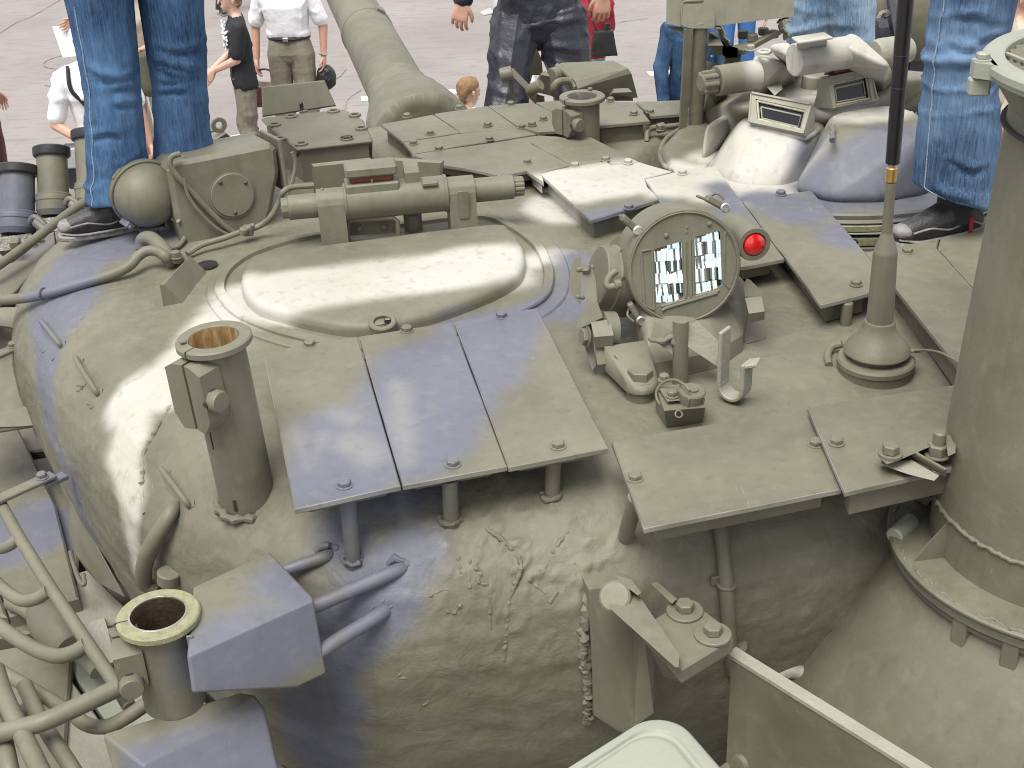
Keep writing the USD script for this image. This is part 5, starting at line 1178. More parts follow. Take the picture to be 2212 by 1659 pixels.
part(T, 'flank_loop', tube([W(152, 1190, 1.66), W(158, 1215, 1.64), W(172, 1255, 1.62), W(182, 1262, 1.62), W(180, 1240, 1.63)], .006, 8), 'armor')
# ------------------------------------------------------------------ smoke dischargers with their rail
for k, (a, tpx) in enumerate((((1, 335, 1330, 2.02), (1, 298, 905)), ((1, 105, 1440, 1.98), (1, 92, 1020)), ((1, 575, 1260, 2.05), (1, 535, 800)))):
    b = P(*a); t_ = above(b, *Q(*tpx), lean=RX)
    h = np.linalg.norm(t_ - b)
    ax_ = unit(t_ - b + FX * .55 * h); L = h * .98
    tp = b + FX * .0
    r_ = .041 * (1 if k else 1.0)
    sc_ = (b - CAM) @ V(0, _cp, -_sp)
    r_ = (77 if k != 1 else 85) * .5 * sc_ / FL * .86
    SMK = part(T, 'smoke_discharger', lathe([(0, 0), (r_ * .95, 0), (r_ * 1.12, .02), (r_ * 1.12, .075), (r_ * .98, .08), (r_ * .97, L - .03), (0, L - .03)], b, ax_, 40), 'armor', fine=.03, label=('grey-olive smoke discharger tube', 'smoke discharger tube with blue paint', 'smoke discharger tube behind the blue jeans')[k])
    part(SMK, 'tube_cap', lathe([(0, L - .034), (r_ * 1.12, L - .034), (r_ * 1.19, L - .028), (r_ * 1.19, L - .004), (r_ * 1.12, L), (0, L)], b, ax_, 40), 'black_rubber')
    part(SMK, 'tube_collar', lathe([(r_ * 1.12, .05), (r_ * 1.16, .053), (r_ * 1.16, .066), (r_ * 1.12, .07)], b, ax_, 40), 'armor')
    sd = unit(RX * .7 - FX * .75)
    part(SMK, 'cable', tube([b + ax_ * .05 + sd * r_ * 1.05, b + ax_ * .075 + sd * (r_ + .03), b + ax_ * .05 + sd * (r_ + .05) + RX * .02, b + sd * (r_ + .07) + RX * .03 - UP * .01], .0105, 10), 'armor')
    part(SMK, 'cable_nut', cyl(b + ax_ * .06 + sd * (r_ + .035) , b + ax_ * .03 + sd * (r_ + .06) + RX * .02, .017, n=10), 'armor')
    part(SMK, 'base_block', hull([b + ax_ * -.03 + RX * x + FX * y for x in (-.06, .06) for y in (-.06, .07)] + [b + ax_ * .015 + RX * x + FX * y for x in (-.05, .05) for y in (-.05, .05)] + [b - UP * .12 + FX * .05 + RX * x for x in (-.05, .05)]), 'dark_steel')
RLs = part(T, 'discharger_rail', tube([P(1, -160, 1730, 2.09), P(1, 0, 1625, 2.10), P(1, 200, 1480, 2.11), P(1, 420, 1310, 2.12), P(1, 560, 1215, 2.13), P(1, 640, 1165, 2.13)], .0145, 14), 'armor', fine=.05)
for p in ((95, 1500), (520, 1220)):
    part(RLs, 'rail_clip', cbox((.03, .05, .035), .004, P(1, *p, 2.10), RX, FX), 'armor')
part(T, 'front_lug', cat(hull([P(1, *p, z) for p, z in (((1250, 840), 2.02), ((1360, 790), 2.05), ((1390, 820), 2.05), ((1445, 865), 2.0), ((1250, 905), 2.0))] + [P(1, *p, 1.9) for p in ((1250, 905), (1445, 870))]), ringpipe(P(1, 1342, 765, 2.08), unit(-FX + RX * .2), .014, .032, .012)), 'armor')
part(T, 'front_light_box', hull([P(1, *p, z) for p, z in (((1250, 775), 2.02), ((1310, 770), 2.02), ((1325, 800), 2.0), ((1250, 810), 2.0), ((1250, 840), 1.95), ((1330, 830), 1.95))]), 'pale_green')
# ------------------------------------------------------------------ sight housing with the lugged lid, and its flap
gz = 2.32
top = [Q(1, 1605, 722), Q(2, 30, 668), Q(2, 140, 728), Q(2, 192, 830), Q(2, 195, 856), Q(1, 1825, 908), Q(1, 1640, 760)]
tw = np.array([W(u, v, gz)[:2] for u, v in top])
GP = part(T, 'sight_housing', prism(inset(tw if sg.Polygon(tw).exterior.is_ccw else tw[::-1], .012), 2.12, gz - .012, .006), 'armor', label='squat sight housing with a lugged lid')
GL = part(GP, 'housing_lid', prism(tw, gz - .016, gz, .006), 'armor')
for k, (kk, x, y) in enumerate(((1, 1790, 718), (1, 2050, 687), (1, 1688, 770), (1, 1718, 856), (1, 1852, 888), (1, 2132, 855), (2, 92, 712), (2, 132, 792), (2, 42, 855))):
    p = P(kk, x, y, gz)
    part(GL, 'lid_lug', ringpipe(p - UP * .002, UP, .0125, .0215, .009, 24, .002), 'armor')
    part(GL, 'lug_hole', lathe([(0, 0), (.0128, 0), (0, .0012)], p + UP * .001, UP, 18), 'dark_void')
part(GL, 'lid_peg', cat(cyl(P(1, 1855, 680, gz), P(1, 1855, 680, gz) + UP * .03, .007, n=10), cbox((.03, .012, .006), .002, P(1, 1865, 690, gz) + UP * .004, RX, FX)), 'dark_steel')
part(GP, 'housing_flap', quad([P(1, 1612, 720, 2.31), P(1, 2065, 652, 2.31), P(1, 1995, 490, 2.40), P(1, 1605, 537, 2.40)], .012, .004), 'armor')
part(GP, 'housing_front', hull([W(640, 330, 2.3), W(805, 303, 2.3), W(803, 345, 2.18), W(645, 372, 2.18), W(640, 320, 2.3), W(805, 295, 2.3)]), 'armor')
# ------------------------------------------------------------------ the gun
gz0 = 1.93
ga, gb = W(*Q(2, 395, 640), gz0), W(*Q(2, 95, 60), gz0 + .06)
gax = unit(gb - ga)
def gp(m): return ga + gax * m
GN = part(T, 'gun_barrel', lathe([(0, -.6), (.15, -.6), (.139, 0), (.1375, 1.28), (.1375, 1.28), (.1285, 1.285), (.1265, 3.4), (.13, 3.4), (.13, 3.46), (.1265, 3.46), (.10, 3.6), (.075, 3.62), (.075, 4.9), (.055, 4.9), (.055, 4.7), (0, 4.7)], ga, gax, 56), 'armor', label='thick gun barrel in its thermal sleeve')
part(GN, 'sleeve_band', ringpipe(gp(1.24), gax, .13, .1415, .05, 56, .003), 'armor')
gs, gu, _ = frame(gax)
gu = unit(UP - gax * (UP @ gax)); gs = np.cross(gax, gu)
part(GN, 'top_strap', cbox((.03, .62, .012), .003, gp(1.75) + unit(gu * .75 + gs * .65) * .130, np.cross(gax, unit(gu * .75 + gs * .65)), gax), 'armor')
part(GN, 'band_latch', cbox((.05, .09, .02), .003, gp(1.26) + unit(gu * .8 + gs * .5) * .142, np.cross(gax, unit(gu * .8 + gs * .5)), gax), 'armor')
bo = lathe([(.137, .19), (.1425, .17), (.144, .12), (.149, .06), (.157, 0), (.172, -.08), (.19, -.18), (.21, -.3), (.22, -.4), (.23, -.6), (0, -.6)], ga, gax, 72)
part(GN, 'canvas_boot', wavy(tm((bo.vertices, bo.faces)).subdivide().subdivide(), .009, 14, 5), 'armor', smooth=True, label='wrinkled canvas boot round the gun root')
# ------------------------------------------------------------------ hatch parts and arms at the front
AM = part(T, 'front_cover', hull([P(2, *p, z) for p, z in (((1335, 400), 2.26), ((1360, 385), 2.27), ((1680, 372), 2.27), ((1790, 450), 2.24), ((1460, 545), 2.24), ((1445, 500), 2.26), ((1770, 420), 2.26), ((1830, 600), 2.1), ((1440, 620), 2.1), ((1320, 430), 2.2))]), 'armor', smooth=24, label='rounded sheet cover on the front deck')
part(AM, 'rolled_edge', tube([P(2, 1335, 405, 2.265), P(2, 1380, 440, 2.26), P(2, 1430, 490, 2.25), P(2, 1452, 545, 2.235)], .011, 10), 'armor')
part(AM, 'small_case', hull([P(2, *p, z) for p, z in (((1650, 590), 2.2), ((1680, 545), 2.24), ((1770, 540), 2.24), ((1800, 600), 2.2), ((1680, 570), 2.24), ((1795, 565), 2.23), ((1640, 620), 2.15), ((1800, 620), 2.15))]), 'armor')
AL = part(T, 'front_arm', hull([P(2, *p, z) + FX * o for p, z in (((1030, 450), 2.32), ((1075, 430), 2.32), ((1240, 600), 2.2), ((1210, 620), 2.2), ((1060, 470), 2.31)) for o in (0, .03)]), 'armor', label='folded link arm behind the front plates')
part(AL, 'arm_post', hull([P(2, *p, z) for p, z in (((1030, 470), 2.31), ((1058, 465), 2.31), ((1085, 640), 2.2), ((1055, 640), 2.2))] + [P(2, 1045, 470, 2.31) + FX * .02, P(2, 1070, 640, 2.2) + FX * .02]), 'armor')
part(AL, 'arm_pin', cyl(P(2, 985, 465, 2.32), P(2, 1060, 445, 2.33), .026, n=16), 'armor')
part(AL, 'arm_joint', cyl(P(2, 1155, 560, 2.24), P(2, 1235, 520, 2.27), .022, n=16), 'armor')
part(AL, 'arm_block', hull([P(2, *p, z) for p, z in (((1165, 570), 2.22), ((1255, 590), 2.22), ((1260, 640), 2.18), ((1200, 640), 2.18), ((1150, 585), 2.2))]), 'armor')
part(T, 'fork_lug', cat(hull([P(2, *p, z) + FX * o for p, z in (((1180, 560), 2.16), ((1240, 460), 2.27), ((1270, 440), 2.28), ((1290, 470), 2.27), ((1300, 590), 2.16)) for o in (0, .02)]), hull([P(2, *p, z) + FX * .1 for p, z in (((1190, 500), 2.2), ((1250, 330), 2.36), ((1280, 400), 2.3), ((1290, 500), 2.2))])), 'armor')
part(T, 'front_roller', cyl(P(2, 1300, 470, 2.24), P(2, 1340, 460, 2.24), .033, n=20), 'armor')
part(T, 'hose', tube([P(2, 1320, 580, 2.2), P(2, 1315, 540, 2.23), P(2, 1340, 505, 2.25), P(2, 1400, 495, 2.25), P(2, 1440, 510, 2.24)], .014, 10), 'armor')
part(T, 'elbow_line', tube([P(2, 1885, 870, 2.2), P(2, 1888, 815, 2.225), P(2, 1920, 785, 2.235), P(2, 1980, 780, 2.235), P(2, 2090, 768, 2.235), P(2, 2140, 762, 2.235)], .009, 10), 'armor')
part(T, 'line_joint', cat(cyl(P(2, 1950, 790, 2.235), P(2, 1990, 780, 2.235), .017, n=14), hexbolt(P(2, 1970, 800, 2.23), UP, .012, .02)), 'armor')

# side bin seen past the right-hand man
SBN = part(T, 'side_bin', hull([W(2138, 352, 2.16), W(2200, 398, 2.16), W(2260, 370, 2.16), W(2185, 322, 2.16)] + [W(2138, 352, 2.16) - UP * .34, W(2200, 398, 2.16) - UP * .34, W(2260, 370, 2.16) - UP * .34]), 'armor')
part(SBN, 'bin_rim', hull([W(2132, 345, 2.18), W(2196, 392, 2.18), W(2200, 398, 2.165), W(2136, 352, 2.165)]), 'light_olive')
for k in range(3):
    part(SBN, 'loose_plate', quad([W(2150 + 9 * k, 318 + 9 * k, 2.19 + .01 * k), W(2215, 316 + 10 * k, 2.19 + .01 * k), W(2225, 336 + 10 * k, 2.19 + .01 * k), W(2168 + 9 * k, 338 + 9 * k, 2.185 + .01 * k)], .008), 'pale_green')
# ------------------------------------------------------------------ the commander's cupola
cc = W(1800, 372, 2.2) - UP * .07
CU = part(T, 'cupola', lathe([(0, 0), (.535, 0), (.535, .030), (.525, .034), (.525, .10), (.516, .108), (.516, .120), (.51, .125), (.0, .125)], cc, UP, 128), 'armor', fine=.035, label="commander's cupola of white and blue castings with viewing blocks")
part(CU, 'traverse_ring', lathe([(.525, .036), (.5325, .038), (.5325, .058), (.525, .060)], cc, UP, 128), 'yellow_primer', label='ring with patches of bare yellow primer')
part(CU, 'traverse_ring', lathe([(.525, .070), (.5345, .072), (.5345, .0745), (.525, .076)], cc, UP, 128), 'pale_green')
part(CU, 'traverse_ring', lathe([(.525, .078), (.531, .079), (.531, .094), (.525, .096)], cc, UP, 128), 'yellow_primer')
for z in (.0335, .064, .098):
    part(CU, 'ring_groove', lathe([(.52, z - .003), (.5262, z - .003), (.5262, z + .003), (.52, z + .003)], cc, UP, 128), 'dark_void')
for k in range(26):
    a = math.radians(-165 + k * 11)
    o = math.cos(a) * RX + math.sin(a) * FX
    part(CU, 'ring_bolt', hexbolt(cc + o * .5325 + UP * .048, o, .009, .010), 'dark_steel' if k % 3 else 'yellow_primer')
def blob(bot, topp, n=0, amp=.004, sc=9, rnd=.012, seed=0, fine=.02):
    """cast block: hull of rounded points, refined and made slightly uneven"""
    pts = [V(*p) for p in bot] + [V(*p) for p in topp]
    sp = m3.Manifold.batch_hull([m3.Manifold.sphere(rnd, 12).translate(tuple(map(float, p))) for p in pts])
    m = tm(sp.refine_to_length(fine)); m.merge_vertices()
    m = trimesh.Trimesh(m.vertices, m.faces, process=False)
    trimesh.smoothing.filter_laplacian(m, .5, 3, volume_constraint=False)
    return wavy(m, amp, sc, seed)
def pl(zs, pts, k=12):
    return [P(k, *p, zs) for p in pts]
# blue armour lobe on the right, white lobe in front of the left block
part(CU, 'armour_lobe', blob(pl(2.27, [(1357, 1720), (1634, 1800), (2060, 1800), (2445, 1730), (2560, 1400), (1660, 1300)]), pl(2.40, [(1680, 1230), (1665, 1110), (2150, 1035), (2360, 1100), (2440, 1300)]), rnd=.024, amp=.003), 'armor', smooth=True, label='large blue cast armour lobe')
part(CU, 'lobe_weld', bead(pl(2.415, [(1630, 1290), (1632, 1180), (1650, 1085), (1900, 1040), (2160, 1005), (2400, 1060)]), .007, .009, .006, 90), 'armor_rough')
part(CU, 'armour_lobe', blob(pl(2.245, [(560, 1580), (760, 1700), (1100, 1720), (1330, 1660), (1560, 1400), (1500, 1250), (720, 1260)]), pl(2.36, [(800, 1195), (1360, 1305), (1490, 1225), (900, 1100), (1450, 1100)]), rnd=.026, amp=.003), 'armor', smooth=True, label='white cast lobe below the left viewing block')
part(CU, 'window_ledge', blob(pl(2.355, [(850, 1180), (1380, 1300), (1520, 1215), (1430, 1080), (900, 1000)]), pl(2.375, [(865, 1165), (1380, 1280), (1500, 1200), (1430, 1080), (900, 1000)]), rnd=.012, amp=.002), 'armor', smooth=True)
part(CU, 'cast_body', blob(pl(2.28, [(700, 1250), (1300, 1250), (1640, 1270), (2150, 1030), (2320, 900), (1700, 700), (800, 850), (420, 1000)]), pl(2.41, [(760, 1000), (1500, 1000), (1640, 1060), (2080, 930), (2200, 800), (1700, 640), (1000, 720)]), rnd=.02, amp=.004), 'armor', smooth=True)
part(CU, 'hatch_plate', blob(pl(2.24, [(60, 1400), (150, 1570), (420, 1620), (600, 1400), (640, 1000), (300, 1150)]), pl(2.25, [(100, 1380), (180, 1540), (420, 1590), (560, 1400), (600, 1050), (320, 1180)]), rnd=.012, amp=.002), 'armor', smooth=True)
part(CU, 'small_hood', blob(pl(2.26, [(440, 1455), (640, 1310), (840, 1110), (720, 1020)]), pl(2.35, [(475, 1180), (545, 1160), (740, 1015), (800, 1030)]), rnd=.008, amp=.001, fine=.03), 'armor', smooth=40)
part(CU, 'hood_weld', bead(pl(2.245, [(430, 1460), (480, 1440), (540, 1425)]), .008, .007, .006, 92), 'armor_rough')
# viewing block 1
def block(corners, zb, zt, depth, cheek, glass, name='viewing_block', lower=True):
    TL, TR_, BR_, BL = [P(12, *p, z) for p, z in zip(corners, (zt, zt, zb, zb))]
    n = unit(np.cross(TR_ - TL, BL - TL)); n = n if n @ toward(TL) > 0 else -n
    X = unit(TR_ - TL); c = (TL + TR_ + BR_ + BL) / 4
    Y = unit(np.cross(n, X)); Y = Y if Y[2] > 0 else -Y
    def xy(p):
        d = ray(*Q(12, *p)); t = ((c - CAM) @ n) / (d @ n); q_ = CAM + d * t
        return V((q_ - c) @ X, (q_ - c) @ Y)
    outer = sg.Polygon([xy(p) for p in corners]); inner = sg.Polygon([xy(p) for p in glass])
    m = trimesh.creation.extrude_polygon(outer.difference(inner), .016, engine='earcut'); v = m.vertices
    Zs = np.cross(X, Y); sgn = 1 if Zs @ n > 0 else -1
    def put(m, off):
        v = np.array(m.vertices); f = m.faces if sgn > 0 else m.faces
        return trimesh.Trimesh(v[:, :1] * X + v[:, 1:2] * Y + v[:, 2:] * sgn * Zs + c + n * off, f if sgn > 0 else f[:, ::-1], process=False)
    B = part(CU, name, hull([TL, TR_, BR_, BL] + [p - n * depth * (.35 if p is TL or p is TR_ else 1.0) for p in (TL, TR_, BR_, BL)]), 'light_olive')
    part(B, 'block_frame', put(m, .002), 'light_olive', smooth=20)
    gl = trimesh.creation.extrude_polygon(inner.buffer(.004), .003, engine='earcut')
    part(B, 'block_glass', put(gl, .004), 'sight_glass', smooth=20)
    rim = list(inner.buffer(-.003).exterior.coords)
    part(B, 'gasket', tube([c + X * a + Y * b + n * .012 for a, b in rim], .0042, 6, 0), 'beige_primer')
    inn = inner.buffer(-.014)
    if lower and not inn.is_empty:
        ri = list(inn.exterior.coords)
        part(B, 'inner_bevel', tube([c + X * a + Y * (b - .004) + n * .0085 for a, b in ri], .0028, 6, 0), 'pale_green')
    for s in (0, 1):
        a, b = (TL, BL) if s == 0 else (TR_, BR_)
        part(B, 'cheek', hull([a + n * .02, a + X * (-.005 if s == 0 else .005) + n * .02, b + n * .02, b + X * (-.005 if s == 0 else .005) + n * .02, b - n * depth, b + X * (-.005 if s == 0 else .005) - n * depth, a - n * .012, a + X * (-.005 if s == 0 else .005) - n * .012]), 'light_olive')
    part(B, 'hood', hull([TL + n * .024, TR_ + n * .024, TL - n * .02, TR_ - n * .02] + [p + Y * .006 for p in (TL + n * .024, TR_ + n * .024, TL - n * .02, TR_ - n * .02)]), 'light_olive')
    return B, n, X, Y
block([(905, 895), (1440, 1000), (1368, 1255), (885, 1150)], 2.385, 2.45, .07, 1, [(938, 938), (1400, 1040), (1352, 1222), (955, 1125)])
B2, n2, X2, Y2 = block([(1560, 725), (1930, 645), (1995, 910), (1600, 995)], 2.44, 2.525, .07, 1, [(1590, 765), (1915, 695), (1950, 915), (1620, 980)])
part(B2, 'brown_hood', hull(pl(2.535, [(1545, 690), (1660, 690), (1935, 625), (1900, 570), (1580, 610)]) + pl(2.555, [(1590, 600), (1640, 645), (1905, 590), (1860, 550)])), 'leather_brown')
part(B2, 'hood_top', hull(pl(2.558, [(1590, 598), (1640, 640), (1905, 588), (1860, 548)]) + pl(2.565, [(1600, 600), (1645, 632), (1890, 585), (1850, 552)])), 'armor')
part(CU, 'ledge', blob(pl(2.42, [(1320, 940), (1590, 1010), (2030, 920), (1400, 900)]), pl(2.43, [(1330, 930), (1590, 1000), (2020, 915)]), rnd=.012, amp=.002), 'armor', smooth=True)
part(CU, 'side_fin', hull(pl(2.43, [(1395, 905), (1440, 930), (1590, 985), (1540, 740), (1560, 980)]) + pl(2.41, [(1500, 960), (1400, 930)])), 'armor')
b = P(12, 1430, 800, 2.43)
part(CU, 'stop_pin', cyl(b - UP * .03, above(b, *Q(12, 1450, 690)), .034, n=30), 'armor')
part(CU, 'right_wing', blob(pl(2.35, [(2080, 930), (2210, 1010), (2560, 900), (2560, 700), (2240, 690)]), pl(2.44, [(2230, 760), (2300, 680), (2520, 740)]), rnd=.012), 'armor', smooth=True)
# torsion tubes
A1, B1 = P(12, 555, 745, 2.50), P(12, 935, 690, 2.50)
TT = part(CU, 'hinge_tube', cyl(A1, B1, .046, n=36), 'armor', fine=.03)
tx = unit(B1 - A1)
part(TT, 'end_knob', cyl(A1 - tx * .055, A1 + tx * .002, .03, n=12, ch=.006), 'armor')
x_, y_, _ = frame(tx)
for k in range(8):
    a = k * math.pi / 4
    part(TT, 'knob_rib', cyl(A1 - tx * .05 + .029 * (math.cos(a) * x_ + math.sin(a) * y_), A1 - tx * .004 + .029 * (math.cos(a) * x_ + math.sin(a) * y_), .008, n=8), 'armor')
part(CU, 'hinge_bracket', blob(pl(2.36, [(920, 900), (1130, 900), (1290, 880), (1260, 760)]), [B1 + UP * .05 - tx * .01, B1 - UP * .05, *pl(2.53, [(1000, 540), (1150, 590)]), *pl(2.45, [(1180, 640), (1250, 720)])], rnd=.01, amp=.004), 'armor', smooth=True)
part(CU, 'bracket_rib', hull(pl(2.46, [(1040, 700), (1070, 625), (1130, 640), (1165, 820), (1125, 830), (1095, 880), (1020, 800)]) + pl(2.40, [(1095, 890), (1160, 840)])), 'armor')
A2, B2_ = P(12, 1270, 555, 2.60), P(12, 1800, 478, 2.60)
tx2 = unit(B2_ - A2)
T2 = part(CU, 'hinge_tube', wavy(tm(cyl(A2, B2_, .047, n=40)).subdivide().subdivide(), .002, 30), 'armor', smooth=60)
part(CU, 'hinge_bracket', blob(pl(2.40, [(1880, 800), (2060, 850), (2180, 760), (2000, 640)]), [B2_ + UP * .045, B2_ - tx2 * .02 - UP * .03, *pl(2.63, [(1680, 410), (1880, 395)]), *pl(2.58, [(2000, 500), (2110, 600)])], rnd=.012, amp=.003), 'armor', smooth=True)
part(CU, 'hinge_end', lathe([(0, 0), (.04, 0), (.046, .02), (.046, .09), (.036, .125), (0, .13)], P(12, 2010, 505, 2.57), tx2, 30), 'light_olive')
part(CU, 'hinge_bracket', blob(pl(2.42, [(1240, 640), (1330, 640), (1200, 520)]), pl(2.60, [(1080, 440), (1200, 420), (1260, 520)]), rnd=.01), 'armor', smooth=True)
part(CU, 'tray_stem', hull(pl(2.63, [(1300, 430), (1580, 395), (1570, 430), (1310, 470)]) + pl(2.665, [(1295, 405), (1575, 370), (1560, 350), (1320, 380)])), 'armor')
part(CU, 'tray', quad(pl(2.67, [(1250, 350), (1550, 303), (1632, 352), (1312, 402)]), .007), 'armor')
part(CU, 'ring_nut', ringpipe(P(12, 1000, 492, 2.57), UP, .013, .022, .01), 'armor')
part(CU, 'screw', hexbolt(P(12, 870, 460, 2.57), UP, .014, .016), 'armor')
# machine-gun mount
b = P(12, 370, 1110, 2.27)
t_ = above(b, *Q(12, 405, 200))
MG = part(T, 'gun_mount', cyl(b - UP * .03, t_, .0265, n=28), 'armor', fine=.05, label='machine-gun mount post with a boxy head on the cupola')
fb0 = P(12, 250, 1190, 2.25)
fb1 = above(fb0, *Q(12, 300, 265))
part(MG, 'flat_bar', hull([fb0 + RX * s + FX * o for s in (-.014, .012) for o in (-.006, .006)] + [fb1 + RX * s + FX * o for s in (-.014, .014) for o in (-.006, .006)]), 'armor')
part(MG, 'post_block', hull([P(12, *p, 2.25) for p in ((455, 820), (680, 1000), (640, 1120), (420, 1090), (430, 900))] + [P(12, *p, 2.43) for p in ((460, 560), (640, 600), (660, 800), (480, 860))]), 'armor', smooth=24)
zt = 2.56
ta = (t_ - CAM) @ V(0, _cp, -_sp)
def mg(pts, t): return [WD(*Q(12, *p), t) for p in pts]
part(MG, 'head_bracket', hull(mg([(245, 240), (250, 40), (440, 30), (510, 60), (540, 140), (540, 250), (480, 262), (330, 262)], ta - .02) + mg([(250, 45), (440, 35), (510, 65), (540, 150), (535, 250), (250, 240)], ta + .06)), 'armor', smooth=20)
part(MG, 'end_box', hull(mg([(92, 215), (100, -20), (235, -30), (240, 230), (215, 245)], ta) + mg([(100, -60), (440, -40), (440, 20), (110, 200)], ta + .14)), 'armor', smooth=20)
part(MG, 'end_rib', tube(mg([(245, 235), (240, 120), (245, 40), (270, 15), (440, 5)], ta - .012), .005, 8, 2), 'armor')
part(MG, 'cross_beam', hull(mg([(440, -60), (1275, -120), (1268, 152), (540, 240), (440, 180)], ta + .04) + mg([(440, -60), (1275, -120), (1268, 140), (540, 225)], ta + .12)), 'armor', smooth=20, fine=.06)
part(MG, 'end_wedge', hull(mg([(95, 240), (245, 250), (275, 335), (110, 250)], ta + .02) + mg([(100, 242), (270, 320)], ta + .06)), 'armor')
PLM = part(MG, 'mount_platform', quad([P(12, 560, 425, 2.50), P(12, 760, 470, 2.50), P(12, 1240, 372, 2.50), P(12, 1150, 330, 2.52), P(12, 640, 385, 2.52)], .02), 'armor')
for p in ((800, 352), (888, 378), (988, 322), (1080, 346)):
    part(PLM, 'bolt', hexbolt(P(12, *p, 2.515), UP, .019, .024, False), 'armor')
for pts in ([(540, 250), (590, 255), (610, 300), (625, 345), (655, 380), (668, 410)], [(1225, 178), (1180, 180), (1150, 215), (1165, 270), (1195, 310), (1205, 350)]):
    m = strip3(mg(pts, ta + .05), .05, .006, FX)
    part(MG, 'bent_strap', m, 'armor')
part(MG, 'platform_side', hull([P(12, *p, z) for p, z in (((480, 290), 2.55), ((560, 425), 2.49), ((760, 470), 2.49), ((770, 520), 2.44), ((520, 500), 2.44))]), 'armor')
part(MG, 'support_peg', cat(hull(pl(2.50, [(655, 440), (755, 445), (750, 530), (660, 535)]) + [p + FX * .04 for p in pl(2.50, [(655, 440), (755, 445), (750, 530), (660, 535)])]), cyl(P(12, 705, 585, 2.41), P(12, 705, 500, 2.47), .03, n=16)), 'armor')
part(MG, 'stay', hull(pl(2.53, [(480, 300), (560, 290), (620, 420), (480, 420)]) + pl(2.46, [(480, 440), (620, 470)])), 'armor')
part(T, 'hatch_rim', tube([P(12, 230, 1185, 2.235), P(12, 90, 1290, 2.235), P(12, 40, 1420, 2.235), P(12, 80, 1530, 2.235), P(12, 230, 1590, 2.235)], .009, 10), 'armor')
# ------------------------------------------------------------------ people
def sph(p, r, n=12):
    return m3.Manifold.sphere(float(r), n).translate(tuple(map(float, p)))
def bone(a, ra, b, rb, n=12):
    return m3.Manifold.batch_hull([sph(a, ra, n), sph(b, rb, n)])
def fuse(ms, L=.02, it=8, cut=None):
    m = m3.Manifold.batch_boolean(ms, m3.OpType.Add)
    if cut is not None:
        n = unit(UP + RX * cut[0]); m = m.trim_by_plane(tuple(map(float, n)), float(n @ cut[1]))
    m = m.refine_to_length(L)
    t = tm(m); t.merge_vertices()
    t = trimesh.Trimesh(t.vertices, t.faces, process=False)
    v0 = np.array(t.vertices)
    trimesh.smoothing.filter_taubin(t, lamb=.5, nu=.52, iterations=it)
    d = np.nan_to_num(np.array(t.vertices) - v0); l = np.linalg.norm(d, axis=1)
    d[l > .03] = 0
    t.vertices = v0 + d
    return t
def folds(t, amp, sc=(7, 7, 16), seed=0, where=None):
    """cloth folds: sharp creases from ridged noise, stronger where asked"""
    v = np.array(t.vertices); n = np.array(t.vertex_normals)
    q_ = v + .10 * np.stack([meshkit.noise(v * 4, seed + 60 + k) - .5 for k in range(3)], 1)
    f = meshkit.noise(q_ * V(*sc), seed)
    f2 = meshkit.noise(q_ * V(sc[0] * 1.7, sc[1] * 1.7, sc[2] * 1.9) + 7.3, seed + 11)
    patch = np.clip((meshkit.noise(v * 6.5, seed + 21) - .38) * 4, 0, 1)
    r = np.exp(-((f - .5) / .07) ** 2) + .55 * np.exp(-((f2 - .5) / .06) ** 2)
    a = np.full(len(v), .45) if where is None else where(v)
    t.vertices = v + n * (amp * a * patch * (r - .25) + amp * .7 * (meshkit.fbm(v * V(4, 4, 3), 2, seed + 3) - .5))[:, None]
    return t
def crease(t, uvs, depth=.010, w=.0075):
    """a sharp fold pressed into the cloth along a line seen at uvs"""
    v = np.array(t.vertices); n = np.array(t.vertex_normals); d = v - CAM
    tt = d[:, 1] * _cp - d[:, 2] * _sp; x, y = d[:, 0] / tt, (d[:, 1] * _sp + d[:, 2] * _cp) / tt
    uv = np.c_[1106 + (x * _cr - y * _sr) * FL, 829.5 - (x * _sr + y * _cr) * FL]
    facing = np.einsum('ij,ij->i', n, d) < 0
    pts = []
    for p in uvs:
        e = np.hypot(*(uv - p).T) + np.where(facing, 0, 1e4)
        if e.min() < 14:
            pts.append(v[np.argmin(e)])
    if len(pts) < 2:
        return
    pl = spline(pts, 8); best = np.full(len(v), 9.0); along = np.zeros(len(v)); up = np.zeros(len(v))
    for i, p in enumerate(pl):
        dd = np.linalg.norm(v - p, axis=1); m = dd < best
        best[m] = dd[m]; along[m] = i / (len(pl) - 1); up[m] = (v[m] - p)[:, 2]
    k = np.clip(np.sin(np.pi * np.clip(along * .9 + .05, 0, 1)) * 1.4, 0, 1)
    t.vertices = v + n * (k * (-depth * np.exp(-(best / w) ** 2) + .55 * depth * np.exp(-((best - .018) / .012) ** 2) * (up > 0)))[:, None]
SK = dict(pel=(0, 0, .94), waist=(0, 0, 1.08), chest=(0, .01, 1.29), neck=(0, -.005, 1.47), head=(0, .025, 1.62), hipL=(-.09, 0, .90), hipR=(.09, 0, .90), kneeL=(-.105, .02, .49), kneeR=(.105, .02, .49),
          ankL=(-.11, -.02, .08), ankR=(.11, -.02, .08), shL=(-.185, -.005, 1.40), shR=(.185, -.005, 1.40), elL=(-.25, -.02, 1.11), elR=(.25, -.02, 1.11), wrL=(-.265, .06, .87), wrR=(.265, .06, .87))
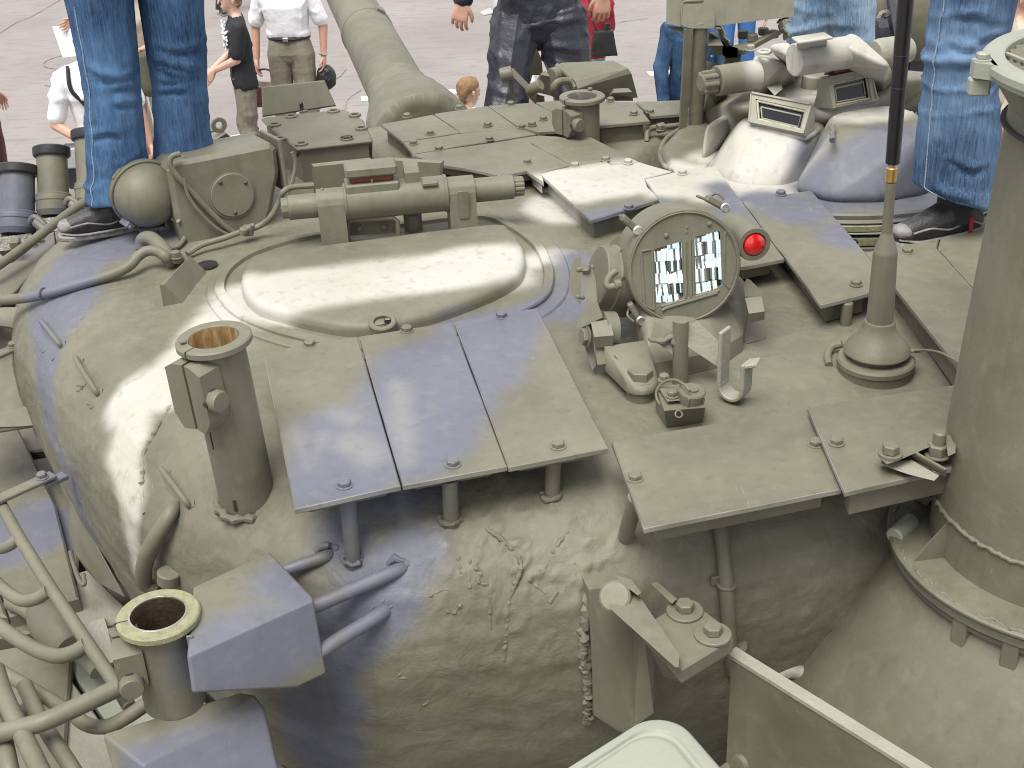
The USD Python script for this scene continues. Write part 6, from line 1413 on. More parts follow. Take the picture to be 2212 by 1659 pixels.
def hand_bones(w, d, palm_n, side, curl=.35):
    """palm, four fingers and a thumb; d: direction of the fingers, palm_n: where the palm looks, side: towards the thumb"""
    d = unit(d); s = unit(np.asarray(side) - d * (np.asarray(side) @ d)); p = unit(np.cross(d, s)); p = p if p @ palm_n > 0 else -p
    out = []
    kn = [w + d * (.085 - .004 * abs(i - 1.2)) + s * (.030 - .0205 * i) for i in range(4)]
    out.append(m3.Manifold.batch_hull([sph(w, .021, 10), sph(w + d * .03 + s * .022, .014, 10), sph(w + d * .03 - s * .024, .014, 10)] + [sph(k, .0115, 10) for k in kn]))
    for i, (k, L) in enumerate(zip(kn, (.070, .078, .072, .056))):
        dd = unit(d + s * (.10 - .075 * i))
        a = k + (dd * math.cos(curl * .6) + p * math.sin(curl * .6)) * L * .45
        b = a + (dd * math.cos(curl * 1.7) + p * math.sin(curl * 1.7)) * L * .32
        c = b + (dd * math.cos(curl * 2.6) + p * math.sin(curl * 2.6)) * L * .24
        out += [bone(k, .0095, a, .0088, 8), bone(a, .0088, b, .008, 8), bone(b, .008, c, .0068, 8)]
    t0 = w + d * .022 + s * .024; t1 = t0 + unit(d * .75 + s * .65 + p * .3) * .042; t2 = t1 + unit(d * .95 + s * .15 + p * .35) * .034
    out += [bone(t0, .0145, t1, .0108, 8), bone(t1, .0108, t2, .0085, 8)]
    return out
def head_bones(c, fwd, up, sc=1.0):
    fwd = unit(fwd); up = unit(up - fwd * (np.asarray(up) @ fwd)); s = np.cross(fwd, up)
    B = lambda x, y, z: c + (s * x + fwd * y + up * z) * sc
    ms = [m3.Manifold.batch_hull([sph(B(0, -.022, .035), .078 * sc, 18), sph(B(0, .018, .03), .074 * sc, 18), sph(B(0, .03, -.03), .058 * sc, 16), sph(B(0, -.04, -.01), .06 * sc, 16)]),
          m3.Manifold.batch_hull([sph(B(0, .045, -.045), .045 * sc, 14), sph(B(0, .062, -.085), .022 * sc, 12), sph(B(.035, .0, -.055), .022 * sc, 10), sph(B(-.035, .0, -.055), .022 * sc, 10)]),
          bone(B(0, .095, .012), .008 * sc, B(0, .112, -.026), .0125 * sc, 8), bone(B(-.018, .088, -.058), .007 * sc, B(.018, .088, -.058), .007 * sc, 8),
          bone(B(-.045, .072, .022), .012 * sc, B(.045, .072, .022), .012 * sc, 8)]
    for k in (-1, 1):
        ms.append(m3.Manifold.batch_hull([sph(B(k * .076, -.012, .022), .009 * sc, 8), sph(B(k * .084, -.026, .018), .009 * sc, 8), sph(B(k * .078, -.008, -.028), .007 * sc, 8), sph(B(k * .082, -.02, -.01), .008 * sc, 8)]))
    return ms, B
def person(label, base, yaw, h=1.75, pose=None, world=None, top='white_cloth', legs='khaki_cloth', shoes='shoe_dark', skin='skin', hair='hair_dark', wide=1.0, legw=1.0, sleeve='short', short_legs=False, L=.022,
           fold=(.010, .014), curl=.4, group=None, look=None, fade=False, fine_legs=None, long_top=.0, handdir=None, thumb=None, hemw=1.0, hem=-.012, tuck=0.0, hemtilt=0.0, creases=(), cfine=None):
    """yaw: where the person faces, degrees from +x; world: joints given in world coordinates"""
    base = np.asarray(base, float); k = h / 1.75; ya = math.radians(yaw)
    fwd = V(math.cos(ya), math.sin(ya), 0); rgt = V(math.sin(ya), -math.cos(ya), 0)
    J = {n: base + (rgt * p[0] * (wide if 'sh' in n or 'el' in n or 'wr' in n else 1) + fwd * p[1] + UP * p[2]) * k for n, p in {**SK, **(pose or {})}.items()}
    J.update({n: np.asarray(p, float) for n, p in (world or {}).items()})
    pth = thing('person', label, 'person', group, base); ORIGIN[pth] = base
    b = lambda a, ra, c, rc, n=12: bone(J[a] if isinstance(a, str) else a, ra * k, J[c] if isinstance(c, str) else c, rc * k, n)
    lk = unit(look) if look is not None else fwd
    hd, B = head_bones(J['head'], lk, UP, k)
    sk = list(hd) + [b('neck', .055, J['head'] - UP * .06 * k, .052)]
    tor = [m3.Manifold.batch_hull([sph(J['hipL'], .095 * k), sph(J['hipR'], .095 * k), sph(J['waist'] + rgt * .07 * k, .088 * k), sph(J['waist'] - rgt * .07 * k, .088 * k)]),
           m3.Manifold.batch_hull([sph(J['waist'] + rgt * .07 * k, .088 * k), sph(J['waist'] - rgt * .07 * k, .088 * k), sph(J['chest'] + rgt * .085 * k * wide, .10 * k), sph(J['chest'] - rgt * .085 * k * wide, .10 * k)]),
           m3.Manifold.batch_hull([sph(J['chest'] + rgt * .085 * k * wide, .10 * k), sph(J['chest'] - rgt * .085 * k * wide, .10 * k), sph(J['shL'], .058 * k), sph(J['shR'], .058 * k), sph(J['neck'], .052 * k)])]
    sk += tor
    for s in 'LR':
        sk += [b('sh' + s, .052, 'el' + s, .040), b('el' + s, .041, 'wr' + s, .026), b('hip' + s, .082, 'knee' + s, .055), b('knee' + s, .053, 'ank' + s, .038)]
        w = J['wr' + s]; d = (handdir or {}).get(s); d = unit(w - J['el' + s]) if d is None else unit(d)
        inn = rgt * (1 if s == 'L' else -1)
        th = (thumb or {}).get(s); th = fwd if th is None else np.asarray(th)
        sk += [m for m in hand_bones(w, d, inn, th, curl)] if k > .95 or True else []
    body = part(pth, 'body', fuse(sk, L, 5), skin, smooth=True)
    for s in (-1, 1):
        part(pth, 'eye', tm(trimesh.creation.icosphere(2, .0085 * k)).apply_translation(B(s * .032, .083, .012)), 'sight_glass', smooth=True)
    if hair:
        hm = fuse([m3.Manifold.batch_hull([sph(B(0, -.024, .044), .083 * k, 18), sph(B(0, .012, .05), .072 * k, 18), sph(B(0, -.045, .0), .062 * k, 14)]), bone(B(0, .05, .085), .03 * k, B(0, .0, .105), .03 * k), bone(B(0, -.055, -.03), .045 * k, B(0, -.04, -.06), .035 * k)], .012, 4)
        v = np.array(hm.vertices); hm.vertices = v + np.array(hm.vertex_normals) * ((meshkit.fbm((v - base) * V(55, 55, 14), 2, 3) - .5) * .014)[:, None]
        part(pth, 'hair', hm, hair, smooth=True)
    # trousers
    i = .014
    tr = [m3.Manifold.batch_hull([sph(J['hipL'], (.105) * k * legw ** .5), sph(J['hipR'], (.105) * k * legw ** .5), sph(J['waist'] + rgt * .07 * k - UP * .03 * k, .092 * k), sph(J['waist'] - rgt * .07 * k - UP * .03 * k, .092 * k)])]
    for s in 'LR':
        if short_legs:
            e = J['hip' + s] + (J['knee' + s] - J['hip' + s]) * .96
            tr.append(b('hip' + s, .10 * legw, e, .088 * legw))
        else:
            kn, an = J['knee' + s], J['ank' + s]
            tr += [b('hip' + s, .098 * legw, 'knee' + s, .076 * legw), b(kn, .076 * legw, kn + (an - kn) * .55, .080 * legw * hemw ** .5), b(kn + (an - kn) * .55, .080 * legw * hemw ** .5, an - UP * .01 * k, .082 * legw * hemw)]
    tmsh = fuse(tr, fine_legs or L, 10, cut=None if short_legs else (hemtilt, V(*J['ankL']) + UP * hem * k))
    zk, za = J['kneeL'][2], J['ankL'][2]
    def where(v):
        return .16 + 1.0 * np.exp(-((v[:, 2] - zk) / (.16 * k)) ** 2) + .9 * np.exp(-((v[:, 2] - za - .06) / (.10 * k)) ** 2) + .7 * np.exp(-((v[:, 2] - J['hipL'][2]) / (.10 * k)) ** 2)
    folds(tmsh, fold[0], (3.0, 3.0, 8.5), len(label), where)
    for cr in creases:
        crease(tmsh, cr)
    TRP = part(pth, 'shorts' if short_legs else 'trousers', tmsh, legs, smooth=True)
    # top
    tp = [m3.Manifold.batch_hull([sph(J['hipL'] + UP * (.05 - long_top + tuck) * k, (.117 if not tuck else .10) * k), sph(J['hipR'] + UP * (.05 - long_top + tuck) * k, (.117 if not tuck else .10) * k), sph(J['waist'] + rgt * .07 * k, .103 * k), sph(J['waist'] - rgt * .07 * k, .103 * k)]),
          m3.Manifold.batch_hull([sph(J['waist'] + rgt * .07 * k, .103 * k), sph(J['waist'] - rgt * .07 * k, .103 * k), sph(J['chest'] + rgt * .085 * k * wide, .114 * k), sph(J['chest'] - rgt * .085 * k * wide, .114 * k)]),
          m3.Manifold.batch_hull([sph(J['chest'] + rgt * .085 * k * wide, .114 * k), sph(J['chest'] - rgt * .085 * k * wide, .114 * k), sph(J['shL'], .070 * k), sph(J['shR'], .070 * k), sph(J['neck'] - UP * .015 * k, .062 * k)])]
    for s in 'LR':
        if sleeve == 'short':
            e = J['sh' + s] + (J['el' + s] - J['sh' + s]) * .80
            tp.append(b('sh' + s, .072, e, .068))
        else:
            e = J['el' + s] + (J['wr' + s] - J['el' + s]) * .95
            tp += [b('sh' + s, .072, 'el' + s, .060), b('el' + s, .060, e, .046)]
    tpm = folds(fuse(tp, L, 8), fold[1], (6, 6, 6), len(label) + 5, lambda v: np.full(len(v), .8))
    TP = part(pth, 'jacket' if sleeve == 'long' else 'shirt', tpm, top, smooth=True)
    for s in 'LR':
        an = J['ank' + s]; f = unit((fwd + rgt * (.18 if s == 'R' else -.18)) if (world or {}).get('toe' + s) is None else V(*(J['toe' + s] - an)[:2], 0))
        g0 = V(an[0], an[1], an[2] - .075 * k)
        sh = fuse([m3.Manifold.batch_hull([sph(g0 - f * .055 * k + UP * .04 * k, .037 * k), sph(g0 + f * .06 * k + UP * .045 * k, .036 * k), sph(g0 + f * .15 * k + UP * .032 * k, .032 * k), sph(an - f * .01, .043 * k)])], .015, 4)
        SHO = part(pth, 'shoe', sh, shoes, smooth=True)
        sd = np.cross(UP, f)
        outline = [(-.095, -.03), (-.095, .03), (-.03, .036), (.08, .046), (.15, .042), (.187, .018), (.187, -.018), (.15, -.042), (.08, -.046), (-.03, -.036)]
        part(SHO, 'sole', prism(np.array(outline) * k, 0, .017 * k, .004, f, sd, g0), 'shoe_grey' if shoes == 'shoe_dark' else 'white_paint')
    person.last = tmsh
    return pth, J, (fwd, rgt, k), TP, TRP
def seam(TRP, mesh, a, c, d, z0, z1, mat, r=.0022):
    """a stitched seam lying on the trouser leg between joints a and c, on the side d"""
    v = np.array(mesh.vertices); d = unit(d); pts = []
    for z in np.linspace(z0, z1, 40):
        t = np.clip((z - c[2]) / (a[2] - c[2]), -.2, 1.2); ax_ = c + (a - c) * t
        m = (np.abs(v[:, 2] - z) < .014) & (np.linalg.norm((v - ax_)[:, :2], axis=1) < .16)
        if m.any():
            w = v[m]; pts.append(w[np.argmax((w - ax_) @ d)] + d * .001)
    if len(pts) > 5:
        pts = np.array(pts); pts[1:-1] = (pts[:-2] + 2 * pts[1:-1] + pts[2:]) / 4
        part(TRP, 'side_seam', tube(pts, r, 6, 0), mat)

# ---- the two men in jeans standing on the turret
_a = lambda pts: [(259.2 + .3404 * x, .3404 * y) for x, y in pts]
_b = lambda pts: [(.3516 * x, .3516 * y) for x, y in pts]
_c = lambda pts: [(1857.6 + .2814 * x, .2814 * y) for x, y in pts]
_d = lambda pts: [(1434.2 + .3516 * x, .3516 * y) for x, y in pts]
CR1 = [_a(p) for p in ([(200, 395), (330, 440), (470, 455)], [(250, 320), (400, 345), (520, 300)], [(210, 430), (330, 490), (480, 465)], [(240, 530), (330, 545), (460, 500)], [(230, 600), (330, 602), (430, 595)], [(310, 390), (400, 350)], [(390, 560), (470, 500)], [(220, 610), (305, 630)])] + \
      [_b(p) for p in ([(520, 430), (640, 490), (700, 495)], [(560, 500), (700, 510), (840, 460)], [(600, 470), (770, 430)], [(670, 560), (760, 562), (840, 550)], [(700, 665), (780, 655), (860, 640)], [(700, 600), (840, 560)], [(560, 860), (660, 840), (740, 850)], [(560, 1040), (640, 1100)])]
CR2 = [_c(p) for p in ([(720, 135), (880, 165), (1130, 205)], [(860, 20), (980, 150)], [(780, 10), (900, 110)], [(910, 350), (1030, 320), (1130, 270)], [(720, 520), (850, 540), (900, 545)], [(880, 720), (980, 680), (1040, 645)], [(760, 750), (960, 755)], [(940, 875), (1040, 850)], [(640, 215), (780, 260)], [(650, 345), (800, 400), (900, 405)])] + \
      [_d(p) for p in ([(1640, 1180), (1760, 1230), (1900, 1240)], [(1770, 1010), (1880, 1060), (1980, 1030)], [(1640, 1250), (1800, 1270)], [(1560, 1130), (1660, 1220)], [(1700, 900), (1760, 1000)], [(1850, 1290), (1990, 1280)])]
def stand(ankle, knee_uv, hip_uv, dirs):
    kn = above(ankle, *knee_uv, lean=dirs); hp = above(ankle, *hip_uv, lean=dirs)
    return kn, hp
aL = S(268, 492) + UP * .078; aR = W(402, 430, 2.25)
kL, hL_ = above(aL, 241, 190, RX), above(aL, 206, -30, RX)
kR, hR_ = above(aR, 388, 180, RX), above(aR, 372, -30, RX)
def man_on(label, aL, aR, kL, kR, tL, tR, yaw, legs, toes, **kw):
    upL, upR = unit(tL - kL), unit(tR - kR)
    hL, hR = kL + upL * .42, kR + upR * .42
    mid = (hL + hR) / 2
    hL, hR = mid + (hL - mid) * .9, mid + (hR - mid) * .9
    base = V(mid[0], mid[1], aL[2] - .08)
    off = mid - (base + UP * .90)
    ww = dict(hipL=hL, hipR=hR, kneeL=kL, kneeR=kR, ankL=aL, ankR=aR, toeL=aL + toes[0], toeR=aR + toes[1])
    ya = math.radians(yaw); fwd = V(math.cos(ya), math.sin(ya), 0); rgt = V(math.sin(ya), -math.cos(ya), 0)
    for n in ('pel', 'waist', 'chest', 'neck', 'head', 'shL', 'shR', 'elL', 'elR', 'wrL', 'wrR'):
        p = SK[n]; ww[n] = base + off + rgt * p[0] + fwd * p[1] + UP * p[2]
    return person(label, base, yaw, 1.75, world=ww, legs=legs, **kw)
P1 = man_on('person in dark blue jeans standing on the turret beside the round spotlight', aL, aR, kL, kR, hL_, hR_, 103, 'denim_dark', (-RX * .9 - FX * .1, FX + RX * .2), top='grey_cloth', legw=1.05, hemw=1.16, fine_legs=.0085, fold=(.012, .012), hem=.03, creases=CR1, shoes='shoe_dark', L=.025)
seam(P1[4], person.last, hL_, aL, -RX * .8 - FX * .62, aL[2] + .04, hL_[2] - .05, 'denim_seam', .0018)
bL = W(2062, 452, 2.33); bR = bL + RX * .36 + FX * .05
kb, hb_ = above(bL, 2075, 150, RX), above(bL, 2108, -60, RX)
kb2, hb2 = kb + (bR - bL) * .95, hb_ + (bR - bL) * .85
P2 = man_on('person in mid-blue jeans and a dark sneaker standing by the antenna', bL, bR, kb, kb2, hb_, hb2, 120, 'denim_mid', (-RX * 1.0 - FX * .12, FX), top='grey_cloth', legw=1.22, hemw=1.2, fine_legs=.0085, fold=(.011, .012), hem=.045, hemtilt=.28, creases=CR2, shoes='shoe_dark', L=.025)
seam(P2[4], person.last, hb_, bL, -RX * .95 - FX * .35, bL[2] + .05, hb_[2] - .05, 'denim_seam', .0018)
hp_ = P2[1]['ankL']
part(P2[0], 'shoe_stripe', cbox((.012, .004, .05), .001, V(*hp_) + RX * .028 - FX * .041 - UP * .035, RX, FX), 'red_cloth')
for P_, an in ((P1, aL), (P2, bL)):
    f_ = unit(-RX * .95 - FX * .11) if P_ is P1 else unit(-RX - FX * .12); s_ = np.cross(UP, f_); s_ = s_ if s_ @ toward(an) > 0 else -s_
    g0 = V(*an) - UP * .075
    part(P_[0], 'shoe_trim', tube([g0 + f_ * x + s_ * y + UP * z for x, y, z in ((-.075, .036, .03), (-.02, .040, .052), (.04, .0415, .040), (.10, .0415, .052), (.15, .036, .045))], .0028, 6), 'shoe_grey')
    part(P_[0], 'shoe_trim', tube([g0 + f_ * x + s_ * y + UP * z for x, y, z in ((-.09, .02, .02), (-.03, .040, .022), (.05, .046, .021), (.13, .043, .021), (.178, .015, .024))], .0035, 6), 'shoe_grey')
    part(P_[0], 'sock', cyl(V(*an) - UP * .03, V(*an) + UP * .12, .047, n=24), 'black_cloth')
    part(P_[0], 'toe_cap', trimesh.Trimesh(*(lambda m: (m.vertices * V(.030, .030, .022) @ np.array([f_, s_, UP]) + g0 + f_ * .155 + UP * .040, m.faces))(trimesh.creation.icosphere(3))), 'shoe_grey', smooth=True)
# ---- the man in black on the front of the hull
tb = 6.25
hp = WD(1165, 20, tb)
zb_ = 1.40
base = V(hp[0], hp[1], zb_)
crotch = WD(1168, 100, tb)
hz = crotch[2] + .10
Lh, Rh = WD(1118, 40, tb), WD(1212, 40, tb)
Lh[2] = Rh[2] = hz
person('person in a black jacket and black nylon trousers standing on the front deck', base, -90 + 8, 1.78,
       world=dict(hipR=Lh, hipL=Rh, pel=(Lh + Rh) / 2 + UP * .05, waist=(Lh + Rh) / 2 + UP * .2, chest=(Lh + Rh) / 2 + UP * .4, neck=(Lh + Rh) / 2 + UP * .58, head=(Lh + Rh) / 2 + UP * .74, shR=Lh + UP * .52 - RX * .1, shL=Rh + UP * .52 + RX * .1,
                  kneeR=WD(1098, 185, tb), kneeL=WD(1236, 180, tb + .05), ankR=WD(1078, 330, tb), ankL=WD(1262, 330, tb + .05), elR=WD(1010, -150, tb), elL=WD(1290, -140, tb), wrR=WD(1000, 2, tb - .1), wrL=WD(1301, -14, tb - .05)),
       top='black_nylon', legs='black_nylon', sleeve='long', legw=1.32, hemw=1.05, fine_legs=.014, fold=(.016, .012), curl=.55, handdir=dict(R=V(-.25, -.1, -1), L=V(-.05, -.1, -1)), thumb=dict(R=V(1, -.3, 0), L=V(-1, -.2, 0)), long_top=.06, L=.018)
# ---- one more in faded jeans behind the cupola
tf = 5.6
fa = [WD(1748, 260, tf), WD(1838, 260, tf - .05)]
man_on('person in faded pale blue jeans standing behind the cupola', fa[0], fa[1], above(fa[0], 1748, 100, RX), above(fa[1], 1842, 105, RX), above(fa[0], 1752, -60, RX), above(fa[1], 1828, -60, RX), 100, 'denim_light', (FX, FX), top='white_cloth', legw=1.25, hemw=1.1, fine_legs=.013, fold=(.014, .012), L=.028)
# ---- the crowd on the square
def at_height(u, v, z):
    p = W(u, v, z); return V(p[0], p[1], 0)
g_ = 'visitors on the square'
boy = at_height(527, 168, .83)
Pb = person('teenager in a black printed shirt and cargo trousers, hands held together', boy, 193, 1.58, pose=dict(elL=(-.20, .05, 1.13), elR=(.22, .05, 1.13), wrL=(-.05, .26, 1.02), wrR=(.07, .27, 1.0)), top='black_cloth', legs='cargo_cloth', skin='skin_pale', hair='hair_blond', curl=.5, legw=1.05, wide=.95, fold=(.016, .012), long_top=.05,
            handdir=dict(L=V(-.5, -.4, -.6), R=V(-.55, .25, -.6)), thumb=dict(L=V(-.6, -.2, .6), R=V(-.6, .2, .6)), L=.018)
J, (fw_, rg_, k_) = Pb[1], Pb[2]
rngp = np.random.default_rng(5)
sq = []
ob_ = Pb[1]['chest']
# the print on the shirt: splashes of white lying on the cloth
tshirt = None
for q_ in range(46):
    a = rngp.uniform(-1, 1); zz = rngp.uniform(-.10, .13)
    n_ = unit(fw_ * math.cos(a * .75) - rg_ * -math.sin(a * .75) + 0)
    c_ = ob_ + UP * zz * k_ + n_ * .118 * k_ + rg_ * math.sin(a * .75) * .07
    X_ = unit(np.cross(UP, n_)); Y_ = np.cross(n_, X_)
    r_ = rngp.uniform(.008, .02)
    sq.append(prism([(r_ * rngp.uniform(.4, 1.2) * math.cos(t), r_ * rngp.uniform(.4, 1.2) * math.sin(t)) for t in np.linspace(0, 5.6, 8)], -.004, .012, .001, X_, Y_, c_))
part(Pb[3], 'shirt_print', cat(*sq), 'white_cloth')
wm = at_height(625, 84, 1.02)
Pw = person('person in a white short-sleeved shirt and khaki trousers with a dark belt', wm, -97, 1.76, pose=dict(elL=(-.275, -.03, 1.12), elR=(.27, -.03, 1.12), wrL=(-.27, .02, .88), wrR=(.275, .03, .86)), top='white_cloth', legs='khaki_cloth', fold=(.010, .012), legw=1.15, wide=1.06, L=.018, tuck=.12)
J, (fw_, rg_, k_) = Pw[1], Pw[2]
part(Pw[4], 'belt', tube([J['waist'] - UP * .045 + fw_ * .108 * math.sin(a) + rg_ * .168 * math.cos(a) for a in np.linspace(0, 6.29, 40)], .018, 8, 0), 'leather_black')
part(Pw[4], 'belt_buckle', cbox((.045, .012, .034), .003, J['waist'] - UP * .045 + fw_ * .123, rg_, fw_), 'steel')
part(Pw[0], 'wristwatch', tube([J['wrL'] + .031 * (math.cos(a) * fw_ + math.sin(a) * rg_) - UP * -.012 for a in np.linspace(0, 6.29, 20)], .009, 8, 0), 'gold')
hb = J['wrL'] - UP * .17
cp = part('', 'flat_cap', wavy(trimesh.Trimesh(*(lambda m: (m.vertices * V(.085, .075, .11) + hb - UP * .02, m.faces))(trimesh.creation.icosphere(4))), .012, 22, 4), 'leather_black', smooth=True, label='black cap hanging from the hand of the white-shirted person', cat='cap')
bg = J['wrR'] - UP * .24 - rg_ * .05
bp = thing('handbag', 'brown leather bag held by the white-shirted person', 'bag', None, bg); ORIGIN[bp] = bg
part(bp, 'bag_body', wavy(cbox((.33, .1, .22), .04, bg - UP * .07, rg_, fw_).subdivide().subdivide(), .008, 9), 'leather_brown', smooth=40)
part(bp, 'bag_handle', tube([bg + rg_ * -.09 + UP * .03, bg + rg_ * -.07 + UP * .12, bg + rg_ * .0 + UP * .15, bg + rg_ * .07 + UP * .12, bg + rg_ * .09 + UP * .03], .009, 8), 'leather_brown')
# between the legs of the jeans: someone in shorts with an olive jacket in the hands
sh_ = at_height(324, 244, .50)
Ps = person('person in beige shorts with bare legs seen between the dark blue jeans', sh_, -80, 1.74, pose=dict(elL=(-.24, .06, 1.12), elR=(.24, .06, 1.12), wrL=(-.05, .26, 1.10), wrR=(.10, .24, 1.08)), top='beige_cloth', legs='beige_cloth', short_legs=True, shoes='shoe_grey', L=.024)
J, (fw_, rg_, k_) = Ps[1], Ps[2]
part('', 'folded_jacket', folds(fuse([bone(J['wrL'] + fw_ * .06 - UP * .05, .06, J['wrL'] + fw_ * .05 - UP * .30, .075), bone(J['wrL'] + fw_ * .06 + rg_ * .08 - UP * .05, .05, J['wrL'] + fw_ * .05 + rg_ * .1 - UP * .36, .06)], .02, 6), .02, (9, 9, 6), 3), 'olive_cloth', smooth=True, label='dark olive jacket hanging from hands seen between the dark blue jeans', cat='jacket')
pa = W(150, 62, 1.12)
pb_ = V(pa[0] + .36, pa[1] + .1, 0)
person('person hidden behind the dark jeans, one hand holding a white sheet', pb_, -95, 1.72, world=dict(wrR=pa + V(.06, .02, .06), elR=pa + V(.22, .16, .04)), top='pink_cloth', legs='beige_cloth', L=.026, handdir=dict(R=V(-1, -.1, -.4)), thumb=dict(R=V(0, 0, 1)))
m_ = quad([pa + V(-.15, .02, .02), pa + V(.10, .0, .03), pa + V(.13, -.03, -.22), pa + V(-.10, -.02, -.24)], .002, .0004)
part('', 'paper_sheet', m_, 'paper', label='white sheet of paper held out beside the dark blue jeans', cat='paper')
wh = at_height(198, 150, 1.42)
Pwh = person('person in a loose white shirt with a black strap, behind the smoke discharger tubes', wh, -60, 1.74, world=dict(), pose=dict(elR=(.28, -.02, 1.10), wrR=(.16, .22, 1.0), elL=(-.25, .0, 1.12)), top='white_cloth', legs='denim_light', fold=(.012, .018), wide=1.08, L=.022)
J, (fw_, rg_, k_) = Pwh[1], Pwh[2]
part(Pwh[0], 'shoulder_strap', tube([J['shR'] - rg_ * .05 - fw_ * .07 + UP * .03, J['shR'] - rg_ * .04 + fw_ * .03 + UP * .065, J['shR'] - rg_ * .02 + fw_ * .10 - UP * .06, J['chest'] + rg_ * .10 + fw_ * .11 - UP * .1, J['hipR'] + rg_ * .08 + fw_ * .10 + UP * .08], .014, 8), 'black_cloth')
bb = W(172, 352, .84)
bp = thing('shoulder_bag', 'black and grey bag beside the smoke discharger tubes', 'bag', None, bb); ORIGIN[bp] = bb
part(bp, 'bag_body', wavy(cbox((.24, .14, .30), .035, bb - UP * .02, V(1, 0, 0), V(0, 1, 0)).subdivide().subdivide(), .006, 9), 'black_nylon', smooth=40)
part(bp, 'bag_flap', cbox((.20, .02, .14), .008, bb + V(0, -.08, .06)), 'grey_cloth')
# small boy by the gun
hd = W(1008, 200, 1.30)
Pk = person('blond child by the gun, seen from behind, head above the plates', V(hd[0], hd[1], 0), 50, 1.40, top='white_cloth', legs='denim_light', skin='skin_pale', hair='hair_blond', look=V(.62, .55, -.1), L=.016)
# cap wearer beside the man in black
hd = W(1062, 36, 1.62)
Pc = person('person in a grey cap half hidden behind the black trousers', V(hd[0] + .12, hd[1], 0), 200, 1.75, top='white_cloth', legs='beige_cloth', skin='skin_pale', hair=None, L=.024, long_top=.1)
J, (fw_, rg_, k_) = Pc[1], Pc[2]
CP_ = part(Pc[0], 'cap', fuse([m3.Manifold.batch_hull([sph(J['head'] + UP * .05 - fw_ * .01, .088, 18), sph(J['head'] + UP * .055 + fw_ * .02, .08, 18)]), m3.Manifold.batch_hull([sph(J['head'] + UP * .05 + fw_ * .09 + rg_ * s * .06, .008, 8) for s in (-1, 1)] + [sph(J['head'] + UP * .035 + fw_ * .17 + rg_ * s * .04, .006, 8) for s in (-1, 1)])], .014, 3), 'grey_cloth', smooth=True)
# red shirt with a handbag
rd = at_height(1264, 110, .86)
Pr = person('person in a dark red top and pale jeans with a black handbag', rd, 80, 1.58, pose=dict(elL=(-.27, .0, 1.14), wrL=(-.10, .2, 1.06), elR=(.22, .02, 1.12), wrR=(.16, .2, 1.06)), top='red_cloth', legs='denim_light', skin='skin_pale', L=.022)
hbp = W(1304, 92, .98)
bp = thing('handbag', 'small black handbag hanging beside the dark red top', 'bag', None, hbp); ORIGIN[bp] = hbp
part(bp, 'bag_body', wavy(hull([hbp + V(x * .11, y * .05, -.10) for x in (-1, 1) for y in (-1, 1)] + [hbp + V(x * .075, y * .03, .10) for x in (-1, 1) for y in (-1, 1)]).subdivide().subdivide().subdivide(), .008, 14), 'leather_black', smooth=True)
part(bp, 'bag_knob', cyl(hbp + V(.02, 0, .09), hbp + V(.03, 0, .16), .03), 'leather_black')
part(bp, 'bag_strap', tube([hbp + V(-.06, 0, .09), hbp + V(-.10, 0, .25), hbp + V(-.13, .03, .45)], .007, 8), 'leather_black')
dj = at_height(1492, 200, .86)
Pd = person('person in a denim jacket over a lilac top behind the gun mount post', dj, -70, 1.68, top='denim_navy', legs='denim_navy', sleeve='long', L=.022, skin='skin_pale', long_top=.04)
J, (fw_, rg_, k_) = Pd[1], Pd[2]
part(Pd[3], 'lilac_top', wavy(hull([J['chest'] + fw_ * .105 + rg_ * x + UP * z for x, z in ((-.05, .1), (.09, .1), (.1, -.12), (-.05, -.2), (.1, -.25))] + [J['waist'] + fw_ * .11 + rg_ * x for x in (-.06, .1)]), .0, 1), 'lilac_cloth')
for z in (.1, .02, -.06, -.14):
    part(Pd[3], 'jacket_button', lathe([(0, 0), (.009, 0), (.007, .005), (0, .006)], J['chest'] + fw_ * .125 - rg_ * .09 + UP * (z - .03), fw_, 12), 'steel')
bl_ = at_height(1590, 74, .62)
person('person in bright blue clothes seen under the gun mount beam', bl_, -90, 1.7, top='blue_cloth', legs='blue_cloth', L=.03)
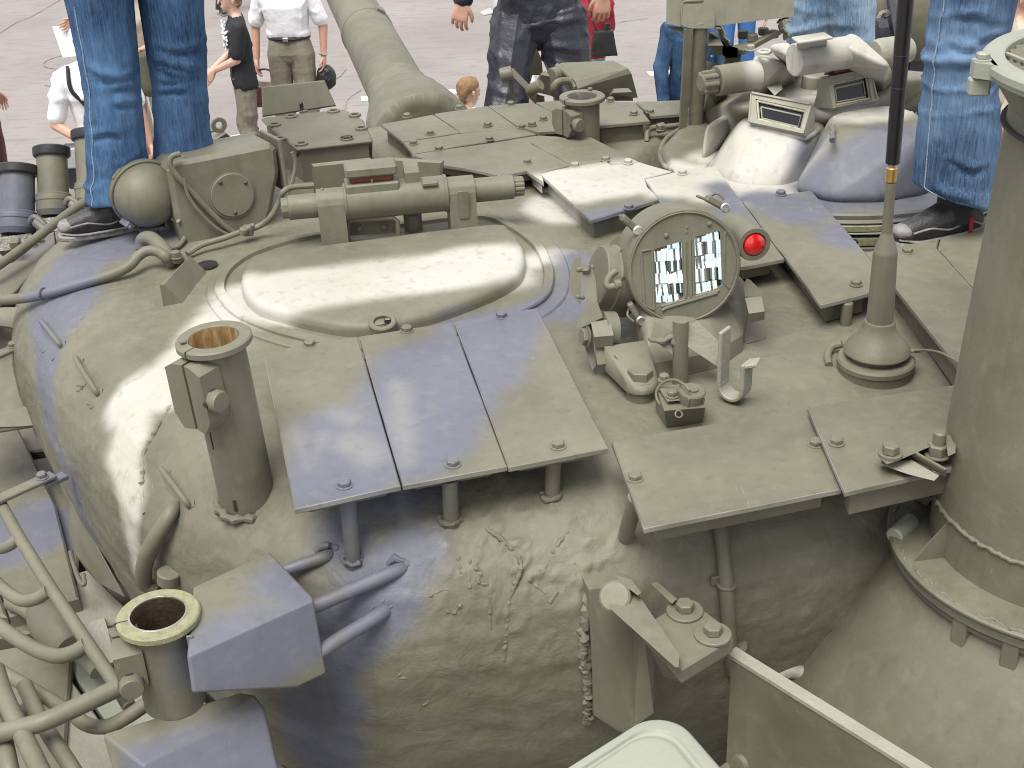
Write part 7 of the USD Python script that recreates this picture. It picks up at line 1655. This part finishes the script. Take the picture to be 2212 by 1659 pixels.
for k, (u, v, z, yaw, top, lg, lab) in enumerate(((2196, 70, 1.38, 170, 'beige_cloth', 'beige_cloth', 'person in a beige jacket behind the snorkel rim'), (2176, 180, .95, -90, 'white_cloth', 'beige_cloth', 'person in a white shirt between the jeans and the snorkel'),
                                                  (2216, 205, .95, 180, 'beige_cloth', 'khaki_cloth', 'person in pale trousers behind the snorkel tube'), (1994, 140, .62, -100, 'olive_cloth', 'khaki_cloth', 'person in khaki trousers between the antenna and the blue jeans'),
                                                  (-22, 330, .45, 0, 'grey_cloth', 'leather_brown', 'person in brown trousers at the edge beyond the smoke dischargers'))):
    b = at_height(u, v, z)
    person(lab, b, yaw, 1.74, top=top, legs=lg, L=.028, shoes='white_cloth' if k == 4 else 'shoe_grey', sleeve='long' if k in (0,) else 'short')
for u, v, lab in ((520, 22, 'person far across the square of whom only dark shoes show'),):
    b = W(u, v, 0)
    person(lab, b, -60, 1.75, pose=dict(ankL=(-.30, -.02, .08), ankR=(.26, .04, .08), kneeL=(-.2, .02, .49), kneeR=(.18, .03, .49)), top='grey_cloth', legs='black_cloth', L=.035)

# ---- a second vehicle beyond the cupola: dark navy body, an arm and a round olive lamp
nv = WD(*Q(13, 940, 300), 6.9)
NV = thing('armoured_vehicle', 'dark navy armoured vehicle part with a round olive lamp, behind the antenna', 'vehicle', None, V(nv[0], nv[1], 0)); ORIGIN[NV] = V(nv[0], nv[1], 0)
def nb(pts, t0, t1, zlow=None):
    p = [WD(*Q(13, *q_), t0) for q_ in pts]; p += [a + V(0, t1 - t0, 0) for a in p]
    if zlow is not None:
        p += [V(a[0], a[1], zlow) for a in p]
    return hull(p)
part(NV, 'body', nb([(830, 230), (960, 235), (1060, 400), (840, 420)], 6.8, 7.6, .3), 'navy_paint')
part(NV, 'upper_box', nb([(800, -40), (1080, -60), (1060, 180), (830, 200)], 7.2, 7.8), 'navy_paint')
part(NV, 'frame_bar', nb([(960, -60), (1010, -60), (1060, 330), (1020, 330)], 6.75, 6.85), 'navy_paint')
part(NV, 'arm', tube([WD(*Q(13, *p), 6.7) for p in ((820, 250), (870, 180), (890, 140), (930, 130), (950, 160))], .03, 10), 'dark_steel')
part(NV, 'arm_block', nb([(870, 200), (960, 200), (970, 250), (880, 260)], 6.6, 6.75), 'navy_paint')
lc = WD(*Q(13, 1225, 105), 6.9)
part(NV, 'round_lamp', lathe([(0, -.16)] + [(.27 * math.sin(a), -.16 * math.cos(a)) for a in np.linspace(.1, 1.57, 12)] + [(.28, .02), (.27, .05), (0, .06)], lc, unit(V(.3, .95, .0)), 36), 'armor', camo=False)
part(NV, 'lamp_stand', nb([(1180, 290), (1330, 250), (1340, 300), (1190, 330)], 6.9, 7.2, .3), 'navy_paint')
